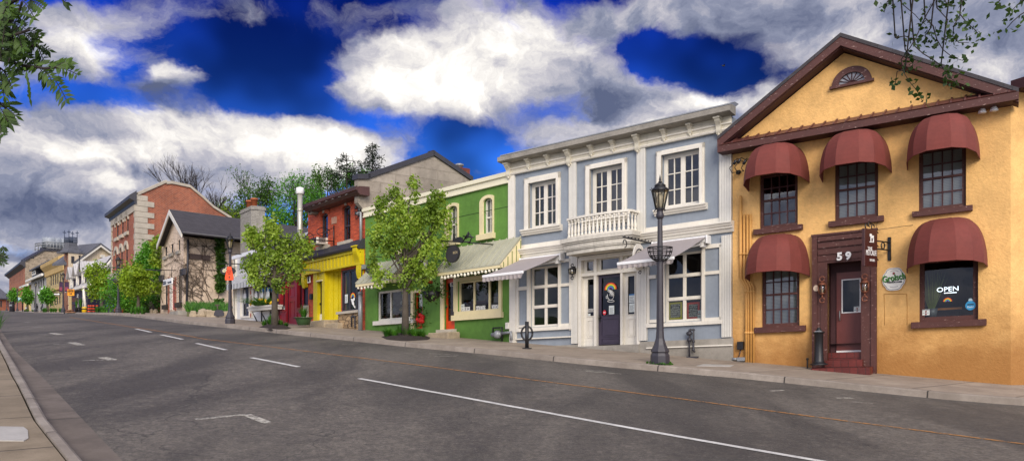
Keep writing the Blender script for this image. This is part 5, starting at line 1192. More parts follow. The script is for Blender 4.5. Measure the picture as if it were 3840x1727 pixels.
for c0_, c1_, y0_, y1_, ww_ in ((120, 238, 1040, 1075, .35), (275, 340, 1035, 1062, -.1), (215, 340, 1062, 1085, .3)):
    r = R.R('F6', c0_, c1_, y0_, y1_, ww_); MB(R).box(r[0], r[1], r[2]-.4, r[3], -.5, ww_+.05).build('doorstep', M_rock, rb, bevel=.02)
r = R.R('F6', 130, 147, 840, 882, .02); t = thing('letter_box', 'black letter box on the brick pier left of the yellow surround', 'letter box', R, r[0], r[2], 0); MB(R).box(*r, 0, .1).build('box', M_black, t, bevel=.01)
card(R, 'paper_notice', 'white notice in the left pane of the yellow shopfront', 'notice', 'F6', 387, 408, 845, 908, -.05, lines=8)
p = R.q('F6', 446, 868, -.05); rr = R.q('F6', 465, 868, -.05)[0]-p[0]; t = thing('window_decal', 'rainbow over a white butterfly woman on the brick shop window', 'sticker', R, p[0], p[1], -.05); rainbow(R, p[0], p[1], rr, -.05, t, b=.12)
m = MB(R)
for L in ([(430,875),(445,880),(455,868),(462,872),(458,890),(450,895),(456,910),(452,925),(440,915),(435,893)],): m.prism([R.q('F6', x, y, -.05) for x, y in L], -.05, -.045)
for k in range(14): a = R.q('F6', 448+k*1.2+rng.uniform(-4, 4), 915+k*2.2, -.05); m.ball((a[0], a[1], -.045), .02, 4)
m.build('figure', M_whiteP, t)
# iron bracket, cooler, insulators, pipes
r = R.R('F6', 183, 257, 412, 470, .0); t = thing('window_cooler', 'white window air conditioner in the left brick window', 'air conditioner', R, (r[0]+r[1])/2, U1[2], 0); hh = r[3]-r[2]
u0_, u1_ = U1[0]+.06, U1[1]-.02
MB(R).box(u0_, u1_, U1[2]+.03, U1[2]+.03+hh*.85, -.1, .5).build('casing', M_white, t, bevel=.02); m = MB(R)
for k in range(9): y = U1[2]+.07+hh*.08*k; m.box(u0_+.05, u1_-.05, y, y+.02, .5, .51)
for k in range(7): y = U1[2]+.09+hh*.1*k; m.box(u1_, u1_+.008, y, y+.02, .1, .42)
m.build('grille', M_dark, t)
p = R.q('F6', 308, 450); t = thing('sign_bracket', 'empty black wrought iron sign bracket on the brick wall', 'bracket', R, p[0], p[1], 0); m = MB(R)
y0_, y1_ = r1('F6', 308, 490), r1('F6', 308, 330); vv = r1('F6', 308, 448); m.tube([(p[0], y0_, .03), (p[0], y1_, .03)], .025, 6).tube([(p[0], vv, .02), (p[0], vv, 2.4)], .022, 6)
m.tube([(p[0], vv+.35-.3*math.cos(z)*.6, .5+.3*math.sin(z)) for z in [k*.5 for k in range(12)]], .016, 5).tube([(p[0], vv+.1+.16*math.sin(z), 1.1+.16*math.cos(z)) for z in [k*.5 for k in range(12)]], .014, 5).tube([(p[0], y1_-.1, .03), (p[0], vv+.3, .6), (p[0], vv+.02, 1.4)], .014, 5)
m.tube([(p[0], vv, 2.3), (p[0], vv+.1, 2.45)], .02, 5); m.build('bracket', M_black, t)
t = thing('downpipe', 'grey conduit with insulators at the right edge of the brick wall', 'pipe', R, *R.q('F6', 506, 480), 0); a = R.q('F6', 506, 225, .1); b = R.q('F6', 506, 488, .1)
m = MB(R).tube([(a[0]-.12, a[1]-.12, .2), (a[0]-.06, a[1], .12), (a[0], a[1]-.05, .1), (b[0], b[1], .1)], .06, 8); m.build('pipe', M_galv, t); m = MB(R)
for x, y in ((470,195),(472,240),(494,215),(494,250)): c_ = R.q('F6', x, y, .15); m.lathe((c_[0], c_[1]-.06, .15), [(.05, 0), (.07, .04), (.05, .06), (.07, .1), (.03, .14)], 8).tube([(c_[0], c_[1], .15), (c_[0]+.2, c_[1]-.1, .02)], .014, 4)
m.tube([(*R.q('F6', x, y, .15), .15) for x, y in ((463,190),(460,250),(470,285),(490,260))], .012, 4); m.build('insulator', M_black, t)
a = R.q('F6', 500, 835, .45); b = R.q('F6', 502, 1100, .45); t = thing('steel_pipe_post', 'grey steel pipe post standing at the corner of the yellow shopfront', 'post', R, b[0], b[1], .45); MB(R).tube([(b[0], b[1]-.1, .45), (b[0], a[1], .45)], .085, 10).lathe((b[0], a[1], .45), [(.1, -.05), (.1, .03), (.03, .06)], 10).build('post', M_galv, t)
a = R.q('F6', 512, 640, .1); b = R.q('F6', 512, 1050, .1); MB(R).tube([(a[0], a[1], .1), (b[0], b[1], .1)], .03, 6).build('cable', M_dark, t)
riser(R, 'dark gas riser loop before the stacked stone base', 'F6', [(468,1085),(462,1085),(460,1008),(445,1008),(435,1015),(437,1088)], .2, .03)
r = R.R('F6', 513, 532, 622, 655, .1); t = thing('alarm_box', 'small grey alarm box beside the yellow corbel', 'box', R, r[0], r[2], 0); MB(R).box(*r, 0, .12).build('box', M_galv, t)
# silver flue standing between the brick building and the red shop
F_ = .9
a = RS.q('F6', 45, 80, F_); b = RS.q('F6', 50, 660, F_); t = thing('metal_flue', 'tall silver flue pipe with cap, left of the brick building', 'flue', RS, b[0], b[1], F_)
m = MB(RS).tube([(b[0], b[1], F_), (b[0], a[1], F_)], .105, 14); 
for q in (.25, .5, .75, .97): v_ = b[1]+(a[1]-b[1])*q; m.lathe((b[0], v_, F_), [(.11, 0), (.12, .02), (.12, .08), (.11, .1)], 14)
m.tube([(b[0], b[1]+.1, F_), (b[0], b[1], F_-.1), (b[0], b[1], .02)], .05, 12)
m.build('flue_pipe', mat('pale silver', '#b4b2a4', .35, .15, 1., metal=.4, streak=.3), t); MB(RS).lathe((b[0], a[1]-.1, F_), [(.13, 0), (.16, .03), (.16, .26), (.05, .3)], 14).build('cap', M_awnU, t)
for v_ in (b[1]+1.2, b[1]+3.2): pass
# ======== red shopfront and white shopfront (low shops left of the brick building)
def zat(fr, x, y, w=0.): return fr.uv(x, y, w)
sh = thing('wooden_shop', 'navy clapboard shop with deep red shopfront, left of the brick building', 'building', RS, RS.W/2); W = RS.W
def f1_(c, x, y, w=0.): return RS.q(c, x, y, w)[1]
ve = f1_('F5', 660, 340); sg0 = RS.q('F5', 483, 900)[0]; sg1 = RS.q('F5', 705, 900)[0]; sgt = f1_('F5', 600, 640)
P1 = RS.R('F5', 505, 546, 660, 932); P2 = RS.R('F5', 650, 694, 640, 912); DD = RS.R('F5', 556, 622, 690, 1038)
U_ = RS.R('F5', 560, 600, 430, 560)
w_ = MB(RS); wall(w_, 0, W, -1, ve, [P1, P2, DD, U_], .15); shell(w_, 0, W, -1, ve, 9); w_.build('wall', M_clapblue, sh, recalc=False)
m = MB(RS); wall(m, sg0, sg1, DD[2]-.3, sgt, [P1, P2, DD], .1, .05); m.box(sg0-.05, sg1+.05, sgt, sgt+.15, 0, .2)
for r in (P1, P2): m.frame((r[0]-.08, r[1]+.08, DD[2]+.05, r[2]-.15), .05, .05, .08); m.frame((r[0]-.06, r[1]+.06, r[2]-.06, r[3]+.06), .06, .05, .09)
m.build('shopfront', M_redstore, sh, recalc=False)
for r in (P1, P2): window(RS, sh, r, M_redstore, M_glassD, 1, 1, .02, .05)
window(RS, sh, U_, M_dark, M_glass, 2, 2, .05, .05)
m = MB(RS).box(DD[0], DD[1], DD[2], DD[3], -.08, -.03).frame((DD[0]+.2, DD[1]-.2, DD[2]+.2, DD[2]+1.), .04, -.03, -.0).frame((DD[0]+.2, DD[1]-.2, DD[2]+1.2, DD[3]-.2), .04, -.03, -.0); m.build('door', M_redstore, sh)
r = RS.R('F5', 702, 737, 890, 1060); MB(RS).box(r[0], r[1], -.6, r[3], .0, .08).build('stone_panel', M_quoin, sh); r = RS.R('F5', 455, 482, 920, 1010); MB(RS).box(r[0], r[1], -.6, r[3], .0, .08).build('stone_panel', M_quoin, sh)
a, b = RS.q('F5', 585, 345, .4), RS.q('F5', 530, 265, -3.); m = MB(RS)
tv = RS.uv(*px('F5', 640, 200), -4.)[1]
m.add([(-.2, ve-.05, .45), (W+.0, ve-.05, .45), (W, tv, -4.5), (-.2, tv, -4.5), (W, ve, -9), (-.2, ve, -9)], [(0, 1, 2, 3), (3, 2, 4, 5)]); m.build('roof', M_shingle, sh)
MB(RS).box(-.2, W, ve-.2, ve-.04, .4, .5).build('gutter', M_dark, sh)
m = MB(RS)
for q in (.25, .62): u = W*q; m.add([(u, ve+.12, .2), (u+.9, ve+.12, .2), (u+.9, ve+.12+(tv-ve)*.5, -2.3), (u, ve+.12+(tv-ve)*.5, -2.3)], [(0, 1, 2, 3)])
m.build('roof_light', M_awnU, sh); room(RS, sh, .1, W-.1, DD[2]-.2, sgt, M_int, 3., -.2)
r = RS.R('F5', 510, 547, 897, 925, .0); t = thing('window_sign', 'small white ELORA sign low in the red shop window', 'sign', RS, r[0], r[2], 0); MB(RS).box(*r, .0, .01).build('sign_board', M_paper, t); text(RS, 'ELORA BR', (r[0]+r[1])/2, (r[2]+r[3])/2+.05, .014, .2, M_ink, t, sx=.9)
r = RS.R('F5', 714, 735, 640, 695, .1); t = thing('wall_sign', 'small white number panel on the navy clapboard', 'sign', RS, r[0], r[2], 0); MB(RS).box(*r, 0, .05).build('sign_board', M_whiteP, t); m = MB(RS)
for k in range(3): y = r[2]+(r[3]-r[2])*(.2+.25*k); m.box(r[0]+.06, r[1]-.06, y, y+.09, .05, .056)
m.build('printed_lines', M_ink, t)
p = RS.q('F6', 77, 1075, .9); h = RS.q('F6', 77, 1015, .9)[1]-p[1]
t = thing('potted_shrub', 'dark green flared pot with feathery plant before the navy shop', 'plant', RS, p[0], p[1], .9); MB(RS).lathe((p[0], p[1], .9), [(.24, 0), (.3, h*.6), (.36, h*.9), (.4, h*.92), (.4, h), (.33, h)], 14).build('pot', mat('green glaze', '#3a5634', .35, .15), t)
def tuft(fr, c, n, r, h, m_, par, seed=1, wd=.012, droop=.5, name='leaves'):
    rg = random.Random(seed); mb = MB(fr)
    for i in range(n):
        a = rg.uniform(0, 6.28); l = h*rg.uniform(.6, 1.1); s_ = r*rg.uniform(.2, 1.); b0 = rg.uniform(0, .25)*r; ca, sa = math.cos(a), math.sin(a); px_, pz_ = -sa*wd, ca*wd; pr = None
        for k in range(4):
            q = k/3; o_ = b0+s_*q**1.3; v_ = l*(q-droop*q*q*.9*s_/max(r, .01)); w2 = (1-q*.92)
            cur = ((c[0]+ca*o_+px_*w2, c[1]+v_, c[2]+sa*o_+pz_*w2), (c[0]+ca*o_-px_*w2, c[1]+v_, c[2]+sa*o_-pz_*w2))
            if pr: mb.quad(pr[0], pr[1], cur[1], cur[0])
            pr = cur
    return mb.build(name, m_, par, recalc=False, uvm=False)
tuft(RS, (p[0], p[1]+h, .9), 160, .35, .6, M_grass, t, 4)
# white shop
wsb = thing('wooden_shop', 'white board and batten shop with striped valance and planter box', 'building', WS, WS.W/2); W = WS.W
def h1(c, x, y, w=0.): return WS.q(c, x, y, w)[1]
ve = h1('F5', 180, 455); vv_ = h1('F5', 155, 655); D_ = WS.R('F5', 160, 224, 728, 990); T_ = WS.R('F5', 143, 221, 655, 714); S_ = WS.R('F5', 257, 425, 702, 870)
w_ = MB(WS); wall(w_, 0, W, -1, ve, [D_, T_, S_], .15); shell(w_, 0, W, -1, ve, 9); w_.build('wall', M_batten, wsb, recalc=False)
m = MB(WS).frame((D_[0]-.25, D_[1]+.1, D_[2]-.05, D_[3]+.1), .1, 0, .06).box(T_[0]-.1, T_[1]+.1, T_[3], T_[3]+.08, 0, .08).box(-.02, .22, -.4, ve, 0, .07).box(T_[0]-.1, T_[1]+.1, T_[2]-.1, T_[2], 0, .07); r = WS.R('F5', 250, 258, 690, 880); m.box(r[0], r[1]+.1, S_[2]-.1, S_[3]+.1, 0, .06); m.box(S_[0], S_[1], S_[3], S_[3]+.1, 0, .06)
m.build('trim', M_white, wsb)
m = MB(WS); mid = (D_[0]+D_[1])/2
for a, b in ((D_[0], mid-.01), (mid+.01, D_[1])): m.frame((a, b, D_[2], D_[3]), .12, -.1, -.05)
dd = m.build('door', mat('navy door', '#2c3040', .5), wsb); MB(WS).quad((D_[0], D_[2], -.09), (D_[1], D_[2], -.09), (D_[1], D_[3], -.09), (D_[0], D_[3], -.09)).build('pane', M_glassD, dd)
window(WS, wsb, T_, M_white, M_glassD, 1, 1, .03, .05); window(WS, wsb, S_, M_white, M_glassD, 1, 1, .04, .06, posts=[WS.q('F5', x, 800)[0] for x in (300, 350)])
room(WS, wsb, .1, W-.1, D_[2]-.2, T_[3]+.2, M_int, 3., -.2)
def fleur(u, v, s_, w, par):
    m = MB(WS)
    for du, dv, a, b in ((0, .1, .09, .3), (-.16, .0, .08, .2), (.16, 0, .08, .2), (0, -.25, .06, .14), (0, -.12, .2, .05)): m.prism(arc(u+du*s_, v+dv*s_, a*s_, b*s_, 0, 330, 11), w, w+.01)
    m.build('fleur_de_lis', M_whiteP, par)
for x, y, w in ((182,815,-.05),(279,815,.0),(330,808,.0),(382,802,.0)): a = WS.q('F5', x, y, w); fleur(a[0], a[1], 1., w, dd if x == 182 else wsb)
r = WS.R('F5', 225, 248, 690, 1000, .02); MB(WS).box(r[0], r[1], r[2], r[3], .0, .03).build('painted_panel', mat('cream panel', '#d0c8b4', .7), wsb)
m = MB(WS)
for k in range(6): m.ball((r[0]+(r[1]-r[0])*(.35+.3*(k % 2)), r[2]+(r[3]-r[2])*(.08+.16*k), .03), .13, 5, sz=.1)
m.build('painted_flower', mat('coral motif', '#a8604c', .7), wsb)
# striped valance, as alternate stripes
u0, u1 = .0, W; vt = h1('F5', 155, 628); m = MB(WS); k_ = MB(WS); n = 52
for i in range(n):
    a, b = u0+(u1-u0)*i/n, u0+(u1-u0)*(i+1)/n; (m if i % 2 else k_).add([(a, vt, .05), (b, vt, .05), (b, vt-.5, .5), (a, vt-.5, .5), (b, vt-.78, .5), (a, vt-.78, .5)], [(0, 1, 2, 3), (3, 2, 4, 5)])
vo = m.build('valance', M_whiteP, wsb, recalc=False); k_.build('dark_stripe', M_signblk, vo, recalc=False)
a = WS.q('F5', 75, 483, .5); m = MB(WS); tv = WS.uv(*px('F5', 215, 385), -3.5)[1]
m.add([(a[0], ve-.05, .5), (W+.1, ve-.05, .5), (W+.1, tv, -4), (a[0]+.4, tv, -4), (W+.1, ve, -9), (a[0]+.4, ve, -9)], [(0, 1, 2, 3), (3, 2, 4, 5)]); m.build('roof', M_shingle, wsb)
MB(WS).box(a[0], W, ve-.22, ve-.04, .42, .55).build('gutter', M_awnU, wsb)
MB(WS).tube([(a[0]+.1, ve-.1, .45), (.1, ve-.55, .12), (.1, -.1, .12)], .06, 6).build('downpipe', M_white, wsb)
CH = (WS.uv(*px('F5', 143, 100), -3)[0], WS.uv(*px('F5', 237, 100), -3)[0]); ct = WS.uv(*px('F5', 190, 45), -3)[1]
ch = MB(WS).box(CH[0], CH[1], ve-1, ct, -3.9, -3.).box(CH[0]-.06, CH[1]+.06, ct-.25, ct-.1, -3.95, -2.95).build('chimney', M_greybrick, wsb)
for q in (.3, .72): u = CH[0]+(CH[1]-CH[0])*q; MB(WS).lathe((u, ct, -3.4), [(.2, 0), (.2, .5), (.24, .5), (.24, .6)], 10).build('chimney_pot', M_brick_c, ch)
r = WS.R('F5', 208, 426, 893, 932, .55); t = thing('planter_box', 'long white planter box of yellow flowers under the white shop window', 'planter', WS, (r[0]+r[1])/2, r[2], .3); MB(WS).box(r[0], r[1], r[2], r[3], .12, .55).box(r[0]-.04, r[1]+.04, r[3]-.08, r[3], .1, .6).build('box', M_white, t)
tuft(WS, ((r[0]+r[1])/2, r[3], .33), 300, (r[1]-r[0])*.5, .5, M_grass, t, 5, .03, .2); m = MB(WS); rng = random.Random(8)
for k in range(26): m.ball((rng.uniform(r[0], r[1]), r[3]+rng.uniform(.08, .35), rng.uniform(.2, .55)), .07, 4)
m.build('yellow_flowers', M_yel, t); m = MB(WS)
for q in (.15, .5, .85): u = r[0]+(r[1]-r[0])*q; m.tube([(u, r[2]-1., .05), (u, r[2], .05), (u, r[2]-.05, .5), (u, r[2]-.35, .35), (u, r[2]-.9, .08)], .03, 5)
m.build('bracket', M_black, t)
# ======== stucco gable house with ivy
sb = thing('stucco_house', 'beige stucco gable house with grey roof, ivy on its side wall', 'building', ST, ST.W/2); W = ST.W
def s1(c, x, y, w=0.): return ST.q(c, x, y, w)[1]
SD = Fac(689, 1000, ST.Zr, 4100, 1250, base=ST.T(ST.W, 0).z)
ap = ST.q('F3', 757, 398, .5); el = ST.q('F3', 607, 822, .5); er = ST.q('F3', 905, 665, .5)
vE = er[1]-.25; 
ws_ = [ST.R('F3', 701, 732, 792, 968), ST.R('F3', 775, 806, 755, 930), ST.R('F3', 862, 888, 718, 900)]
lo = [ST.R('F4', 198, 242, 560, 822), ST.R('F4', 366, 414, 445, 792)]; dr = ST.R('F4', 263, 327, 515, 888)
w_ = MB(ST); wall(w_, 0, W, -1, vE, [x+(.3,) for x in ws_]+lo+[dr], .2); vl = vE
w_.quad((0, vE, 0), (W, vE, 0), (W, max(vE, er[1]-.3), 0), (ap[0]-.1, ap[1]-.35, 0), (0, vE+.0, 0)); w_.build('wall', M_stuccoP, sb, recalc=False)
LS = SD.W+12
m = MB(SD); m.quad((0, -1, 0), (LS, -1, 0), (LS, vE+ST.g*W, 0), (0, vE+ST.g*W, 0)); m.build('side_wall', M_stuccoP, sb, recalc=False)
# roof as three ridge/eave lines carried back along the side wall
bk = SD.U; 
def rp(u, v, w, L): p = ST.T(u, v, w)+bk*L; return Vector((p.x, p.y, p.z+SD.g*L))
m = MB(WF); q = [rp(el[0], el[1], .5, 0), rp(ap[0], ap[1], .5, 0), rp(er[0]+.2, er[1], .5, 0), rp(el[0], el[1], .5, 26), rp(ap[0], ap[1], .5, 26), rp(er[0]+.2, er[1], .5, 26)]
m.add([wv(p) for p in q], [(0, 1, 4, 3), (1, 2, 5, 4)]); ro = m.build('roof', M_shingleD, sb, recalc=False); ro.modifiers.new('s', 'SOLIDIFY').thickness = .15
ROOFUV = ro
m = MB(ST)
for a, b in ((el, ap), (ap, er)): m.prism([(a[0], a[1]-.05), (b[0], b[1]-.05), (b[0], b[1]-.4), (a[0], a[1]-.4)], .46, .54)
m.build('rake_board', M_white, sb)
m = MB(WF); a, b = rp(er[0]+.25, er[1]-.1, .5, 0), rp(er[0]+.25, er[1]-.1, .5, 26); m.tube([wv(a), wv(b)], .1, 6); m.build('gutter', M_dark, sb)
for r in ws_:
    window(ST, sb, r, M_dark, M_glass, 1, 1, .08, .1, rail=(r[2]+r[3])/2); MB(ST).box(r[0]-.2, r[1]+.2, r[2]-.25, r[2]-.02, 0, .15).build('window_ledge', M_conc, sb)
for r in lo: window(ST, sb, r, M_dark, M_glassD, 2, 1, .08, .1, rail=r[2]+(r[3]-r[2])*.52); MB(ST).box(r[0]-.25, r[1]+.2, r[2]-.35, r[2]-.02, 0, .2).build('window_ledge', M_barkD, sb)
c_ = ST.q('F4', 292, 700)[0]; MB(ST).box(dr[0], c_, dr[2], dr[3], -.1, .02).build('door_frame', M_white, sb); MB(ST).box(c_, dr[1], dr[2], dr[3]-.1, -.12, -.05).build('door', mat('crimson door', '#a01822', .4), sb)
for a, b in ((242, 262), (328, 345)): r = ST.R('F4', a, b, 470, 870); MB(ST).box(r[0], r[1], dr[2]-.2, r[3], 0, .04).build('brick_jamb', M_redbrick2, sb)
room(ST, sb, .1, W-.35, dr[2]-.3, dr[3]+.8, M_int, .25, -.25); room(ST, sb, .1, W-.35, ws_[0][2]-.3, vE-.1, M_int, .25, -.25)
r = ST.R('F4', 205, 322, 905, 945, .8); MB(ST).box(r[0], r[1], r[2]-.3, r[3]-.3, .0, 1.).box(r[0]+.4, r[1], r[3]-.3, r[3], .0, .6).build('doorstep', M_conc, sb)
a = SD.q('F4', 484, 0); b = SD.q('F4', 462, 925); m = MB(SD).tube([(a[0], vE+ST.g*W-.2, .12), (a[0]*.7+b[0]*.3, 3.2, .12), (b[0], b[1], .12)], .08, 6); m.build('downpipe', M_dark, sb)
t = thing('blank_sign_boards', 'two weathered brown blank boards fixed on the ivy covered side wall', 'sign', SD, *SD.q('F4', 580, 210), 0)
for x0, x1, y0, y1 in ((500,655,178,240),(667,765,193,252)): r = SD.R('F4', x0, x1, y0, y1); MB(SD).box(*r, .02, .14).build('board', mat('brown slate board', '#4a3c38', .7, .3), t)
r = ST.R('F4', 365, 412, 365, 445, .3); t = thing('wall_lantern', 'grey slatted box lantern right of the crimson door', 'lantern', ST, r[0], r[2], 0); MB(ST).box(*r, .02, .2).build('lantern_box', M_lamp, t); m = MB(ST)
for k in range(5): u = r[0]+(r[1]-r[0])*(k+.5)/5; m.box(u-.04, u+.04, r[2]+.1, r[3]-.15, .2, .22)
m.build('slat', M_dark, t)
r = ST.R('F4', 103, 140, 448, 525, .3); t = thing('wall_lantern', 'grey slatted box lantern at the left corner of the stucco house', 'lantern', ST, r[0], r[2], 0); MB(ST).box(r[0], max(r[1], .05), r[2], r[3], .02, .2).build('lantern_box', M_lamp, t)
a = ST.q('F4', 325, 385, .1); r = ST.R('F4', 183, 293, 494, 570, 2.0); e = ST.q('F4', 155, 390, 2.); t = thing('hanging_sign', 'white and black sign hung from a rod left of the crimson door', 'sign', ST, r[0], r[2], 1.)
MB(ST).box(r[0], r[1], r[2], r[3], 1.97, 2.03).build('sign_board', M_whiteP, t); h = r[3]-r[2]; MB(ST).box(r[0]+.08, r[1]-.08, r[2]+.08, r[2]+h*.46, 2.03, 2.05).box(r[0]+.1, r[0]+(r[1]-r[0])*.33, r[2]+h*.55, r[3]-.1, 2.03, 2.05).build('panel', M_signblk, t)
text(ST, 'Symmetry', (r[0]+r[1])/2, r[2]+h*.27, 2.06, h*.4, M_whiteP, t, sx=.85); m = MB(ST).tube([(a[0], a[1], .0), (a[0]-.1, a[1], 2.), (e[0], e[1], 2.)], .03, 5)
for u in (r[0]+.2, r[1]-.2): m.tube([(u, r[3], 2.), (u, e[1], 2.)], .015, 4)
m.build('bracket', M_black, t)
# ======== tall red brick block with quoins
TB = Fac(419, 511, 79.6, -150, 1225); TS = Fac(511, 800, TB.Zr, 4200, 1250, base=TB.T(TB.W, 0).z)
tb = thing('brick_building', 'tall old red brick block with pale quoins and arched windows', 'building', TB, TB.W/2); W = TB.W
def t1(c, x, y, w=0.): return TB.q(c, x, y, w)[1]
vC = t1('F3', 180, 400); vC0 = t1('F3', 180, 460)
up = [TB.R('F3', 113, 145, 548, 742), TB.R('F3', 175, 205, 506, 706), TB.R('F3', 235, 264, 468, 672)]
l_ = [TB.R('F2', 585, 615, 236, 500), TB.R('F2', 643, 672, 206, 470), TB.R('F2', 700, 731, 175, 440)]
vs_ = t1('F2', 640, 505); w_ = MB(TB); wall(w_, 0, W, -1, vC, [x+(.5,) for x in up+l_], .3); w_.build('wall', M_redbrick2, tb, recalc=False)
k0 = TB.g*W; pr = [TS.q('F3', *p_) for p_ in ((372,232),(715,80),(720,97),(780,92),(1000,138),(1150,262),(1285,385),(1500,520))]
m = MB(TS); m.quad((0, -1, 0), (pr[-1][0], -1, 0), *[(a, b, 0) for a, b in pr[::-1]], (0, pr[0][1]-.6, 0)); m.build('side_wall', M_redbrick2, tb, recalc=False)
m = MB(TS)
for a, b in zip(pr[:-1], pr[1:]): m.prism([(a[0], a[1]), (b[0], b[1]), (b[0], b[1]+.25), (a[0], a[1]+.25)], -.5, .15)
m.build('gable_coping', M_quoin, tb)
m = MB(TB); vS = vC; hq = .5; k = 0; v = -.5
while v < vC:
    a = .5 if k % 2 else .8; m.box(W-a, W+.06, v, v+hq-.03, 0, .09); m.box(-.05, a*.8, v, v+hq-.03, 0, .08); v += hq; k += 1
m.build('quoin', M_quoin, tb)
m = MB(TS); v = -.5; k = 0; 
while v < pr[0][1]-.3: m.box(-.085, 1.0 if k % 2 else 1.6, v, v+hq-.03, -.02, .08); v += hq; k += 1
m.build('quoin', M_quoin, tb)
MB(TB).extr([(0, vC0), (.15, vC0), (.2, vC-.2), (.6, vC-.05), (.6, vC+.25), (0, vC+.7)], -.6, W+.2).build('cornice', M_dark, tb); MB(TB).box(0, W-.2, vC0-.6, vC0, 0, .12).build('frieze', M_quoin, tb)
m = MB(WF); A_ = TB.T(0, vC, .6); B_ = TS.T(pr[1][0], pr[1][1], 0); 
for r in up+l_:
    window(TB, tb, r, M_dark, M_glass, 1, 1, .12, .1, rail=(r[2]+r[3])/2); MB(TB).box(r[0]-.25, r[1]+.25, r[2]-.35, r[2]-.02, 0, .2).build('window_ledge', M_quoin, tb)
    uc_ = (r[0]+r[1])/2; hw = (r[1]-r[0])/2; m = MB(TB); P = arc(uc_, r[3]-.5, hw+.35, .9, 180, 0, 12); Q = arc(uc_, r[3]-.5, hw+.02, .52, 180, 0, 12)
    for i in range(12): m.prism([P[i], P[i+1], Q[i+1], Q[i]], 0, .12)
    m.build('arch_hood', M_quoin, tb)
room(TB, tb, .3, W-.7, vs_, vC-.6, M_int, .5, -.35)
MB(TB).extr([(0, vs_-.5), (.35, vs_-.4), (.4, vs_+.1), (0, vs_+.3)], -.1, W+.05).build('string_course', M_quoin, tb)
m = MB(TB).box(0, W, -1, vs_-.5, 0, .12); m.build('shopfront', M_dark, tb); m = MB(TB)
for q in (.0, .25, .5, .75, .96): m.box(W*q, W*q+.4, -1, vs_-1.4, .12, .3)
m.box(0, W, vs_-1.4, vs_-.5, .12, .35); m.build('shop_pilaster', mat('dark slate paint', '#2f3036', .5), tb); m = MB(TB)
for q in (.02, .27, .52, .77): m.quad((W*q+.4, .5, .13), (W*(q+.23), .5, .13), (W*(q+.23), vs_-1.5, .13), (W*q+.4, vs_-1.5, .13))
m.build('shop_window', M_glass, tb)
# ======== dark purple house with dormers
PF = Fac(268, 330, 113, -300, 1240); PSd = Fac(330, 440, PF.Zr, 2500, 1235, base=PF.T(PF.W, 0).z)
pb2 = thing('clapboard_house', 'dark purple house with three dormers and whitish shake roof', 'house', PF, PF.W/2); W = PF.W
ve = PF.q('F2', 170, 672)[1]; ops = [PF.R('F2', 145, 165, 735, 915), PF.R('F2', 207, 230, 690, 900)]
w_ = MB(PF); wall(w_, 0, W, -1, ve, ops, .2); w_.build('wall', M_purplewall, pb2, recalc=False)
for r in ops: window(PF, pb2, r, M_white, M_glass, 2, 3, .05, .25)
k0 = PF.g*W
g0, g1_, g2 = (0, PSd.q('F2', 330, 640)[1]), PSd.q('F2', 545, 296), PSd.q('F2', 700, 560)
m = MB(PSd).quad((0, -1, 0), (g2[0]+3, -1, 0), (g2[0]+3, g0[1], 0), (g1_[0], g1_[1], 0), (0, PSd.q('F2', 262, 640)[1], 0)); m.build('gable_wall', M_purplewall, pb2, recalc=False)
A_ = PF.T(-1.0, ve-.1, .5); B_ = PSd.T(-.8, PSd.q('F2', 240, 655)[1], .8); Cc = PSd.T(g1_[0], g1_[1]+.3, .8); Dd = Cc+(A_-B_)
m = MB(WF).add([wv(p) for p in (A_, B_, Cc, Dd)], [(0, 1, 2, 3)]); ro = m.build('roof', M_shakeW, pb2, recalc=False); ro.modifiers.new('s', 'SOLIDIFY').thickness = .3
d_ = (Cc-B_); m = MB(WF); m.tube([wv(B_+Vector((0, 0, -.1))), wv(Cc+Vector((0, 0, -.1)))], .22, 4)
for k in range(22): p = B_+d_*(k+.5)/22; m.tube([wv(p), wv(p+Vector((0, 0, -1.)))], .2, 4)
m.build('barge_board', M_white, pb2)
MB(PF).box(-1, W+.6, ve-.3, ve-.05, .5, .75).tube([(W+.3, ve-.2, .6), (W+.3, -.2, .3)], .16, 6).build('gutter', M_white, pb2)
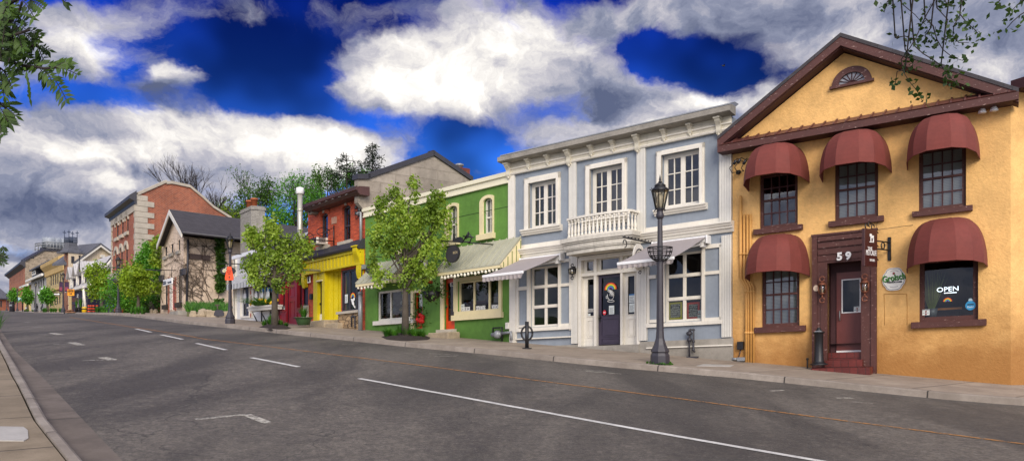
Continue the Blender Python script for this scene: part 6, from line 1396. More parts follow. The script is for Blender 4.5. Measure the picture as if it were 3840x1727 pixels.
# dormers climb with the roof plane
def onroof(x, y):     # where the ray through that place meets the roof plane
    nrm = (B_-A_).cross(Dd-A_); a = Vector(((x-CX)/F, 1, (YH-y)/F)); o = Vector((0, 0, EYE)); k = (A_-o).dot(nrm)/a.dot(nrm); return o+a*k
for i, (xl, xr, yb, yt, ya, lab) in enumerate(((60,108,668,540,447,0),(125,172,640,505,410,0),(188,240,618,472,377,0))):
    bl_, br__ = onroof(*px('F2', xl+18, yb)), onroof(*px('F2', xr, yb)); fr = Frame(bl_, PF.ang); wd = (br__-bl_).dot(fr.U); 
    s_ = F/bl_.y; hh = (yb-yt)*CR['F2'][2]/s_; hp = (yt-ya)*CR['F2'][2]/s_; dep = 6.
    m = MB(fr); wall(m, 0, wd, -.3, hh, [(wd*.2, wd*.8, hh*.12, hh*.88)], .1); m.quad((0, hh, 0), (wd, hh, 0), (wd/2, hh+hp, 0)); m.quad((wd, -.3, 0), (wd, hh, 0), (wd, hh, -dep), (wd, -.3, -dep)); m.quad((0, -.3, 0), (0, hh, 0), (0, hh, -dep), (0, -.3, -dep))
    dm = m.build('dormer', M_purplewall, pb2, recalc=False); MB(fr).frame((wd*.1, wd*.9, 0, hh), wd*.16, .0, .12).quad((wd*.2, .3, .02), (wd*.8, .3, .02), (wd*.8, hh-.2, .02), (wd*.2, hh-.2, .02)).build('window_frame', M_white, dm)
    e = .5; m = MB(fr); m.add([(-e, hh-.25, .6), (wd/2, hh+hp+.15, .6), (wd+e, hh-.25, .6), (-e, hh-.25, -dep-1), (wd/2, hh+hp+.15, -dep-1), (wd+e, hh-.25, -dep-1)], [(0, 1, 4, 3), (1, 2, 5, 4)]); rr_ = m.build('dormer_roof', M_shakeW, dm, recalc=False); rr_.modifiers.new('s', 'SOLIDIFY').thickness = .25
r = PSd.R('F2', 232, 252, 735, 800); 
# ======== far row: generic blocks built the same way
def openings(fr, c, L): return [fr.R(c, *l) for l in L]
def block(name, label, cat, fr, side, vt, ops, mw, ms, depth, mwin=None, roofm=None):
    t = thing(name, label, cat, fr, fr.W/2); m = MB(fr); wall(m, 0, fr.W, -1, vt, ops, .25); m.build('wall', mw, t, recalc=False)
    for r in ops:
        f = MB(fr).frame(r, .14, -.2, -.05); f.box(r[0], r[1], (r[2]+r[3])/2-.05, (r[2]+r[3])/2+.05, -.2, -.06); wo = f.build('window', mwin or M_dark, t); MB(fr).quad((r[0], r[2], -.18), (r[1], r[2], -.18), (r[1], r[3], -.18), (r[0], r[3], -.18)).build('pane', mat('far window glass', '#2b2e33', .12, .3, 3.), wo)
    return t
# tan tower house with mansard roof
TW = Fac(240, 256, 124, -300, 1235); TWs = Fac(256, 420, TW.Zr, 3600, 1235, base=TW.T(TW.W, 0).z)
tt = block('tower_house', 'beige boarded house with mansard tower and iron roof cresting', 'house', TW, TWs, TW.q('F2', 30, 262)[1], [TW.R('F1', 716, 724, 295, 400)], mat('tower brick', '#a06a4c', .8, .2, kind='brick', c2='#8a583e', mortar='#b39a84', bw=.5, bh=.2), None, 8)
vt = TW.q('F2', 30, 262)[1]; tw1 = TWs.q('F2', 232, 280); gv = [TWs.q('F2', *p_) for p_ in ((48,450),(60,440),(410,178),(545,275),(620,330))]
m = MB(TWs).quad((0, -1, 0), (tw1[0], -1, 0), (tw1[0], TWs.q('F2', 140, 262)[1], 0), (0, TWs.q('F2', 140, 262)[1], 0)); m.build('tower_side', M_beigeboard, tt, recalc=False)
m = MB(TWs).quad((.2, -1, -.4), (gv[-1][0], -1, -.4), (gv[-1][0], gv[-1][1], -.4), (gv[2][0], gv[2][1], -.4), (tw1[0]+.1, TWs.q('F2', 245, 300)[1], -.4), (.2, 3, -.4)); m.build('gable_wall', M_beigeboard, tt, recalc=False)
m = MB(TWs)
for a, b in ((TWs.q('F2', 100, 400), gv[2]), (gv[2], gv[4])): m.prism([(a[0], a[1]), (b[0], b[1]), (b[0], b[1]+.35), (a[0], a[1]+.35)], -6., .3)
m.build('roof', M_slate, tt)
m = MB(TWs)
for a, b in ((TWs.q('F2', 100, 400), gv[2]), (gv[2], gv[4])): m.prism([(a[0], a[1]-.3), (b[0], b[1]-.3), (b[0], b[1]), (a[0], a[1])], -.1, .35)
m.build('rake_board', M_white, tt)
for x0, x1, y0, y1 in ((82,113,305,382),(418,465,290,318)): r = TWs.R('F2', x0, x1, y0, y1); wo = MB(TWs).frame(r, .25, -.3, .1).build('window', M_white if x0 > 200 else M_dark, tt); MB(TWs).box(r[0]+.2, r[1]-.2, r[2]+.2, r[3]-.2, -.3, .05).build('pane', mat('far window glass', '#2b2e33', .12, .3, 3.), wo)
cx_, _ = TWs.q('F2', 130, 262); base_v = TWs.q('F2', 130, 265)[1]; tpv = TWs.q('F2', 130, 150)[1]; hw = (TWs.q('F2', 232, 262)[0]-TWs.q('F2', 45, 262)[0])/2; hm = tpv-base_v
m = MB(TWs); R2 = 1.414; m.lathe((cx_, base_v, -hw), [(hw*R2*1.12, -.1), (hw*R2*1.12, .15), (hw*R2*.86, hm*.12), (hw*R2*.66, hm*.35), (hw*R2*.55, hm*.65), (hw*R2*.5, hm), (hw*R2*.3, hm)], 4, smooth=False); m.build('mansard_roof', M_slate, tt)
m = MB(TWs); q = hw*.5
for i in range(9):
    for s_ in (0, 1): u = cx_-q+2*q*i/8; m.tube([(u, tpv, -hw+(q if s_ else -q)), (u, tpv+.9+(1.1 if i in (0, 8) else 0), -hw+(q if s_ else -q))], .07, 4)
for v in (.5, .9): m.tube([(cx_-q, tpv+v, -hw+q), (cx_+q, tpv+v, -hw+q)], .05, 4).tube([(cx_-q, tpv+v, -hw-q), (cx_+q, tpv+v, -hw-q)], .05, 4)
for i in (0, 8): u = cx_-q+2*q*i/8; m.box(u-.25, u+.25, tpv+1.6, tpv+1.72, -hw+q-.05, -hw+q+.05).box(u-.25, u+.25, tpv+1.6, tpv+1.72, -hw-q-.05, -hw-q+.05)
m.build('cresting', mat('blue iron', '#3a4458', .5), tt)
# tan stone commercial block
TN = Fac(174, 241, 150, -300, 1228); vt = TN.q('F1', 610, 385)[1]
tn = block('stone_building', 'tan stone block with deep cornice and tall windows', 'building', TN, None, vt, openings(TN, 'F1', [(x, x+13, 500+i*-7, 610+i*-8) for i, x in enumerate((547,571,596,620,648))]+[(x, x+16, 745+i*-7, 835+i*-8) for i, x in enumerate((540,562,588,612,640))]), M_tanstone, None, 8)
MB(TN).extr([(0, vt-1.6), (.2, vt-1.5), (.3, vt-.6), (.9, vt+.2), (1., vt+.8), (0, vt+1.2)], -.8, TN.W+.3).build('cornice', M_tancornice, tn)
TNs = Frame(TN.T(0, 0), TN.ang+math.pi/2); TNr = Frame(TN.T(TN.W, 0), TN.ang+math.pi/2); MB(TNr).box(0, 12, -1, vt+TN.g*TN.W, -.2, 0).build('side_wall', M_tanstone, tn)
MB(TN).box(-.3, TN.W*.98, 3.6, 4.0, 0, .35).build('string_course', M_tancornice, tn)
# grey gabled shop with dormer
GS = Fac(117, 174, 188, -300, 1225); vt = GS.q('F1', 420, 510)[1]
gs = block('plaster_shop', 'grey plaster shop with dormer and white sign band', 'building', GS, None, vt, openings(GS, 'F1', [(440, 452, 540, 630), (466, 478, 525, 615), (415, 428, 560, 640), (365, 378, 740, 850), (448, 470, 720, 850)]), M_greyplaster, None, 8)
m = MB(GS); m.add([(-1.5, vt-.2, .8), (GS.W+1, vt-.2, .8), (GS.W+1, vt+5.5, -9), (-1.5, vt+5.5, -9)], [(0, 1, 2, 3)]); ro = m.build('roof', M_slate, gs, recalc=False); ro.modifiers.new('s', 'SOLIDIFY').thickness = .3
MB(GS).box(-1.6, GS.W+1.1, vt-.6, vt-.1, .7, 1.1).build('gutter', M_white, gs)
r = GS.R('F1', 350, 388, 440, 508, -1.); m = MB(GS).box(r[0]-.4, r[1]+.4, r[2], r[3], -5, -1.); dm = m.build('dormer', M_dark, gs); MB(GS).frame((r[0], r[1], r[2]+.3, r[3]-.2), .35, -.99, -.9).box((r[0]+r[1])/2-.15, (r[0]+r[1])/2+.15, r[2]+.3, r[3]-.2, -.99, -.9).build('window_frame', M_white, dm); MB(GS).extr([(-.4, r[3]-.1), (-.4, r[3]+.25), (-6, r[3]+.8)], r[0]-1.2, GS.W+.5).build('dormer_roof', M_slate, dm)
r = GS.R('F1', 425, 550, 655, 688, .8); MB(GS).box(r[0], min(r[1], GS.W+3), r[2], r[3], .3, 1.).build('sign_band', M_whiteP, gs); r = GS.R('F1', 440, 480, 630, 690, .3); MB(GS).box(r[0], r[1], r[2], r[3], .0, .3).build('sign_panel', M_whiteP, gs); r = GS.R('F1', 425, 478, 690, 720, 1.2); MB(GS).box(r[0], r[1], r[2], r[3], .0, 1.2).build('shop_canopy', M_metalroof, gs)
# small yellow house
YH_ = Fac(89, 117, 222, -300, 1222, base=None); vt = YH_.q('F1', 300, 600)[1]
yb_ = block('plaster_house', 'small pale yellow house squeezed beside the stone mill', 'house', YH_, None, vt, openings(YH_, 'F1', [(285, 293, 620, 680), (283, 293, 760, 850)]), M_yellowplaster, None, 8)
m = MB(YH_); m.add([(-.8, vt-.2, .8), (YH_.W+1, vt-.2, .8), (YH_.W+1, vt+5., -8), (-.8, vt+5., -8)], [(0, 1, 2, 3)]); ro = m.build('roof', M_slate, yb_, recalc=False); ro.modifiers.new('s', 'SOLIDIFY').thickness = .4
MB(YH_).box(-1, YH_.W+1.1, vt-.7, vt-.1, .7, 1.1).build('gutter', M_white, yb_)
# stone mill, long brick front and rubble gable
ML = Fac(34.5, 94, 300, -250, 1236); MS = Fac(94, 262, ML.Zr, 4200, 1240, base=ML.T(ML.W, 0).z)
vt = ML.q('F1', 190, 445)[1]; cols = [(x, x+4.5, y0, y0+hh_) for x, y0, hh_ in ((117,545,62),(128,537,64),(142,530,66),(155,522,68),(168,513,72),(180,505,74),(192,496,78),(206,486,82),(221,476,86),(238,464,90),(118,660,60),(131,652,62),(145,645,62),(160,636,64),(174,628,66),(188,618,68),(205,608,70),(222,598,74),(240,585,76),(119,745,80),(132,742,80),(146,738,80),(160,735,80),(190,730,90),(206,725,90),(222,720,90),(240,715,95))]
ml = block('stone_mill', 'long brick mill with rubble stone gable and rooftop railing', 'building', ML, None, vt, openings(ML, 'F1', cols), M_millbrick, None, 12)
gv = [MS.q('F1', *p_) for p_ in ((275,345),(330,312),(480,232),(740,240),(790,250))]
m = MB(MS).quad((0, -1, 0), (gv[-1][0], -1, 0), *[(a, b, 0) for a, b in gv[::-1]], (0, gv[0][1]-.5, 0)); m.build('gable_wall', M_rubble, ml, recalc=False)
m = MB(MS)
for a, b in zip(gv[:-1], gv[1:]): m.prism([(a[0], a[1]), (b[0], b[1]), (b[0], b[1]+.6), (a[0], a[1]+.6)], -4, .4)
m.build('gable_coping', M_dark, ml)
MB(ML).extr([(0, vt-.8), (.8, vt), (1.4, vt+.3), (1.4, vt+1.), (0, vt+1.4)], -3, ML.W+.3).build('cornice', M_dark, ml); MB(ML).box(0, ML.W, vt-7.6, vt-7., 0, .3).build('string_course', mat('orange band', '#a8603c', .8), ml)
r = MS.R('F1', 545, 755, 190, 236); MB(MS).box(*r, -9, -1).build('roof_house', M_dark, ml)
m = MB(MS); r = MS.R('F1', 505, 748, 143, 222)
for w in (-10, .5):
    for k in range(8): u = r[0]+(r[1]-r[0])*k/7; m.tube([(u, r[2], w), (u, r[3], w)], .14, 4)
    for v in (r[3], (r[2]+r[3])/2+.5, r[2]+.5): m.tube([(r[0], v, w), (r[1], v, w)], .14, 4)
for v in (r[3], (r[2]+r[3])/2+.5): m.tube([(r[0], v, .5), (r[0], v, -10)], .14, 4)
m.build('roof_railing', M_galv, ml); m = MB(MS)
for k in range(3): u = r[0]+(r[1]-r[0])*(.22+.27*k); m.lathe((u+1, r[2]+.8, -4), [(2.4, 0), (2.4, 3.), (2.1, 3.5)], 16)
m.build('roof_unit', mat('grey cooling unit', '#8b929a', .5), ml)
r = MS.R('F1', 334, 365, 286, 312); MB(MS).box(*r, -3, .2).build('chimney', M_dark, ml)
# low brick hall closing the street at far left
LW = Fac(-60, 34, 330, 3400, 1215, base=gz(-210, 330)); vt = LW.q('F1', 60, 740)[1]
lw = block('brick_hall', 'low red brick hall at the far left end of the street', 'building', LW, None, vt, openings(LW, 'F1', [(-40, -22, 775, 840), (3, 22, 772, 842), (82, 94, 775, 842), (-80, -62, 775, 840)]), mat('hall brick', '#a05a40', .85, .2, .3, kind='brick', c2='#8a4c36', mortar='#a88a74', bw=.6, bh=.25), None, 8)
m = MB(LW); m.add([(-2, vt-.3, 1.5), (LW.W+.5, vt-.3, 1.5), (LW.W+.5, vt+6.5, -12), (-2, vt+6.5, -12)], [(0, 1, 2, 3)]); ro = m.build('roof', M_slate, lw, recalc=False); ro.modifiers.new('s', 'SOLIDIFY').thickness = .6
# ---------------------------------------------------------------- trees
def leafmesh(P, S, seed, name, m, parent, up=.35, asp=.62, loc0=None):
    rg = np.random.default_rng(seed); P = np.asarray(P, float); n = len(P); S = np.broadcast_to(np.asarray(S, float), (n,))
    a = rg.normal(size=(n, 3)); a[:, 2] -= .25; a /= np.linalg.norm(a, axis=1)[:, None]
    nn = rg.normal(size=(n, 3)); nn[:, 2] = np.abs(nn[:, 2])+up; b = np.cross(a, nn); b /= np.linalg.norm(b, axis=1)[:, None]+1e-9; c = np.cross(b, a)
    s = S[:, None]*rg.uniform(.65, 1.25, (n, 1))
    v = np.stack([P, P+a*s*.5+b*s*asp*.5-c*s*.08, P+a*s-c*s*.22, P+a*s*.5-b*s*asp*.5-c*s*.08], 1).reshape(-1, 3)
    loc = np.array(ROOT[parent.name][0]) if parent is not None else np.zeros(3)
    me = bpy.data.meshes.new(name); me.vertices.add(4*n); me.loops.add(4*n); me.polygons.add(n)
    me.vertices.foreach_set('co', (v-loc).astype(np.float32).ravel()); me.loops.foreach_set('vertex_index', np.arange(4*n, dtype=np.int32))
    me.polygons.foreach_set('loop_start', np.arange(0, 4*n, 4, dtype=np.int32)); me.polygons.foreach_set('loop_total', np.full(n, 4, np.int32)); me.update(); me.validate(); me.materials.append(m)
    return link(name, me, parent)
def bez(a, b, c, n=6): return [a*(1-t)**2+b*2*t*(1-t)+c*t*t for t in [i/n for i in range(n+1)]]
def tree(name, label, base, c, blobs_, leaf, ls, nleaf, seed=1, tr=.11, bark=None, group=None, lean=(0, 0), up=1., ncl=None, depth=1., twig=.35, fork=.33, cat='tree', gap=.0):
    rg = random.Random(seed); Z = base.y; fr = Frame((0, 0, 0)); t = thing(name, label, cat, Frame(base), 0, 0, 0, group)
    B_ = [(at(*px(c, x, y), Z), rx*CR[c][2]/F*Z, ry*CR[c][2]/F*Z) for x, y, rx, ry in blobs_]
    top = max(p.z+r2*.5 for p, r, r2 in B_); bot = min(p.z-r2 for p, r, r2 in B_); cx_ = sum(p.x*r for p, r, r2 in B_)/sum(r for p, r, r2 in B_)
    mx = sum(r*r2 for p, r, r2 in B_); cl = []
    ncl = ncl or int(nleaf/42)
    for i in range(ncl):
        w_ = rg.uniform(0, mx)
        for p, r, r2 in B_:
            w_ -= r*r2
            if w_ <= 0: break
        while True:
            d = Vector((rg.uniform(-1, 1), rg.uniform(-1, 1), rg.uniform(-1, 1)))
            if d.length < 1: break
        d = d*(d.length**-.35 if d.length > .05 else 1)
        cl.append(p+Vector((d.x*r, d.y*min(r, 1.6)*depth, d.z*r2)))
    tv = top-base.z; tk = [base+Vector((0, 0, -.2)), base+Vector((lean[0]*.3, 0, tv*fork*.5)), base+Vector((lean[0], lean[1], tv*fork)), Vector(((base.x+lean[0]+cx_)/2, base.y, base.z+tv*.6)), Vector((cx_, base.y, base.z+tv*.85))]
    m = MB(fr); W3 = lambda p: wv(p)
    m.tube([W3(p) for p in tk], [tr*1.25, tr, tr*.8, tr*.45, tr*.12], 8)
    limbs = []; nl = max(8, min(26, ncl//6))
    for i in range(nl):
        e = cl[rg.randrange(len(cl))]; q = rg.uniform(fork*.9, .7); k = q*tv
        a = base+Vector((lean[0], lean[1], k)) if k < tv*fork else tk[2].lerp(tk[3], min(1, (k/tv-fork)/(.6-fork))) if k < tv*.6 else tk[3].lerp(tk[4], (k/tv-.6)/.25)
        mid = a.lerp(e, .5)+Vector((rg.uniform(-.1, .1), rg.uniform(-.1, .1), -abs(e-a)*.12 if hasattr(e-a, '__abs__') else 0)) if False else a.lerp(e, .55)+Vector((0, 0, -(e-a).length*.10*up))
        P_ = bez(a, mid, e); limbs += P_; r0 = tr*rg.uniform(.3, .5); m.tube([W3(p) for p in P_], [r0*(1-.85*j/6) for j in range(7)], 5, cap=False)
    pts = []; LP = np.array([list(p) for p in limbs])
    for cpt in cl:
        d = LP-np.array(cpt); j = int((d*d).sum(1).argmin()); m.tube([W3(limbs[j]), W3(limbs[j].lerp(cpt, .6)+Vector((0, 0, .03))), W3(cpt)], [tr*.10, tr*.07, tr*.03], 3, cap=False)
    m.build('trunk', bark or M_bark, t, recalc=False, uvm=False)
    ng = np.random.default_rng(seed); CL = np.array([list(p) for p in cl]); k = ng.integers(0, len(CL), nleaf); rr = twig*ng.uniform(.5, 1.2, (nleaf, 1)); off = ng.normal(size=(nleaf, 3)); off /= np.linalg.norm(off, axis=1)[:, None]; off *= ng.uniform(0, 1, (nleaf, 1))**.5*rr; off[:, 2] *= 1.45
    leafmesh(CL[k]+off, ls, seed+7, 'crown', leaf, t); return t
# T1, T2: street trees before the green and the white shop
b1_ = hit(*px('F7', 326, 1098)); tree('street_tree', 'leafy street tree standing before the green building', b1_, 'F7', [(150,260,45,120),(225,180,38,110),(285,120,45,70),(360,110,40,110),(545,200,60,100),(585,300,45,80),(470,300,70,120),(350,300,90,120),(200,400,120,120),(110,540,50,100),(330,480,150,120),(520,480,95,80),(590,540,40,45),(300,660,140,80),(430,640,100,80),(170,690,70,60),(360,740,70,45)], M_leafT, .12, 9500, 3, .11, group='young street trees', twig=.22, ncl=170, up=1.6, depth=.8)
b2_ = hit(*px('F5', 440, 1082)); tree('street_tree', 'leafy street tree standing before the white shop and the red shopfront', b2_, 'F5', [(400,210,60,65),(225,240,45,55),(300,340,90,70),(480,300,85,90),(640,340,50,90),(715,400,55,50),(240,570,60,80),(380,480,130,110),(560,490,110,100),(630,610,85,60),(400,660,110,70),(290,650,70,50),(470,710,70,45)], M_leafT, .13, 7500, 5, .13, group='young street trees', twig=.25, ncl=150, depth=.8)
P = hit(*px('F2', 432, 940)); P = Vector((at(*px('F2', 432, 940), 86).x, 86, 0)); P.z = gz(P.x, P.y)
tree('street_tree', 'yellow green street tree before the dark purple house', P, 'F2', [(400,440,60,35),(320,480,55,40),(480,520,55,45),(420,600,110,80),(455,680,85,60),(360,700,60,45)], M_leafY, .28, 4500, 6, .2, group='young street trees', twig=.7, ncl=150)
P = at(*px('F2', 850, 930), 58); P.z = gz(P.x, P.y)
tree('street_tree', 'yellow green street tree right of the second farthest tall lamp', P, 'F2', [(760,500,70,60),(710,600,60,70),(850,620,100,80),(870,520,70,70),(800,680,100,50),(920,660,50,50)], M_leafY, .2, 5500, 8, .13, group='young street trees', twig=.5, ncl=170)
P = at(*px('F2', 1040, 930), 64); P.z = gz(P.x, P.y)
tree('garden_tree', 'tall leaning tree in the garden between the brick block and the stucco house', P, 'F2', [(960,250,60,50),(1040,320,70,90),(1060,450,70,110),(940,400,110,80),(960,560,90,90),(1050,620,60,110),(900,480,60,70)], M_leafG, .22, 9000, 9, .22, twig=.6, ncl=260, lean=(-1.4, 0), fork=.3)
def bush(name, label, P, r, hgt, m_, ls, n, seed, group=None, sx=1.4):
    t = thing(name, label, 'bush', Frame(P), 0, 0, 0, group); ng = np.random.default_rng(seed); k = max(6, n//50); c_ = ng.normal(size=(k, 3)); c_ /= np.linalg.norm(c_, axis=1)[:, None]; c_ *= ng.uniform(.3, 1, (k, 1))**.4; c_ = c_*np.array([r*sx, r, hgt*.5])+np.array([0, 0, hgt*.5]); c_[:, 2] = np.maximum(c_[:, 2], .05)
    j = ng.integers(0, k, n); L = c_[j]+ng.normal(size=(n, 3))*r*.16; L[:, 2] = np.maximum(L[:, 2], .02); leafmesh(L+np.array(P), ls, seed, 'foliage', m_, t)
    mb = MB(Frame(P))
    for q in c_[::2]: mb.tube([(0, 0, 0), (q[0]*.4, q[2]*.6, -q[1]*.4), (q[0], q[2], -q[1])], .02, 3, cap=False)
    mb.build('stem', M_barkD, t, recalc=False, uvm=False); return t
for x, y, Z, r, h, mm, lab, sd in ((735,940,62,1.5,3.4,M_leafG,'bright green bush behind the second tall lamp from the left kerb bend',1),(900,915,66,2.2,4.2,M_leafD,'dark bush under the garden trees before the brick block',2),(1000,915,68,2.0,4.6,M_leafG,'mid green bush beside the left corner of the stucco house',3),(820,910,68,1.8,3.4,M_leafG,'low green bush between the two garden trunks',4)):
    P = at(*px('F2', x, y), Z); P.z = gz(P.x, P.y); bush('garden_bush', lab, P, r, h, mm, .22, 2600, sd)
for x, yb, cy, rx, ry, Z, lab in ((150,880,715,45,55,170,'small street tree beside the waste bin far up the street'),(300,880,725,42,62,140,'small dense street tree far up the street before the yellow house'),(515,880,720,55,40,120,'small sparse street tree before the grey gabled shop')):
    P = at(*px('F1', x, yb), Z); P.z = gz(P.x, P.y); tree('street_tree', lab, P, 'F1', [(x,cy,rx*.8,ry*.8),(x-12,cy-25,rx*.5,ry*.5),(x+15,cy+15,rx*.6,ry*.5)], M_leafG, .4, 1500, int(x), .2, group='young street trees', twig=.9, ncl=45)
# trees on the rise behind the shops
def hz(x, y, Z): P = at(*px('D', x, y), Z); P.z = gz(P.x, min(P.y, 90), -.4); return P
for x, Z, bl_, mm, nl, lab, sd, ls in ((640,100,[(640,500,45,40),(600,520,30,28),(670,480,30,30),(650,540,50,25)],M_leafD,3600,'dark green tree behind the stucco house roof, left of the pale chimney',11,.3),
 (745,92,[(750,480,50,40),(715,520,45,40),(700,560,30,30),(790,510,40,40),(740,545,50,30)],M_leafG,4200,'bright green tree behind the shops, right of the pale chimney',12,.28),
 (820,96,[(815,440,30,18),(790,455,20,14),(850,450,28,16),(830,470,60,16)],M_leafD,1900,'thin leafed tree behind the brick building cornice',13,.28),
 (585,96,[(560,525,22,12),(590,545,35,12),(640,560,30,12),(520,530,20,10)],M_leafY,1500,'yellowish low tree crown showing over the grey roof ridge',14,.3),
 (905,88,[(900,440,30,12),(880,452,28,10),(930,445,20,10)],M_leafG,1300,'bright green crown just above the brick building parapet',15,.25)):
    tree('background_tree', lab, hz(x, 700, Z), 'D', bl_, mm, ls, nl, sd, .35, M_barkD, 'trees on the rise behind the shops', twig=.85, ncl=int(nl/40))
def bare(label, x, Z, topy, spread, seed, nleaf=0, dp=5):
    rg = random.Random(seed); base = hz(x, 700, Z); tp = at(*px('D', x, topy), Z).z; Ht = tp-base.z; t = thing('bare_tree', label, 'tree', Frame(base), 0, 0, 0, 'bare trees behind the brick block'); m = MB(Frame((0, 0, 0))); tips = []
    def grow(p, d, l, r, k):
        e = p+d*l; mid = p.lerp(e, .5)+Vector((rg.uniform(-.05, .05), rg.uniform(-.05, .05), .03))*l; m.tube([wv(p), wv(mid), wv(e)], [r, r*.85, r*.7], 5 if k > 2 else 3, cap=False)
        if k == 0: tips.append(e); return
        for i in range(3 if k > 1 else 4):
            a = rg.uniform(0, 6.28); sp = rg.uniform(.25, .55)*spread; nd = (d+Vector((math.cos(a)*sp, math.sin(a)*sp, rg.uniform(.05, .3)))).normalized(); grow(p.lerp(e, rg.uniform(.55, 1.)), nd, l*rg.uniform(.62, .82), r*.62, k-1)
    grow(base, Vector((0, 0, 1)), Ht*.36, .22, dp); m.build('trunk', M_barkD, t, recalc=False, uvm=False)
    if nleaf: ng = np.random.default_rng(seed); T_ = np.array([list(q) for q in tips]); leafmesh(T_[ng.integers(0, len(T_), nleaf)]+ng.normal(size=(nleaf, 3))*.4, .22, 3, 'buds', M_leafG if seed == 24 else M_leafD, t)
bare('tall bare tree standing above the grey ridge right of the brick block', 538, 88, 432, 1.05, 21, 0, 6); bare('smaller bare tree partly before the brick gable', 470, 92, 455, .9, 22, 0, 5); bare('budding tree with fine twigs right of the bare tree', 625, 104, 452, 1.0, 23, 3000); bare('fine twigged budding tree left of the conifers', 700, 104, 470, 1.0, 24, 3200); bare('fine twigged budding tree behind the brick cornice', 815, 100, 418, 1.0, 25, 2600)
def conifer(label, x, Z, topy, boty, rad, seed):
    rg = random.Random(seed); base = hz(x, 700, Z); tp = at(*px('D', x, topy), Z).z; lo = at(*px('D', x, boty), Z).z; t = thing('conifer', label, 'tree', Frame(base), 0, 0, 0, 'conifers behind the brick building'); m = MB(Frame((0, 0, 0))); m.tube([wv(base), wv(Vector((base.x, base.y, tp)))], [.3, .03], 6); L = []; z = lo
    while z < tp-.1:
        q = (z-lo)/(tp-lo)
        for k in range(4):
            a = rg.uniform(0, 6.28); l = rad*(1-q)**.7*rg.uniform(.45, 1.15)+.15; d = Vector((math.cos(a), math.sin(a), 0)); P_ = [Vector((base.x, base.y, z))+d*l*s_+Vector((0, 0, l*(.18*s_-.38*s_*s_+.22*s_**4))) for s_ in (0, .33, .66, 1)]; m.tube([wv(p) for p in P_], [.05, .04, .03, .01], 3, cap=False)
            for j in range(int(16*l)+5): s_ = rg.uniform(.2, 1); i = min(2, int(s_*3)); p = P_[i].lerp(P_[i+1], s_*3-i); L.append(list(p+Vector((rg.gauss(0, .13), rg.gauss(0, .13), -abs(rg.gauss(0, .22))))))
        z += rg.uniform(.28, .55)
    m.build('trunk', M_barkD, t, recalc=False, uvm=False); leafmesh(L, .34, seed, 'needles', M_leafK, t, up=.1, asp=.3)
conifer('tall spiky dark conifer behind the brick building', 937, 84, 357, 445, 2.2, 31); conifer('shorter flat branched conifer left of the tall one', 872, 86, 385, 450, 3.2, 32)
# planting beds at the tree feet
def bed(label, c, pts, tufts, seed, fl=None, m_=None):
    P = [hit(*px(c, *p)) for p in pts]; cen = sum(P, Vector())/len(P); t = thing('planting_bed', label, 'plant bed', Frame(cen), 0, 0, 0, 'planting beds at the tree feet'); m = MB(Frame((0, 0, 0))); V = [(cen.x, cen.z+.12, -cen.y)]; n_ = 24; ring_ = []
    for i in range(n_): q = i/n_*len(P); a = P[int(q) % len(P)].lerp(P[(int(q)+1) % len(P)], q % 1); ring_.append(a)
    for f_, dz in ((.6, .09), (1., -.02)): V += [(cen.x+(p.x-cen.x)*f_, p.z+dz, -(cen.y+(p.y-cen.y)*f_)) for p in ring_]
    fs = [(0, 1+i, 1+(i+1) % n_) for i in range(n_)]+[(1+i, 1+n_+i, 1+n_+(i+1) % n_, 1+(i+1) % n_) for i in range(n_)]; m.add(V, fs, True); m.build('soil', M_soil, t, recalc=False)
    for k, (x, y, w_, h_) in enumerate(tufts):
        p = hit(*px(c, x, y)); s_ = p.y/F*CR[c][2]; tuft(Frame((0, 0, 0)), wv(p), 130, w_*s_/2, h_*s_*1.25, m_ or M_grass, t, seed+k, .02*max(1, p.y/28), .45)
bed('mulch bed with arching leaf clumps at the foot of the tree by the green building', 'F7', [(150,1090),(250,1075),(400,1075),(510,1092),(500,1112),(330,1122),(190,1112)], [(205,1095,120,70),(250,1098,90,60),(330,1098,120,80),(390,1100,130,75),(440,1100,100,60),(290,1085,80,70)], 1)
bed('mulch bed with broad leaf clumps at the foot of the tree by the white shop', 'F5', [(290,1080),(380,1062),(500,1065),(600,1088),(560,1100),(400,1098)], [(350,1075,80,55),(400,1075,90,95),(440,1078,80,60),(490,1078,80,60),(540,1080,70,40),(410,1060,50,80)], 11)
def clump(label, c, x0, x1, yb, yt, Z, n, seed):
    P = at(*px(c, (x0+x1)/2, yb), Z); P.z = gz(P.x, P.y); k = CR[c][2]/F*Z; t = thing('leaf_clump', label, 'plant', Frame(P), 0, 0, 0, 'leafy clumps along the kerb'); rg = random.Random(seed); m = (x1-x0)*k/2
    for i in range(n): tuft(Frame((0, 0, 0)), (P.x+m*(-.8+1.6*i/(n-1)), P.z, -P.y+rg.uniform(-.5, .5)), 70, m/n*2.2, (yb-yt)*k*1.2, M_grass, t, seed+i, .05, .4)
clump('leafy clump at the foot of the tree by the purple house', 'F2', 345, 485, 952, 882, 84, 5, 3); clump('broad leafy clump by the kerb right of the tall dark lamp', 'F2', 750, 945, 978, 895, 52, 7, 9); clump('low leafy hedge clump before the tan stone block', 'F1', 455, 655, 903, 856, 100, 8, 17); clump('low leafy clump far up the street by the small dense tree', 'F1', 268, 350, 887, 866, 130, 4, 27)
P = hit(-14, 1232); P.z += 0; t = thing('grass_tuft', 'grass tuft at the left edge of the near pavement', 'plant', Frame(P), 0, 0, 0); tuft(Frame((0, 0, 0)), wv(P), 60, .6, .9, M_grass, t, 2, .012, .5)
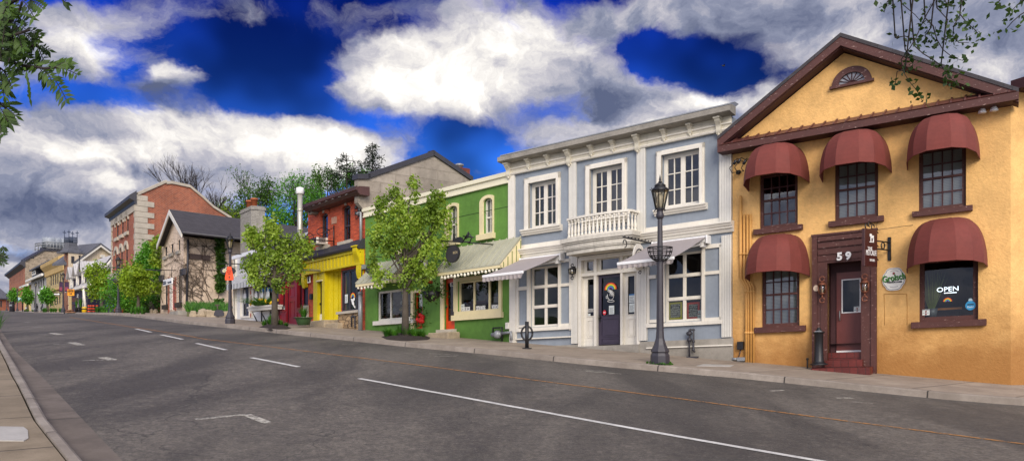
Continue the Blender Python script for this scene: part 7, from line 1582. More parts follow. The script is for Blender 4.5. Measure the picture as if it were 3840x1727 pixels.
# boulders and wild grass before the stucco house
for i, (x0, x1, yt, yb, lab) in enumerate(((515,615,912,970,'small brown boulder at the left end of the boulder row'),(608,745,895,974,'long rugged boulder, second from the left in the boulder row'),(740,872,890,976,'large squared boulder beside the shovel'),(905,1015,905,978,'pale boulder partly behind the lamp post base'),(5,50,885,930,'small boulder in the garden left of the stucco house'),(48,105,882,925,'rounded boulder in the garden beside the stucco house'))):
    Z = 46 if i < 4 else 60; P = at(*px('F4', (x0+x1)/2, yb), Z); P.z = gz(P.x, P.y)-.1; k = CR['F4'][2]/F*Z; rx, rz = (x1-x0)*k/2, (yb-yt)*k+.1
    bm = bmesh.new(); bmesh.ops.create_icosphere(bm, subdivisions=3, radius=1); rg = random.Random(i+3)
    ph = [rg.uniform(0, 6) for _ in range(6)]
    for v in bm.verts:
        q = v.co; s_ = 1+.10*math.sin(4*q.x+ph[0])+.09*math.sin(5*q.y+ph[1])+.08*math.sin(6*q.z+ph[2])+.05*math.sin(11*q.x+7*q.z+ph[3]); e = lambda a: math.copysign(abs(a)**.6, a); v.co = Vector((e(q.x)*rx, e(q.y)*rx*.7, (e(q.z)*.5+.5)*rz))*s_
    me = bpy.data.meshes.new('boulder'); bm.to_mesh(me); bm.free(); me.materials.append(M_rock); me.polygons.foreach_set('use_smooth', [True]*len(me.polygons)); o = link('boulder', me, None); o.location = P; tag(o, lab, 'boulder', 'boulders before the stucco house')
gpts = []; ng = np.random.default_rng(4); mb = MB(Frame((0, 0, 0)))
for i in range(1500):
    x = ng.uniform(470, 1015); Z = ng.uniform(46.6, 50.5); P = at(*px('F4', x, 960), Z); z0 = gz(P.x, P.y)+.28+(Z-46.6)*.06; hh = ng.uniform(.2, .55); dx, dy = ng.normal(0, .12, 2); w_ = .035
    mb.quad((P.x-w_, z0, -P.y), (P.x+w_, z0, -P.y), (P.x+dx, z0+hh, -P.y+dy))
o = mb.build('wild_grass', M_grass, None, recalc=False, uvm=False); o['kind'] = 'stuff'
P = [at(*px('F4', x, 960), Z) for x, Z in ((480, 46.3), (1030, 46.3), (1080, 54), (480, 54))]; m = MB(WF); m.add([(p.x, gz(p.x, p.y)+(.25 if i < 2 else .6), -p.y) for i, p in enumerate(P)]+[(p.x, gz(p.x, p.y)-.2, -p.y) for p in P], [(0, 1, 2, 3), (0, 1, 5, 4), (0, 3, 7, 4)]); tag(m.build('garden_bank', M_dirt, recalc=False), None, None, kind='structure')
a, b = at(*px('F4', 868, 835), 45.2), at(*px('F4', 876, 895), 45.2); c_ = at(*px('F4', 888, 972), 45.1); t = thing('shovel', 'grey round bladed shovel leaning on the boulders', 'shovel', Frame(c_), 0, 0, 0)
MB(WF).tube([wv(a), wv(b)], .04, 6).box(a.x-.12, a.x+.12, a.z-.02, a.z+.08, -a.y-.03, -a.y+.03).build('handle', M_bark, t); MB(WF).prism([(c_.x+.48*x, b.z-(b.z-c_.z)*y) for x, y in ((-.45,0),(-.2,-.08),(.2,-.08),(.45,0),(.62,.5),(.62,.85),(.4,1),(-.4,1),(-.62,.85),(-.62,.5))], -45.16, -45.1).build('blade', M_lamp, t)
# ivy on the side wall
def ivy(label, fr, patches, stems, nl, seed, m_=None):
    u, v = patches[0][0], patches[0][1]; q0 = fr.q('F4', u, v); t = thing('climbing_ivy', label, 'climber', fr, q0[0], q0[1], 0); rg = random.Random(seed); L = []
    wt = [a*b for x, y, a, b in patches]
    for i in range(nl):
        x, y, a, b = rg.choices(patches, wt)[0]; th = rg.uniform(0, 6.28); r_ = rg.uniform(0, 1)**.6; q = fr.q('F4', x+a*r_*math.cos(th), y+b*r_*math.sin(th)); L.append(list(fr.T(q[0], q[1], rg.uniform(.05, .45))))
    if L: leafmesh(L, .26, seed, 'leaves', m_ or M_ivy, t, up=0)
    m = MB(fr)
    for (x0, y0, ang, l, k) in stems:
        def br(x, y, a_, l_, k_, r_):
            P_ = [(x, y)]
            for s_ in range(6): a_ += rg.uniform(-.38, .38); x += math.cos(a_)*l_/6; y -= math.sin(a_)*l_/6; P_.append((x, y))
            m.tube([(*fr.q('F4', *p), .06) for p in P_], [r_*(1-.1*j) for j in range(7)], 3, cap=False)
            if k_ > 0:
                for j in range(3): p = P_[rg.randrange(2, 7)]; br(p[0], p[1], a_+rg.choice((-1, 1))*rg.uniform(.3, .9), l_*rg.uniform(.5, .8), k_-1, r_*.65)
        br(x0, y0, ang, l, k, .03)
    m.build('stem', mat('grey ivy stem', '#5d5044', .9, .3, 3.), t, recalc=False, uvm=False)
ivy('green ivy and bare stems spread over the stucco house side wall', SD, [(860,150,50,170),(800,-20,70,40),(900,330,60,90),(930,520,90,80),(850,590,70,60),(860,450,50,60),(990,640,60,60),(700,790,90,30),(1000,80,80,120),(1080,40,60,80)], [(620,820,2.2,330,3),(640,820,1.3,300,3),(560,800,2.0,240,3),(700,800,1.9,420,4),(760,780,1.6,380,4),(800,760,2.3,420,4),(850,780,1.4,330,3),(680,700,2.6,300,3),(900,400,2.6,420,4),(880,200,2.9,360,3),(860,60,3.1,330,3),(760,600,2.4,330,4),(520,780,1.7,200,3)], 5200, 41)
ivy('yellowish ivy climbing the left corner of the stucco house front', ST, [(160,60,22,120),(165,250,24,100),(210,430,50,40),(160,560,24,50),(160,640,26,35)], [(200,330,.4,140,2),(230,230,.2,120,1),(180,800,1.6,600,1)], 1500, 42, M_leafY)
# ---------------------------------------------------------------- street lamps
def lamp_base(h=4.46):
    fr = Frame((0, 0, 0)); t = thing('street_lamp', 'x', 'street lamp', fr)
    m = MB(fr).lathe((0, 0, 0), [(.235, 0), (.235, .2), (.215, .24), (.2, .27), (.225, .30), (.22, .33), (.15, .46), (.105, .62), (.09, .8), (.085, 1.2), (.062, 3.3), (.058, 3.52)], 8, smooth=False); m.build('post', M_lamp, t)
    m = MB(fr).lathe((0, 3.5, 0), [(.06, 0), (.09, .04), (.1, .1), (.075, .16), (.075, .22), (.12, .25)], 12); m.build('collar', M_lamp, t)
    m = MB(fr)
    for k in range(8):
        a = 2*math.pi*(k+.5)/8; c_, s_ = math.cos(a), math.sin(a); m.tube([(.105*c_, 3.75, .105*s_), (.205*c_, 4.2, .205*s_), (.25*c_, 4.24, .25*s_)], .011, 4); m.tube([(.1*c_, 3.76, .1*s_), (.14*c_, 3.70, .14*s_)], .01, 4)
    m.lathe((0, 4.18, 0), [(.215, 0), (.225, .03), (.14, .10), (.13, .12), (.15, .13), (.06, .2), (.025, .21)], 8).lathe((0, 4.38, 0), [(.02, 0), (.05, .02), (.02, .05), (.03, .07), (.004, .2)], 8).lathe((0, 3.74, 0), [(.12, 0), (.12, .02), (.05, .03)], 8)
    lt = m.build('lantern', M_black, t); MB(fr).lathe((0, 3.77, 0), [(.095, 0), (.195, .41)], 8, smooth=False).build('pane', M_glassL, lt); MB(fr).lathe((0, 3.77, 0), [(.05, 0), (.075, .05), (.085, .26), (.05, .34), (.02, .36)], 12).build('inner_globe', M_frost, lt); return t
L0 = lamp_base(); lamps = []
_lamps = (((2475,1363), 690, 'near tall dark street lamp with empty wire basket before the blue building'), ((863,1212), 335, 'street lamp carrying the orange detour sign'), ((444,1175), 211, 'street lamp before the tall brick block, seventh from the far end'), ((237,1172), 150, 'street lamp with two dark banners before the tan stone block'), ((134,1165.6), 114, 'street lamp before the grey gabled shop'), ((65,1164), 83, 'small distant street lamp before the brick mill'), ((25,1163), 65, 'smallest, farthest street lamp at the left end'))
for i, ((x, y), h, lab) in enumerate(_lamps):
    P = hit(x, y) if i < 2 else at(x, y, 4.46*F/h); P.z = gz(P.x, P.y); s_ = ((P.z-EYE)-(YH-(y-h))/F*P.y)/-4.46 if False else h*P.y/F/4.46
    o = L0 if i == 0 else copy_tree(L0); o.location = P; o.scale = (s_,)*3; o['label'] = lab.replace(', seventh from the far end', ''); o['group'] = 'matching street lamps along the far kerb'; lamps.append((P.copy(), s_))
P, s_ = lamps[0]; FL = Frame(P, B.ang)
t = thing('wire_basket', 'empty black wire flower basket ring around the near lamp post', 'basket', Frame(P+Vector((0, 0, 2.45)), 0)); m = MB(Frame(P)); zt = 2.83; r_ = .3
for k in range(16): a = 2*math.pi*k/16; m.tube([(r_*math.cos(a)*f_, zt-g_, r_*math.sin(a)*f_) for f_, g_ in ((1, 0), (.97, .1), (.85, .2), (.62, .28), (.3, .33))], .010, 4)
for f_, g_ in ((1, 0), (.97, .1), (.85, .2), (.62, .28)): m.tube([(r_*f_*math.cos(j*.3927), zt-g_, r_*f_*math.sin(j*.3927)) for j in range(17)], .012 if g_ else .016, 4)
m.build('wire_bowl', M_black, t); leafmesh([[P.x+random.Random(i).uniform(-.3, .3), P.y-random.Random(i+99).uniform(.05, .28), P.z+.03] for i in range(70)], .07, 3, 'weeds', M_grass, t) if False else None
P = lamps[0][0]; t = thing('weed_tuft', 'little weeds growing round the near lamp base', 'weeds', Frame(P)); rg = random.Random(1)
leafmesh([[P.x+.29*math.cos(a), P.y+.29*math.sin(a), P.z+.02] for a in [rg.uniform(3, 6.4) for _ in range(90)]], .07, 3, 'leaves', M_grass, t)
# lamp 2 arms, detour and oval signs
P, s_ = lamps[1]; f2 = Frame((P.x, P.y, P.z), 0.); k_ = F/P.y
def on(c, x, y, Zd=0): X, Y = px(c, x, y); p = at(X, Y, P.y+Zd); return p.x-P.x, p.z-P.z
t = thing('banner_arms', 'thin black empty banner rods on the lamp with the detour sign', 'rods', Frame(P+Vector((0, 0, 2.4)))); m = MB(f2)
for a, b in (((920,163),(1180,180)), ((885,300),(1110,300))): m.tube([(*on('F4', *a), 0), (*on('F4', *b), 0)], .02, 5)
m.build('rod', M_black, t)
def signpoly(fr, c, pts, w0, w1, m_, name, par): return MB(fr).prism([on(c, *p) for p in pts], w0, w1).build(name, m_, par)
q = on('F4', 1040, 430); t = thing('detour_sign', 'bright orange detour trucks cars sign on a lamp post', 'sign', Frame(P+Vector((q[0], -.2, q[1])))); signpoly(f2, 'F4', [(1015,340),(1063,340),(1092,470),(1092,505),(1085,513),(992,513),(985,505),(985,470)], .14, .17, M_detour, 'sign_board', t)
for s, y, w_ in (('DETOUR', 390, 64), ('TRUCKS', 412, 62), ('CARS', 434, 44)): q = on('F4', 1038, y); text(f2, s, q[0], q[1], .174, 24*CR['F4'][2]/k_, M_ink, t, sx=w_/(len(s)*24*.68))
signpoly(f2, 'F4', [(1036,497),(1036,475),(1029,475),(1040,456),(1051,475),(1044,475),(1044,497)], .17, .176, M_ink, 'arrow', t)
q = on('F4', 1005, 392, 3); t = thing('hanging_sign', 'black oval sign with white swirl behind the orange detour sign', 'sign', Frame(P+Vector((q[0], 3, q[1])))); Q3 = [on('F4', 1005+98*math.cos(a*.2618), 392+54*math.sin(a*.2618), 3) for a in range(24)]
MB(f2).prism(Q3, -3.03, -2.97).build('sign_board', M_signblk, t); m = MB(f2); m.tube([(*on('F4', 965+27*math.cos(a*.45)*(1-a/26), 395-24*math.sin(a*.45)*(1-a/26), 3), -2.95) for a in range(22)], .035, 4).tube([(*on('F4', x, y, 3), -2.95) for x, y in ((975,385),(985,360),(990,345))], .03, 4); m.build('emblem', mat('pale gold', '#cfc8a8', .5), t)
m = MB(f2).tube([(*on('F4', 960, 300, 3), -3), (*on('F4', 1112, 300, 3), -3), (*on('F4', 1125, 300, 3), -5)], .025, 5).tube([(*on('F4', 1000, 300, 3), -3), (*on('F4', 1000, 340, 3), -3)], .015, 4); m.build('bracket', M_black, t)
# lamp 3 hanging arms with empty baskets, lamp 4 banners, one-way and walkway signs
def flat(fr, c, x0, x1, y0, y1, w, m_, name, par, th=.04): a, b = fr.q(c, x0, y0, w), fr.q(c, x1, y1, w); return MB(fr).box(min(a[0], b[0]), max(a[0], b[0]), min(a[1], b[1]), max(a[1], b[1]), w-th, w).build(name, m_, par)
P, s_ = lamps[2]; fr = Frame(P); q = fr.q('F2', 633, 580); t = thing('flower_ring', 'dark plant basket ring on the lamp before the tall brick block', 'basket', fr, 0, q[1]); m = MB(fr).lathe((0, q[1]-.4, 0), [(.12, 0), (.4, .35), (.42, .5), (.2, .6)], 12); m.tube([(*fr.q('F2', 465, 430), 0), (*fr.q('F2', 690, 437), 0)], .03, 4); m.build('ring', M_dark, t)
P, s_ = lamps[3]; fr = Frame(P)
for i, (x0, x1, lab) in enumerate(((642,680,'left dark purple banner on the lamp by the tan stone block'),(703,748,'right dark purple banner on the lamp by the tan stone block'))):
    q = fr.q('F1', (x0+x1)/2, 620); t = thing('street_banner', lab, 'banner', fr, q[0], q[1]); flat(fr, 'F1', x0, x1, 572, 670, .05, mat('plum banner', '#3c2040', .8, .4, 3.), 'cloth', t); flat(fr, 'F1', x0+6, x1-6, 625, 662, .07, mat('rose print', '#8a3c50', .8, .4, 4.), 'print', t, .015); m = MB(fr)
    for y in (570, 673): a, b = fr.q('F1', 690, y), fr.q('F1', x0 if i == 0 else x1, y); m.tube([(0, a[1], 0), (b[0], a[1], 0)], .03, 4)
    m.build('rod', M_black, t)
q = fr.q('F1', 620, 700); t = thing('one_way_sign', 'black one way arrow sign beside the banner lamp', 'sign', fr, q[0], q[1]); flat(fr, 'F1', 583, 657, 688, 713, .3, M_signblk, 'sign_board', t)
A_ = [fr.q('F1', x, y, .3) for x, y in ((588,696),(632,696),(632,690),(652,701),(632,711),(632,706),(588,706))]; MB(fr).prism(A_, .3, .32).build('arrow', M_whiteP, t); a = fr.q('F1', 657, 684, .2); MB(fr).tube([(a[0], a[1], .2), (0, a[1], 0)], .04, 4).build('rod', M_black, t)
P = at(*px('F2', 70, 955), 80); P.z = gz(P.x, P.y); fr = Frame(P); t = thing('walkway_sign', 'amber pedestrian walkway sign on a wooden post in the road', 'sign', fr); a = fr.q('F2', 72, 740); MB(fr).box(-.14, .14, -.1, a[1], -.12, .0).build('post', mat('raw timber', '#a89468', .8), t)
sb_ = flat(fr, 'F2', 40, 116, 680, 755, .1, M_amber, 'sign_board', t, .06)
for s, y in (('PEDESTRIAN', 694), ('WALKWAY', 711)): q = fr.q('F2', 78, y, .1); text(fr, s, q[0], q[1], .11, .42, M_ink, t, sx=62*CR['F2'][2]/F*80/(len(s)*.42*.66))
A_ = [fr.q('F2', x, y, .1) for x, y in ((60,730),(82,730),(82,724),(97,734),(82,744),(82,738),(60,738))]; MB(fr).prism(A_, .1, .12).build('arrow', M_ink, t)
Z0 = 60.
P = at(*px('F2', 45, 997), Z0); P.z = gz(P.x, P.y, -.06)
for i, (x0, x1, yt, yb, lab) in enumerate(((20,100,975,998,'brown sandbag flat on the road under the other'),(35,105,955,975,'brown sandbag lying on top of the pile'),(75,130,977,998,'brown sandbag at the right of the pile'))):
    k = CR['F2'][2]/F*Z0; Q = at(*px('F2', (x0+x1)/2, 998), Z0); zb = P.z+(998-yb)*k; hh = (yb-yt)*k; t = MB(Frame((Q.x, Q.y, zb), .1*i)).ball((0, hh/2, 0), 1, 8, sx=(x1-x0)*k/2, sy=hh/2, sz=.35).build('sandbag', mat('tan sacking', '#8a6248', .9, .25, 4., bump=.01, bs=20), None); tag(t, lab, 'sandbag', 'sandbags on the road')
fr = Frame(P); t = thing('barricade_stand', 'thin black folding barricade frame beside the sandbags', 'barricade', Frame(at(*px('F1', 712, 938), Z0))); m = MB(fr)
for L in (((703,940),(706,870),(740,868),(742,905)), ((742,905),(742,870)), ((712,938),(712,872)), ((700,940),(722,938))): m.tube([(*fr.q('F1', *p), .1) for p in L], .03, 4)
m.build('frame', M_black, t)
# ---------------------------------------------------------------- street furniture
P = hit(1976, 1306); k = P.y/F*CR['S3'][2]; fr = Frame(P, B.ang*.2); t = thing('bike_rack', 'black post and ring bicycle rack on the pavement before the blue building', 'bicycle rack', fr); MB(fr).tube([(0, -.05, 0), (0, 245*k, 0)], .055, 10).lathe((0, 0, 0), [(.14, 0), (.14, .02), (.05, .03)], 10).build('post', M_black, t)
m = MB(fr); zc = (1028-888)*k; rr = 50*k; m.tube([(rr*math.cos(a*.2618), zc+rr*1.25*math.sin(a*.2618), 0) for a in range(25)], .028, 8); m.build('ring', M_black, t)
P = hit(*px('F7', 480, 1072)); fr = Frame(P); k = P.y/F*CR['F7'][2]; t = thing('geranium_pot', 'dark pot of red geraniums between the two green building doors', 'plant', fr); MB(fr).lathe((0, 0, 0), [(28*k, 0), (30*k, 30*k), (36*k, 75*k), (38*k, 80*k), (32*k, 80*k)], 12).build('pot', M_black, t)
ng = np.random.default_rng(5); L = ng.normal(size=(900, 3))*np.array([.28, .2, .3])+np.array([.0, 0, 100*k]); L[:, 2] = np.maximum(L[:, 2], 60*k); leafmesh(L+np.array(P), .09, 4, 'foliage', M_leafD, t); m = MB(fr)
for i in range(14): a, b = fr.q('F7', ng.uniform(408, 450), ng.uniform(940, 985), .3); m.ball((a, b, .3), .075, 5)
for i in range(2): a, b = fr.q('F7', 488+i*6, 927, .2); m.ball((a, b, .2), .07, 5)
m.build('red_flowers', M_red, t)
p = G.q('F7', 505, 782, .7); t = thing('hanging_basket', 'hanging flower basket beside the left orange door', 'basket', G, p[0], p[1], .7); MB(G).lathe((p[0], p[1]-.35, .7), [(.08, 0), (.25, .15), (.32, .35)], 12).build('bowl', M_black, t); m = MB(G).tube([(p[0]+.3, p[1]+.9, .0), (p[0]+.3, p[1]+1.05, .4), (p[0], p[1]+1., .7), (p[0], p[1], .7)], .015, 4); m.build('bracket', M_black, t)
w0 = G.T(p[0], p[1], .7); L = ng.normal(size=(420, 3))*np.array([.25, .2, .18])+np.array(w0); leafmesh(L, .10, 8, 'foliage', M_leafD, t); m = MB(G)
for i in range(7): m.ball((p[0]+ng.normal()*.15, p[1]+.25+ng.uniform(0, .2), .7+ng.uniform(0, .3)), .06, 5)
m.build('coral_flowers', mat('coral petals', '#d84a2c', .6, .2, 20.), t)
for i, (xc, lab) in enumerate(((285,'leftmost orange and black traffic drum'),(306,'second orange and black traffic drum from the left'),(336,'third traffic drum, widest seen of the row'),(376,'rightmost orange traffic drum, behind the leafy clump'))):
    Z = 100+i; P = at(*px('F2', xc, 950), Z); P.z = gz(P.x, P.y)+.02; s_ = 85*CR['F2'][2]/F*Z; fr = Frame(P); t = thing('traffic_drum', lab, 'traffic drum', fr, 0, 0, 0, 'orange traffic drums before the purple house'); r = .16*s_*1.1
    for j in range(5): MB(fr).lathe((0, s_*j*.19, 0), [(r*(1.08-.05*j), 0), (r*(1.06-.05*j), s_*.18), (r*(.99-.05*j), s_*.19)], 14).build('orange_band' if j % 2 == 0 else 'dark_band', mat('drum orange', '#d84a14', .5) if j % 2 == 0 else M_signblk, t)
    MB(fr).lathe((0, -.02, 0), [(r*1.25, 0), (r*1.25, .08)], 14).build('base', M_black, t)
Z = 100; P = at(*px('F2', 233, 948), Z); P.z = gz(P.x, P.y); s_ = 66*CR['F2'][2]/F*Z; fr = Frame(P); t = thing('yellow_bollard', 'small yellow canister bollard left of the traffic drums', 'bollard', fr); MB(fr).lathe((0, 0, 0), [(.3, 0), (.3, s_*.85), (.22, s_*.95), (.1, s_)], 14).build('body', mat('hazard yellow', '#d8b010', .45), t); MB(fr).lathe((0, s_*.5, 0), [(.31, 0), (.31, .15)], 14).build('band', M_signblk, t)
for i, (x0, x1, yt, lab) in enumerate(((125,160,895,'left dark planter before the purple house'),(165,215,885,'right dark planter before the purple house'))):
    Z = 104; P = at(*px('F2', (x0+x1)/2, 955), Z); P.z = gz(P.x, P.y); k = CR['F2'][2]/F*Z; fr = Frame(P); t = thing('street_planter', lab, 'planter', fr, 0, 0, 0, 'dark planters by the purple house'); hw = (x1-x0)*k/2; MB(fr).lathe((0, 0, 0), [(hw*.8, 0), (hw, (955-yt)*k*.85), (hw*1.05, (955-yt)*k*.9)], 10).build('pot', M_signblk, t); tuft(fr, (0, (955-yt)*k*.9, 0), 60, hw*1.1, 1.4, M_grass, t, i, .08, .4)
fr = Frame(at(*px('F2', 92, 952), 108)); fr.o.z = gz(fr.o.x, fr.o.y); t = thing('cafe_chair', 'dark wooden chair on the pavement by the amber sign', 'chair', fr); MB(fr).box(-.5, .5, .95, 1.05, -.5, .5).build('seat', M_maroonD, t); MB(fr).box(-.5, .5, 1.5, 2.1, -.55, -.45).build('backrest', M_maroonD, t)
for a in (-.45, .45):
    for b in (-.45, .45): MB(fr).tube([(a, 0, b), (a, .95 if b > 0 else 2., b)], .06, 5).build('leg', M_maroonD, t)
for i, (x, yb, yt, rx, lab) in enumerate(((592,935,873,16,'small terracotta pot left of the lamp before the brick block'),(665,940,862,27,'large terracotta urn right of the lamp before the brick block'))):
    Z = 62; P = at(*px('F2', x, yb), Z); P.z = gz(P.x, P.y); k = CR['F2'][2]/F*Z; hh = (yb-yt)*k; r = rx*k; fr = Frame(P); t = thing('terracotta_pot', lab, 'pot', fr, 0, 0, 0, 'terracotta pots before the brick block'); MB(fr).lathe((0, 0, 0), [(r*.55, 0), (r*.9, hh*.35), (r, hh*.6), (r*.8, hh*.85), (r*.95, hh*.92), (r*.95, hh), (r*.8, hh)], 14).build('pot', M_brick_c, t); tuft(fr, (0, hh, 0), 60, r*1.2, 1.2+i*.4, M_grass, t, i+5, .05, .3)
# waste bin, community sign, people, weather vane, far things
def fz(c, x, y, Z): P = at(*px(c, x, y), Z); P.z = gz(P.x, P.y); return P
P = fz('F1', 131, 880, 125); fr = Frame(P); k = CR['F1'][2]/F*125; t = thing('waste_bin', 'big dark grey waste bin with domed lid far up the street', 'bin', fr); MB(fr).lathe((0, 0, 0), [(25*k, 0), (25*k, 78*k), (26*k, 80*k), (26*k, 86*k)], 12).build('bin_body', M_dark, t); MB(fr).lathe((0, 86*k, 0), [(24*k, 0), (20*k, 18*k), (10*k, 24*k)], 12).build('lid', M_black, t); MB(fr).box(-15*k, 15*k, 60*k, 74*k, 22*k, 26*k).build('label_plate', M_galv, t)
P = fz('F1', 245, 880, 140); fr = Frame(P); k = CR['F1'][2]/F*140; t = thing('street_sign', 'blue and yellow notice sign on a post far up the street', 'sign', fr); MB(fr).tube([(0, 0, 0), (0, 180*k, 0)], .1, 5).build('post', M_black, t); MB(fr).box(-45*k, -3*k, 115*k, 152*k, -.1, .1).build('sign_board', mat('sky panel', '#5a9ab0', .5), t); MB(fr).box(-45*k, -3*k, 152*k, 172*k, -.1, .1).build('header', mat('mustard panel', '#a89a50', .5), t); MB(fr).box(-40*k, -8*k, 128*k, 134*k, .1, .13).box(-40*k, -12*k, 140*k, 145*k, .1, .13).build('printed_lines', M_whiteP, t)
def person(label, P, H_, face, step, top, legs, seed=1):
    s_ = H_/1.75; t = thing('person', label, 'person', Frame(P, face)); me = bpy.data.meshes.new('body'); V = [(0,0,.95),(0,0,1.15),(0,0,1.40),(0,.0,1.50),(0,.01,1.62),(0,.01,1.74),(.10,0,.90),(.12,-.14*step,.50),(.11,-.24*step,.06),(.11,-.38*step,.03),(-.10,0,.90),(-.12,.14*step,.50),(-.11,.34*step,.10),(-.11,.26*step,.02),(.20,0,1.40),(.25,.10*step,1.14),(.24,-.02,.90),(-.20,0,1.40),(-.25,-.08*step,1.14),(-.24,-.2*step,.92)]
    E = [(0,1),(1,2),(2,3),(3,4),(4,5),(0,6),(6,7),(7,8),(8,9),(0,10),(10,11),(11,12),(12,13),(2,14),(14,15),(15,16),(2,17),(17,18),(18,19)]; Rr = [.15,.14,.16,.055,.095,.08,.1,.07,.045,.04,.1,.07,.045,.04,.06,.045,.035,.06,.045,.035]
    me.from_pydata([(x*s_, y*s_, z*s_) for x, y, z in V], E, []); me.materials.append(legs); o = link('body', me, t); md = o.modifiers.new('k', 'SKIN'); o.modifiers.new('s', 'SUBSURF').levels = 1
    for v, r in zip(me.skin_vertices[0].data, Rr): v.radius = (r*s_, r*s_*.8)
    me.skin_vertices[0].data[0].use_root = True; fr = Frame(P, face); m = MB(fr); m.lathe((0, .92*s_, 0), [(.17*s_, 0), (.165*s_, .2*s_), (.2*s_, .45*s_), (.15*s_, .52*s_), (.07*s_, .56*s_)], 10); m.build('shirt', top, t); MB(fr).ball((0, 1.69*s_, -.0), .115*s_, 8).build('hair', M_black, t)
skin = mat('dark trousers', '#1d1c22', .8, .2); 
for x, Z, h_, lab, c_, face, sd in ((283,128,56,'distant person in a white shirt with dark trousers, walking','#c9cbd0',.4,1),(402,104,92,'larger distant person in dark clothes beside the lamp post','#23232b',1.2,.8),(447,110,64,'smaller distant person in black right of the lamp post','#15151a',-.6,.7)):
    P = fz('F1', x, 882, Z); person(lab, P, h_*CR['F1'][2]/F*Z, face, sd, mat('shirt '+c_, c_, .8, .1), skin)
fr = Frame(at(*px('F2', 178, 400), 104), PF.ang); k = CR['F2'][2]/F*104; t = thing('weather_vane', 'black iron bird weather vane on the dormer roof', 'weather vane', fr); m = MB(fr).tube([(0, -1., 0), (0, 80*k, 0)], .06, 5); m.tube([(-20*k, 62*k, 0), (22*k, 62*k, 0)], .06, 4).tube([(-6*k, 20*k, 0), (6*k, 20*k, 0)], .04, 4); m.build('mast', M_black, t)
MB(fr).prism([(x*k, y*k) for x, y in ((-24,98),(-14,106),(-5,96),(10,92),(36,104),(16,84),(0,78),(-12,84),(-16,94))], -.08, .08).build('bird', M_black, t)
P = at(2713, 247, 60); fr = Frame(P, .3); k = 60/F; t = thing('bird', 'small dark bird flying in the blue gap above the blue building', 'bird', fr); m = MB(fr).ball((0, 0, 0), 1, 8, sx=7*k, sy=3*k, sz=3*k); m.add([(-3*k, 1*k, 0), (4*k, 1*k, 0), (2*k, 4*k, 9*k), (-2*k, 3*k, 8*k), (-3*k, 1*k, 0), (4*k, 1*k, 0), (2*k, 5*k, -9*k), (-2*k, 4*k, -8*k), (-6*k, 1*k, 0), (-13*k, 2*k, 2*k), (-13*k, 2*k, -2*k)], [(0, 1, 2, 3), (4, 5, 6, 7), (8, 9, 10)]); m.build('body', M_black, t)
# blue car half hidden behind the brick block
P = fz('F2', 484, 940, 92); fr = Frame(P, TB.ang*.35); t = thing('parked_car', 'blue car partly hidden behind the corner of the brick block', 'car', fr); k = 1.0
side = [(0,.35),(0,.75),(.15,.95),(1.2,1.1),(1.9,1.55),(3.4,1.6),(4.2,1.15),(4.6,1.05),(4.7,.4)]
side = [(a*1.2, b*2.0) for a, b in side]
MB(fr).prism(side, -2.0, 0).build('body', mat('car blue', '#2440b0', .25, .05, metal=.2), t, bevel=.05)
MB(fr).prism([(1.5,2.22),(2.3,3.0),(3.9,3.08),(4.8,2.4)], -1.9, .01).build('side_window', M_glass, t); MB(fr).add([(1.4, 2.2, -.1), (2.2, 3.02, -.1), (2.2, 3.02, -1.9), (1.4, 2.2, -1.9)], [(0, 1, 2, 3)]).build('windscreen', mat('pale windscreen', '#8fa0b8', .1), t)
for u in (1.1, 4.6):
    wh = MB(fr).tube([(u, .62, -.25), (u, .62, .03)], .6, 16).build('wheel', M_signblk, t); MB(fr).tube([(u, .62, .03), (u, .62, .05)], .36, 12).build('rim', M_galv, wh)
MB(fr).ball((.1, 1.45, -.1), .22, 6).build('headlight', M_frost, t); MB(fr).box(-.04, .0, .7, 1.0, -1.3, -.7).build('number_plate', M_whiteP, t)
# ---------------------------------------------------------------- overhanging boughs from the near pavement's trees
def frond(mb, lm, p0, p1, n_, ll, rg):
    d = (p1-p0); L = d.length; d = d.normalized(); sd = d.cross(Vector((0, -1, .2))).normalized(); pts = []
    for i in range(n_+1): q = i/n_; pts.append(p0+d*L*q+Vector((0, 0, -.10*L*q*q)))
    lm.tube([wv(p) for p in pts], .004, 3, cap=False)
    for i in range(1, n_+1):
        for s in (-1, 1):
            dl = (sd*s+d*.55+Vector((0, rg.uniform(-.35, .35), -.25))).normalized(); l = ll*(1-.25*abs(i/n_-.5))*rg.uniform(.85, 1.1); p = pts[i]; nn = dl.cross(Vector((0, -1, 0))).normalized()*l*.17
            mb.add([wv(p), wv(p+dl*l*.45+nn), wv(p+dl*l+Vector((0, 0, -l*.12))), wv(p+dl*l*.45-nn)], [(0, 1, 2, 3)])
    dl = d; l = ll; p = pts[-1]; nn = dl.cross(Vector((0, -1, 0))).normalized()*l*.17; mb.add([wv(p), wv(p+dl*l*.45+nn), wv(p+dl*l), wv(p+dl*l*.45-nn)], [(0, 1, 2, 3)])
def nearZ(c, x, y, Z): return at(*px(c, x, y), Z)
Z = 6.2; base = Vector((-7.2, 5.2, gz(-7.2, 5.2))); t = thing('overhanging_tree', 'tree with pinnate leaves reaching in from the left edge', 'tree', Frame(base)); lm = MB(WF); mb = MB(WF); rg = random.Random(12)
lm.tube([wv(base), wv(base+Vector((.1, 0, 1.6))), wv(base+Vector((.3, .3, 3.2))), wv(base+Vector((.4, .4, 5.2)))], [.13, .11, .08, .04], 8)
br_ = [[(-60,270),(0,300),(120,330),(230,345),(300,340)],[(-60,285),(0,262),(60,250),(130,240),(190,225)],[(-60,180),(0,150),(50,110),(95,60),(110,10)],[(-40,330),(0,345),(25,360)],[(-60,480),(0,520),(30,545)],[(-40,120),(20,200),(90,170),(150,150)],[(-30,20),(40,20),(110,-10),(160,-20)]]
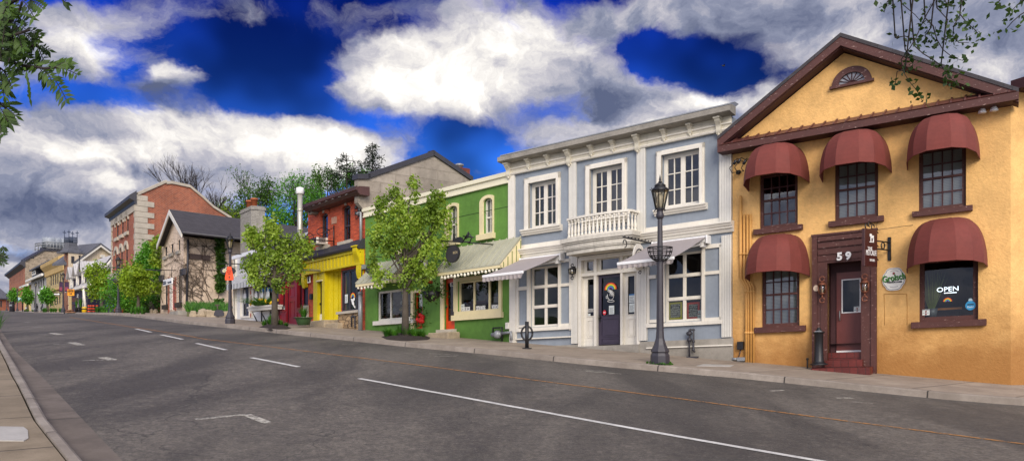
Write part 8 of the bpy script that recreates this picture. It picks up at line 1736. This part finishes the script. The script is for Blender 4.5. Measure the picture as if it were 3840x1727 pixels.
for L in br_:
    P_ = [nearZ('Z2', x, y, Z+rg.uniform(-.25, .25)) for x, y in L]; lm.tube([wv(base+Vector((.3, .4, 3.6))), wv(P_[0])]+[wv(p) for p in P_[1:]], [.03, .018]+[.014-.002*i for i in range(len(P_)-1)], 5)
def fr_(x0, y0, x1, y1, n=6, l=.085): frond(mb, lm, nearZ('Z2', x0, y0, Z+rg.uniform(-.3, .3)), nearZ('Z2', x1, y1, Z+rg.uniform(-.3, .3)), n, l, rg)
for a in ((290,340,385,352),(230,345,342,288),(265,345,330,300),(200,345,130,300),(130,335,150,468),(262,380,332,475),(215,345,262,385),(120,330,70,360),(190,228,240,245),(185,230,215,280),(150,240,180,175),(100,245,150,290),(60,250,20,200),(40,300,90,270),(90,60,150,80),(100,40,45,60),(60,110,130,130),(40,120,0,80),(80,90,60,20),(20,200,70,220),(150,150,200,170),(120,160,160,200),(90,170,110,230),(0,30,55,50),(110,0,170,45),(150,0,215,12),(60,0,20,-30),(10,345,55,405),(0,350,20,470),(20,360,60,390),(0,400,35,450),(15,530,75,572),(10,520,60,510),(0,540,40,605),(0,560,20,620),(0,600,5,660),(-20,160,20,165),(-20,60,25,100),(30,250,80,300),(170,335,210,300),(200,345,235,390),(0,230,40,250),(-10,640,2,680),(310,0,325,8)): fr_(*a, n=rg.choice((5, 6, 7)), l=rg.uniform(.075, .105))
for k in range(26): fr_(rg.uniform(-80, 60), rg.uniform(-30, 330), rg.uniform(-30, 120), rg.uniform(-30, 340), 5, .085)
for a in ((60,175,35,210),(0,270,45,290),(-10,320,30,300),(0,330,40,350)): X, Y = px('F1', a[0], a[1]); X2, Y2 = px('F1', a[2], a[3]); frond(mb, lm, at(X-10, Y, Z), at(X2, Y2, Z), 4, .05, rg)
lm.build('trunk', M_barkD, t, recalc=False, uvm=False); mb.build('leaves', M_leafS, t, recalc=False, uvm=False)
Z = 6.5; base = Vector((1.6, -3.2, gz(1.6, -3.2))); t = thing('overhanging_tree', 'tree whose fine leafy twigs hang over the top right of the view', 'tree', Frame(base)); lm = MB(WF); rg = random.Random(14); L = []
lm.tube([wv(base), wv(base+Vector((.1, .2, 3))), wv(base+Vector((.8, 1.8, 6.))), wv(Vector((3.6, 3.2, 8.4))), wv(Vector((4.4, 6.2, 7.6)))], [.22, .18, .13, .07, .03], 8)
tw_ = [[(880,-60),(840,0),(800,70),(770,130),(745,190),(715,240),(670,300),(680,360),(710,410),(745,450),(780,515)],[(640,-40),(600,10),(585,60)],[(640,-30),(680,25),(740,75),(770,110)],[(790,90),(830,130),(850,200),(880,250),(930,290),(980,305)],[(850,40),(905,100),(890,170),(900,215)],[(985,-40),(965,70),(1000,115),(1040,150),(1070,185)],[(965,80),(935,130),(930,180),(960,215),(1010,215)],[(735,230),(780,270),(830,300),(870,330),(900,370),(950,385)],[(870,330),(910,380),(940,410),(965,440)],[(690,350),(650,360),(640,420)],[(640,190),(690,182),(730,200)],[(1330,40),(1270,75),(1230,110),(1195,150)],[(1200,-40),(1160,10),(1175,35)],[(1320,20),(1280,0),(1240,40),(1225,60)],[(860,-50),(900,20),(945,30)],[(820,140),(790,180),(800,215)],[(690,250),(735,300),(725,330)]]
for T_ in tw_:
    P_ = [nearZ('Z5', x, y, Z+rg.uniform(-.2, .2)) for x, y in T_]; lm.tube([wv(p) for p in P_], [.006*(1-.7*i/len(P_)) for i in range(len(P_))], 4)
    for a, b in zip(P_[:-1], P_[1:]):
        n_ = max(2, int((b-a).length/.025))
        for i in range(n_):
            if rg.random() < .72: c_ = a.lerp(b, rg.random())+Vector((rg.gauss(0, .028), rg.gauss(0, .05), rg.gauss(0, .028))); L.append(list(c_))
    for i in range(7): L.append(list(P_[-1]+Vector((rg.gauss(0, .04), rg.gauss(0, .05), rg.gauss(0, .04)))))
    lm.tube([wv(P_[0]), wv(P_[0]+Vector((rg.uniform(-.1, .1), 0, .7))), wv(Vector((4.4-rg.uniform(0, 1.), 6.2, 7.2)))], [.006, .008, .015], 4)
lm.build('trunk', M_barkD, t, recalc=False, uvm=False); leafmesh(L, .052, 6, 'leaves', M_leafS, t, up=.0, asp=.7)
# ---------------------------------------------------------------- sky with drifting clouds, sun
world = bpy.data.worlds.new('World'); sc.world = world; world.use_nodes = True
n = NT(world)
SUN_EL, SUN_AZ = math.radians(29), math.radians(172)       # azimuth clockwise from +Y: behind the camera, a little to the left
sky = n('ShaderNodeTexSky', dict(sky_type='NISHITA', sun_disc=False, sun_elevation=SUN_EL, sun_rotation=SUN_AZ, air_density=1.0, dust_density=.6, ozone_density=3.))
d = n('ShaderNodeTexCoord').outputs['Generated']; sx = n('ShaderNodeSeparateXYZ', Vector=n('ShaderNodeVectorMath', dict(operation='NORMALIZE'), i0=d).outputs[0])
az = n.math('ARCTAN2', sx.outputs[0], sx.outputs[1]); el = n.math('ARCSINE', sx.outputs[2])
ae = n('ShaderNodeCombineXYZ', X=az, Y=n.math('MULTIPLY', el, 1.25), Z=0.)
wn = n('ShaderNodeTexNoise', Vector=ae.outputs[0], Scale=5., Detail=6., Roughness=.6).outputs['Color']
wp = n('ShaderNodeVectorMath', dict(operation='MULTIPLY_ADD'), i0=n('ShaderNodeVectorMath', dict(operation='SUBTRACT'), i0=wn, i1=(.5, .5, .5)).outputs[0], i1=(.18, .13, 0), i2=ae.outputs[0]).outputs[0]
def dirpx(x, y):      # display pixel -> azimuth, elevation
    x *= 1.4907; y *= 1.4907; a, b = (x-CX)/F, (YH-y)/F; return math.atan2(a, 1), math.atan2(b, math.hypot(a, 1))*1.25
def blobs(L):
    acc = None
    for cx_, cy, rx, ry, amp in L:
        a, e = dirpx(cx_, cy); a2, _ = dirpx(cx_+rx, cy); _, e2 = dirpx(cx_, cy-ry); ra, re = abs(a2-a), max(.01, abs(e2-e))
        mp = n('ShaderNodeMapping', dict(vector_type='POINT'), Vector=wp, Location=(-a/ra, -e/re, 0), Scale=(1/ra, 1/re, 0)).outputs[0]
        ln = n('ShaderNodeVectorMath', dict(operation='LENGTH'), i0=mp).outputs['Value']
        v = n.math('MULTIPLY', n.ramp(ln, 1.25, .25), amp); acc = v if acc is None else n.math('ADD', acc, v)
    return acc
cover = blobs([(1180,190,330,130,.9),(1420,150,260,110,.8),(1560,270,160,80,.6),(1000,240,200,60,.5),(1000,120,200,60,.35),(1250,40,420,50,.55),
 (1750,20,330,75,.8),(2100,60,330,110,.8),(2450,120,400,200,1.),(2300,-60,700,110,.8),(2000,235,260,75,.8),(1650,310,260,75,.8),(1420,340,200,50,.5),
 (120,140,240,120,.7),(80,20,200,60,.3),(450,215,110,75,.85),(560,25,260,55,.45),(250,30,180,50,.5),
 (520,400,420,130,.9),(150,420,330,110,.8),(850,400,260,90,.8),(200,560,420,150,.95),(650,340,250,60,.45),(150,330,200,60,.35),(0,700,500,120,.7),
 (-500,300,600,500,.8),(3200,300,700,500,.9),
 (700,130,200,110,-.6),(860,200,90,110,.35),(1640,130,140,70,-.8),(1830,165,90,45,-.55),(400,190,70,50,-.5),(250,262,120,28,-.35),(40,600,130,35,-.45),(640,170,160,70,-.45),(700,270,140,60,-.35),(1140,390,160,60,-.5),(1180,330,120,30,-.3)])
f1 = n.noise(wp, 9., 8, .62, .3); f2 = n.noise(wp, 30., 8, .7)
behind = n.ramp(n.math('ABSOLUTE', az), 1.0, 1.5, 0, .75)  # unseen overcast added behind the camera to keep the ambient light neutral
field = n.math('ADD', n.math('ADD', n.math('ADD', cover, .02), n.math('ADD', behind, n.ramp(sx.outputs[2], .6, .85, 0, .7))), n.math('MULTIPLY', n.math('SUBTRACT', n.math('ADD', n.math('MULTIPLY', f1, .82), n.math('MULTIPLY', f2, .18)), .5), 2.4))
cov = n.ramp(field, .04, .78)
light = blobs([(1130,190,260,100,.55),(1300,110,250,60,.45),(960,220,150,60,.35),(1190,230,140,50,.2),(1720,262,160,30,.55),(1990,230,260,60,.35),(1560,330,250,50,.35),
 (260,120,160,80,.4),(470,185,70,35,.6),(620,360,330,60,.6),(300,400,250,40,.5),(850,400,220,60,.45),(250,470,160,25,.35),(2150,90,190,60,.35),(200,640,220,50,.35),(240,730,200,60,.5),(340,560,120,60,.35),
 (1490,255,170,60,-.42),(450,262,120,45,-.55),(160,515,230,42,-.45),(30,470,100,30,-.15),(420,335,60,25,-.35),(2350,90,330,110,-.22),(1850,60,300,60,-.2),(120,610,160,30,-.4)])
edge = n.ramp(field, .3, 1.3, .25, -.05)
f3 = n.noise(n('ShaderNodeVectorMath', dict(operation='ADD'), i0=wp, i1=(-.018, -.03, 0)).outputs[0], 9., 8, .62, .3)
f4 = n.noise(n('ShaderNodeVectorMath', dict(operation='ADD'), i0=wp, i1=(-.007, -.011, 0)).outputs[0], 30., 8, .7)
rel = n.math('ADD', n.math('MULTIPLY', n.math('SUBTRACT', f1, f3), -1.7), n.math('MULTIPLY', n.math('SUBTRACT', f2, f4), -.5))
lt = n.math('ADD', n.math('ADD', n.math('ADD', n.math('MULTIPLY', light, .72), .42), rel), n.math('ADD', n.math('MULTIPLY', n.math('SUBTRACT', f1, .5), .9), n.math('MULTIPLY', n.math('SUBTRACT', f2, .5), .3)))
cr = n('ShaderNodeValToRGB', Fac=lt); e = cr.color_ramp; e.elements[0].position = .0; e.elements[0].color = (.09, .11, .19, 1); e.elements[1].position = 1.05 if False else 1.; e.elements[1].color = (.95, .92, .88, 1)
for p_, c_ in ((.3, (.22, .24, .33, 1)), (.55, (.44, .43, .48, 1)), (.8, (.74, .71, .68, 1))): k = e.elements.new(p_); k.color = c_
SK = .1
CLK = 6.9; fill_gain = n.math('MULTIPLY_ADD', n.ramp(n.math('ABSOLUTE', az), 1.1, 1.8), 1.5, 1.); clouds = n.mix(1., n.mix(1., cr.outputs[0], (CLK,)*3+(1,), 'MULTIPLY'), n('ShaderNodeCombineXYZ', X=fill_gain, Y=fill_gain, Z=fill_gain).outputs[0], 'MULTIPLY')  # unseen clouds behind the camera brightened as added ambient fill
# deep polarised blue: the clear sky's own colour, saturated
hs = n.ramp(el, .05, .45)
blue = n.mix(1., sky.outputs[0], n.mix(hs, (.12, .38, .95, 1), (.010, .055, .55, 1)), 'MULTIPLY')
bn = n.ramp(n.noise(ae.outputs[0], 3.5, 3, .5), .35, .65, .22, 1.25)
cmb = n('ShaderNodeCombineXYZ', X=bn, Y=bn, Z=bn).outputs[0]
blue = n.mix(1., blue, cmb, 'MULTIPLY')
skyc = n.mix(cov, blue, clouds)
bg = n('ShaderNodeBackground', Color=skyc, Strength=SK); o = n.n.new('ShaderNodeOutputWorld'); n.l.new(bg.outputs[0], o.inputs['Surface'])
world.cycles.sampling_method = 'MANUAL'; world.cycles.sample_map_resolution = 512
sl = bpy.data.lights.new('sun', 'SUN'); sl.energy = 1.8; sl.angle = math.radians(30); sl.color = (1, .90, .78)
so = bpy.data.objects.new('sun', sl); COL.objects.link(so)
sd = Vector((math.sin(SUN_AZ)*math.cos(SUN_EL), math.cos(SUN_AZ)*math.cos(SUN_EL), math.sin(SUN_EL)))
so.rotation_euler = sd.to_track_quat('Z', 'Y').to_euler(); so.location = (0, -20, 40)
vs = sc.view_settings; vs.view_transform = 'Standard'; vs.look = 'None'; vs.gamma = 1; vs.exposure = EXPO if 'EXPO' in globals() else .88
sc.cycles.max_bounces = 6; sc.cycles.transparent_max_bounces = 12; sc.cycles.sample_clamp_indirect = 4; sc.cycles.use_denoising = True
sc.cycles.use_adaptive_sampling = True
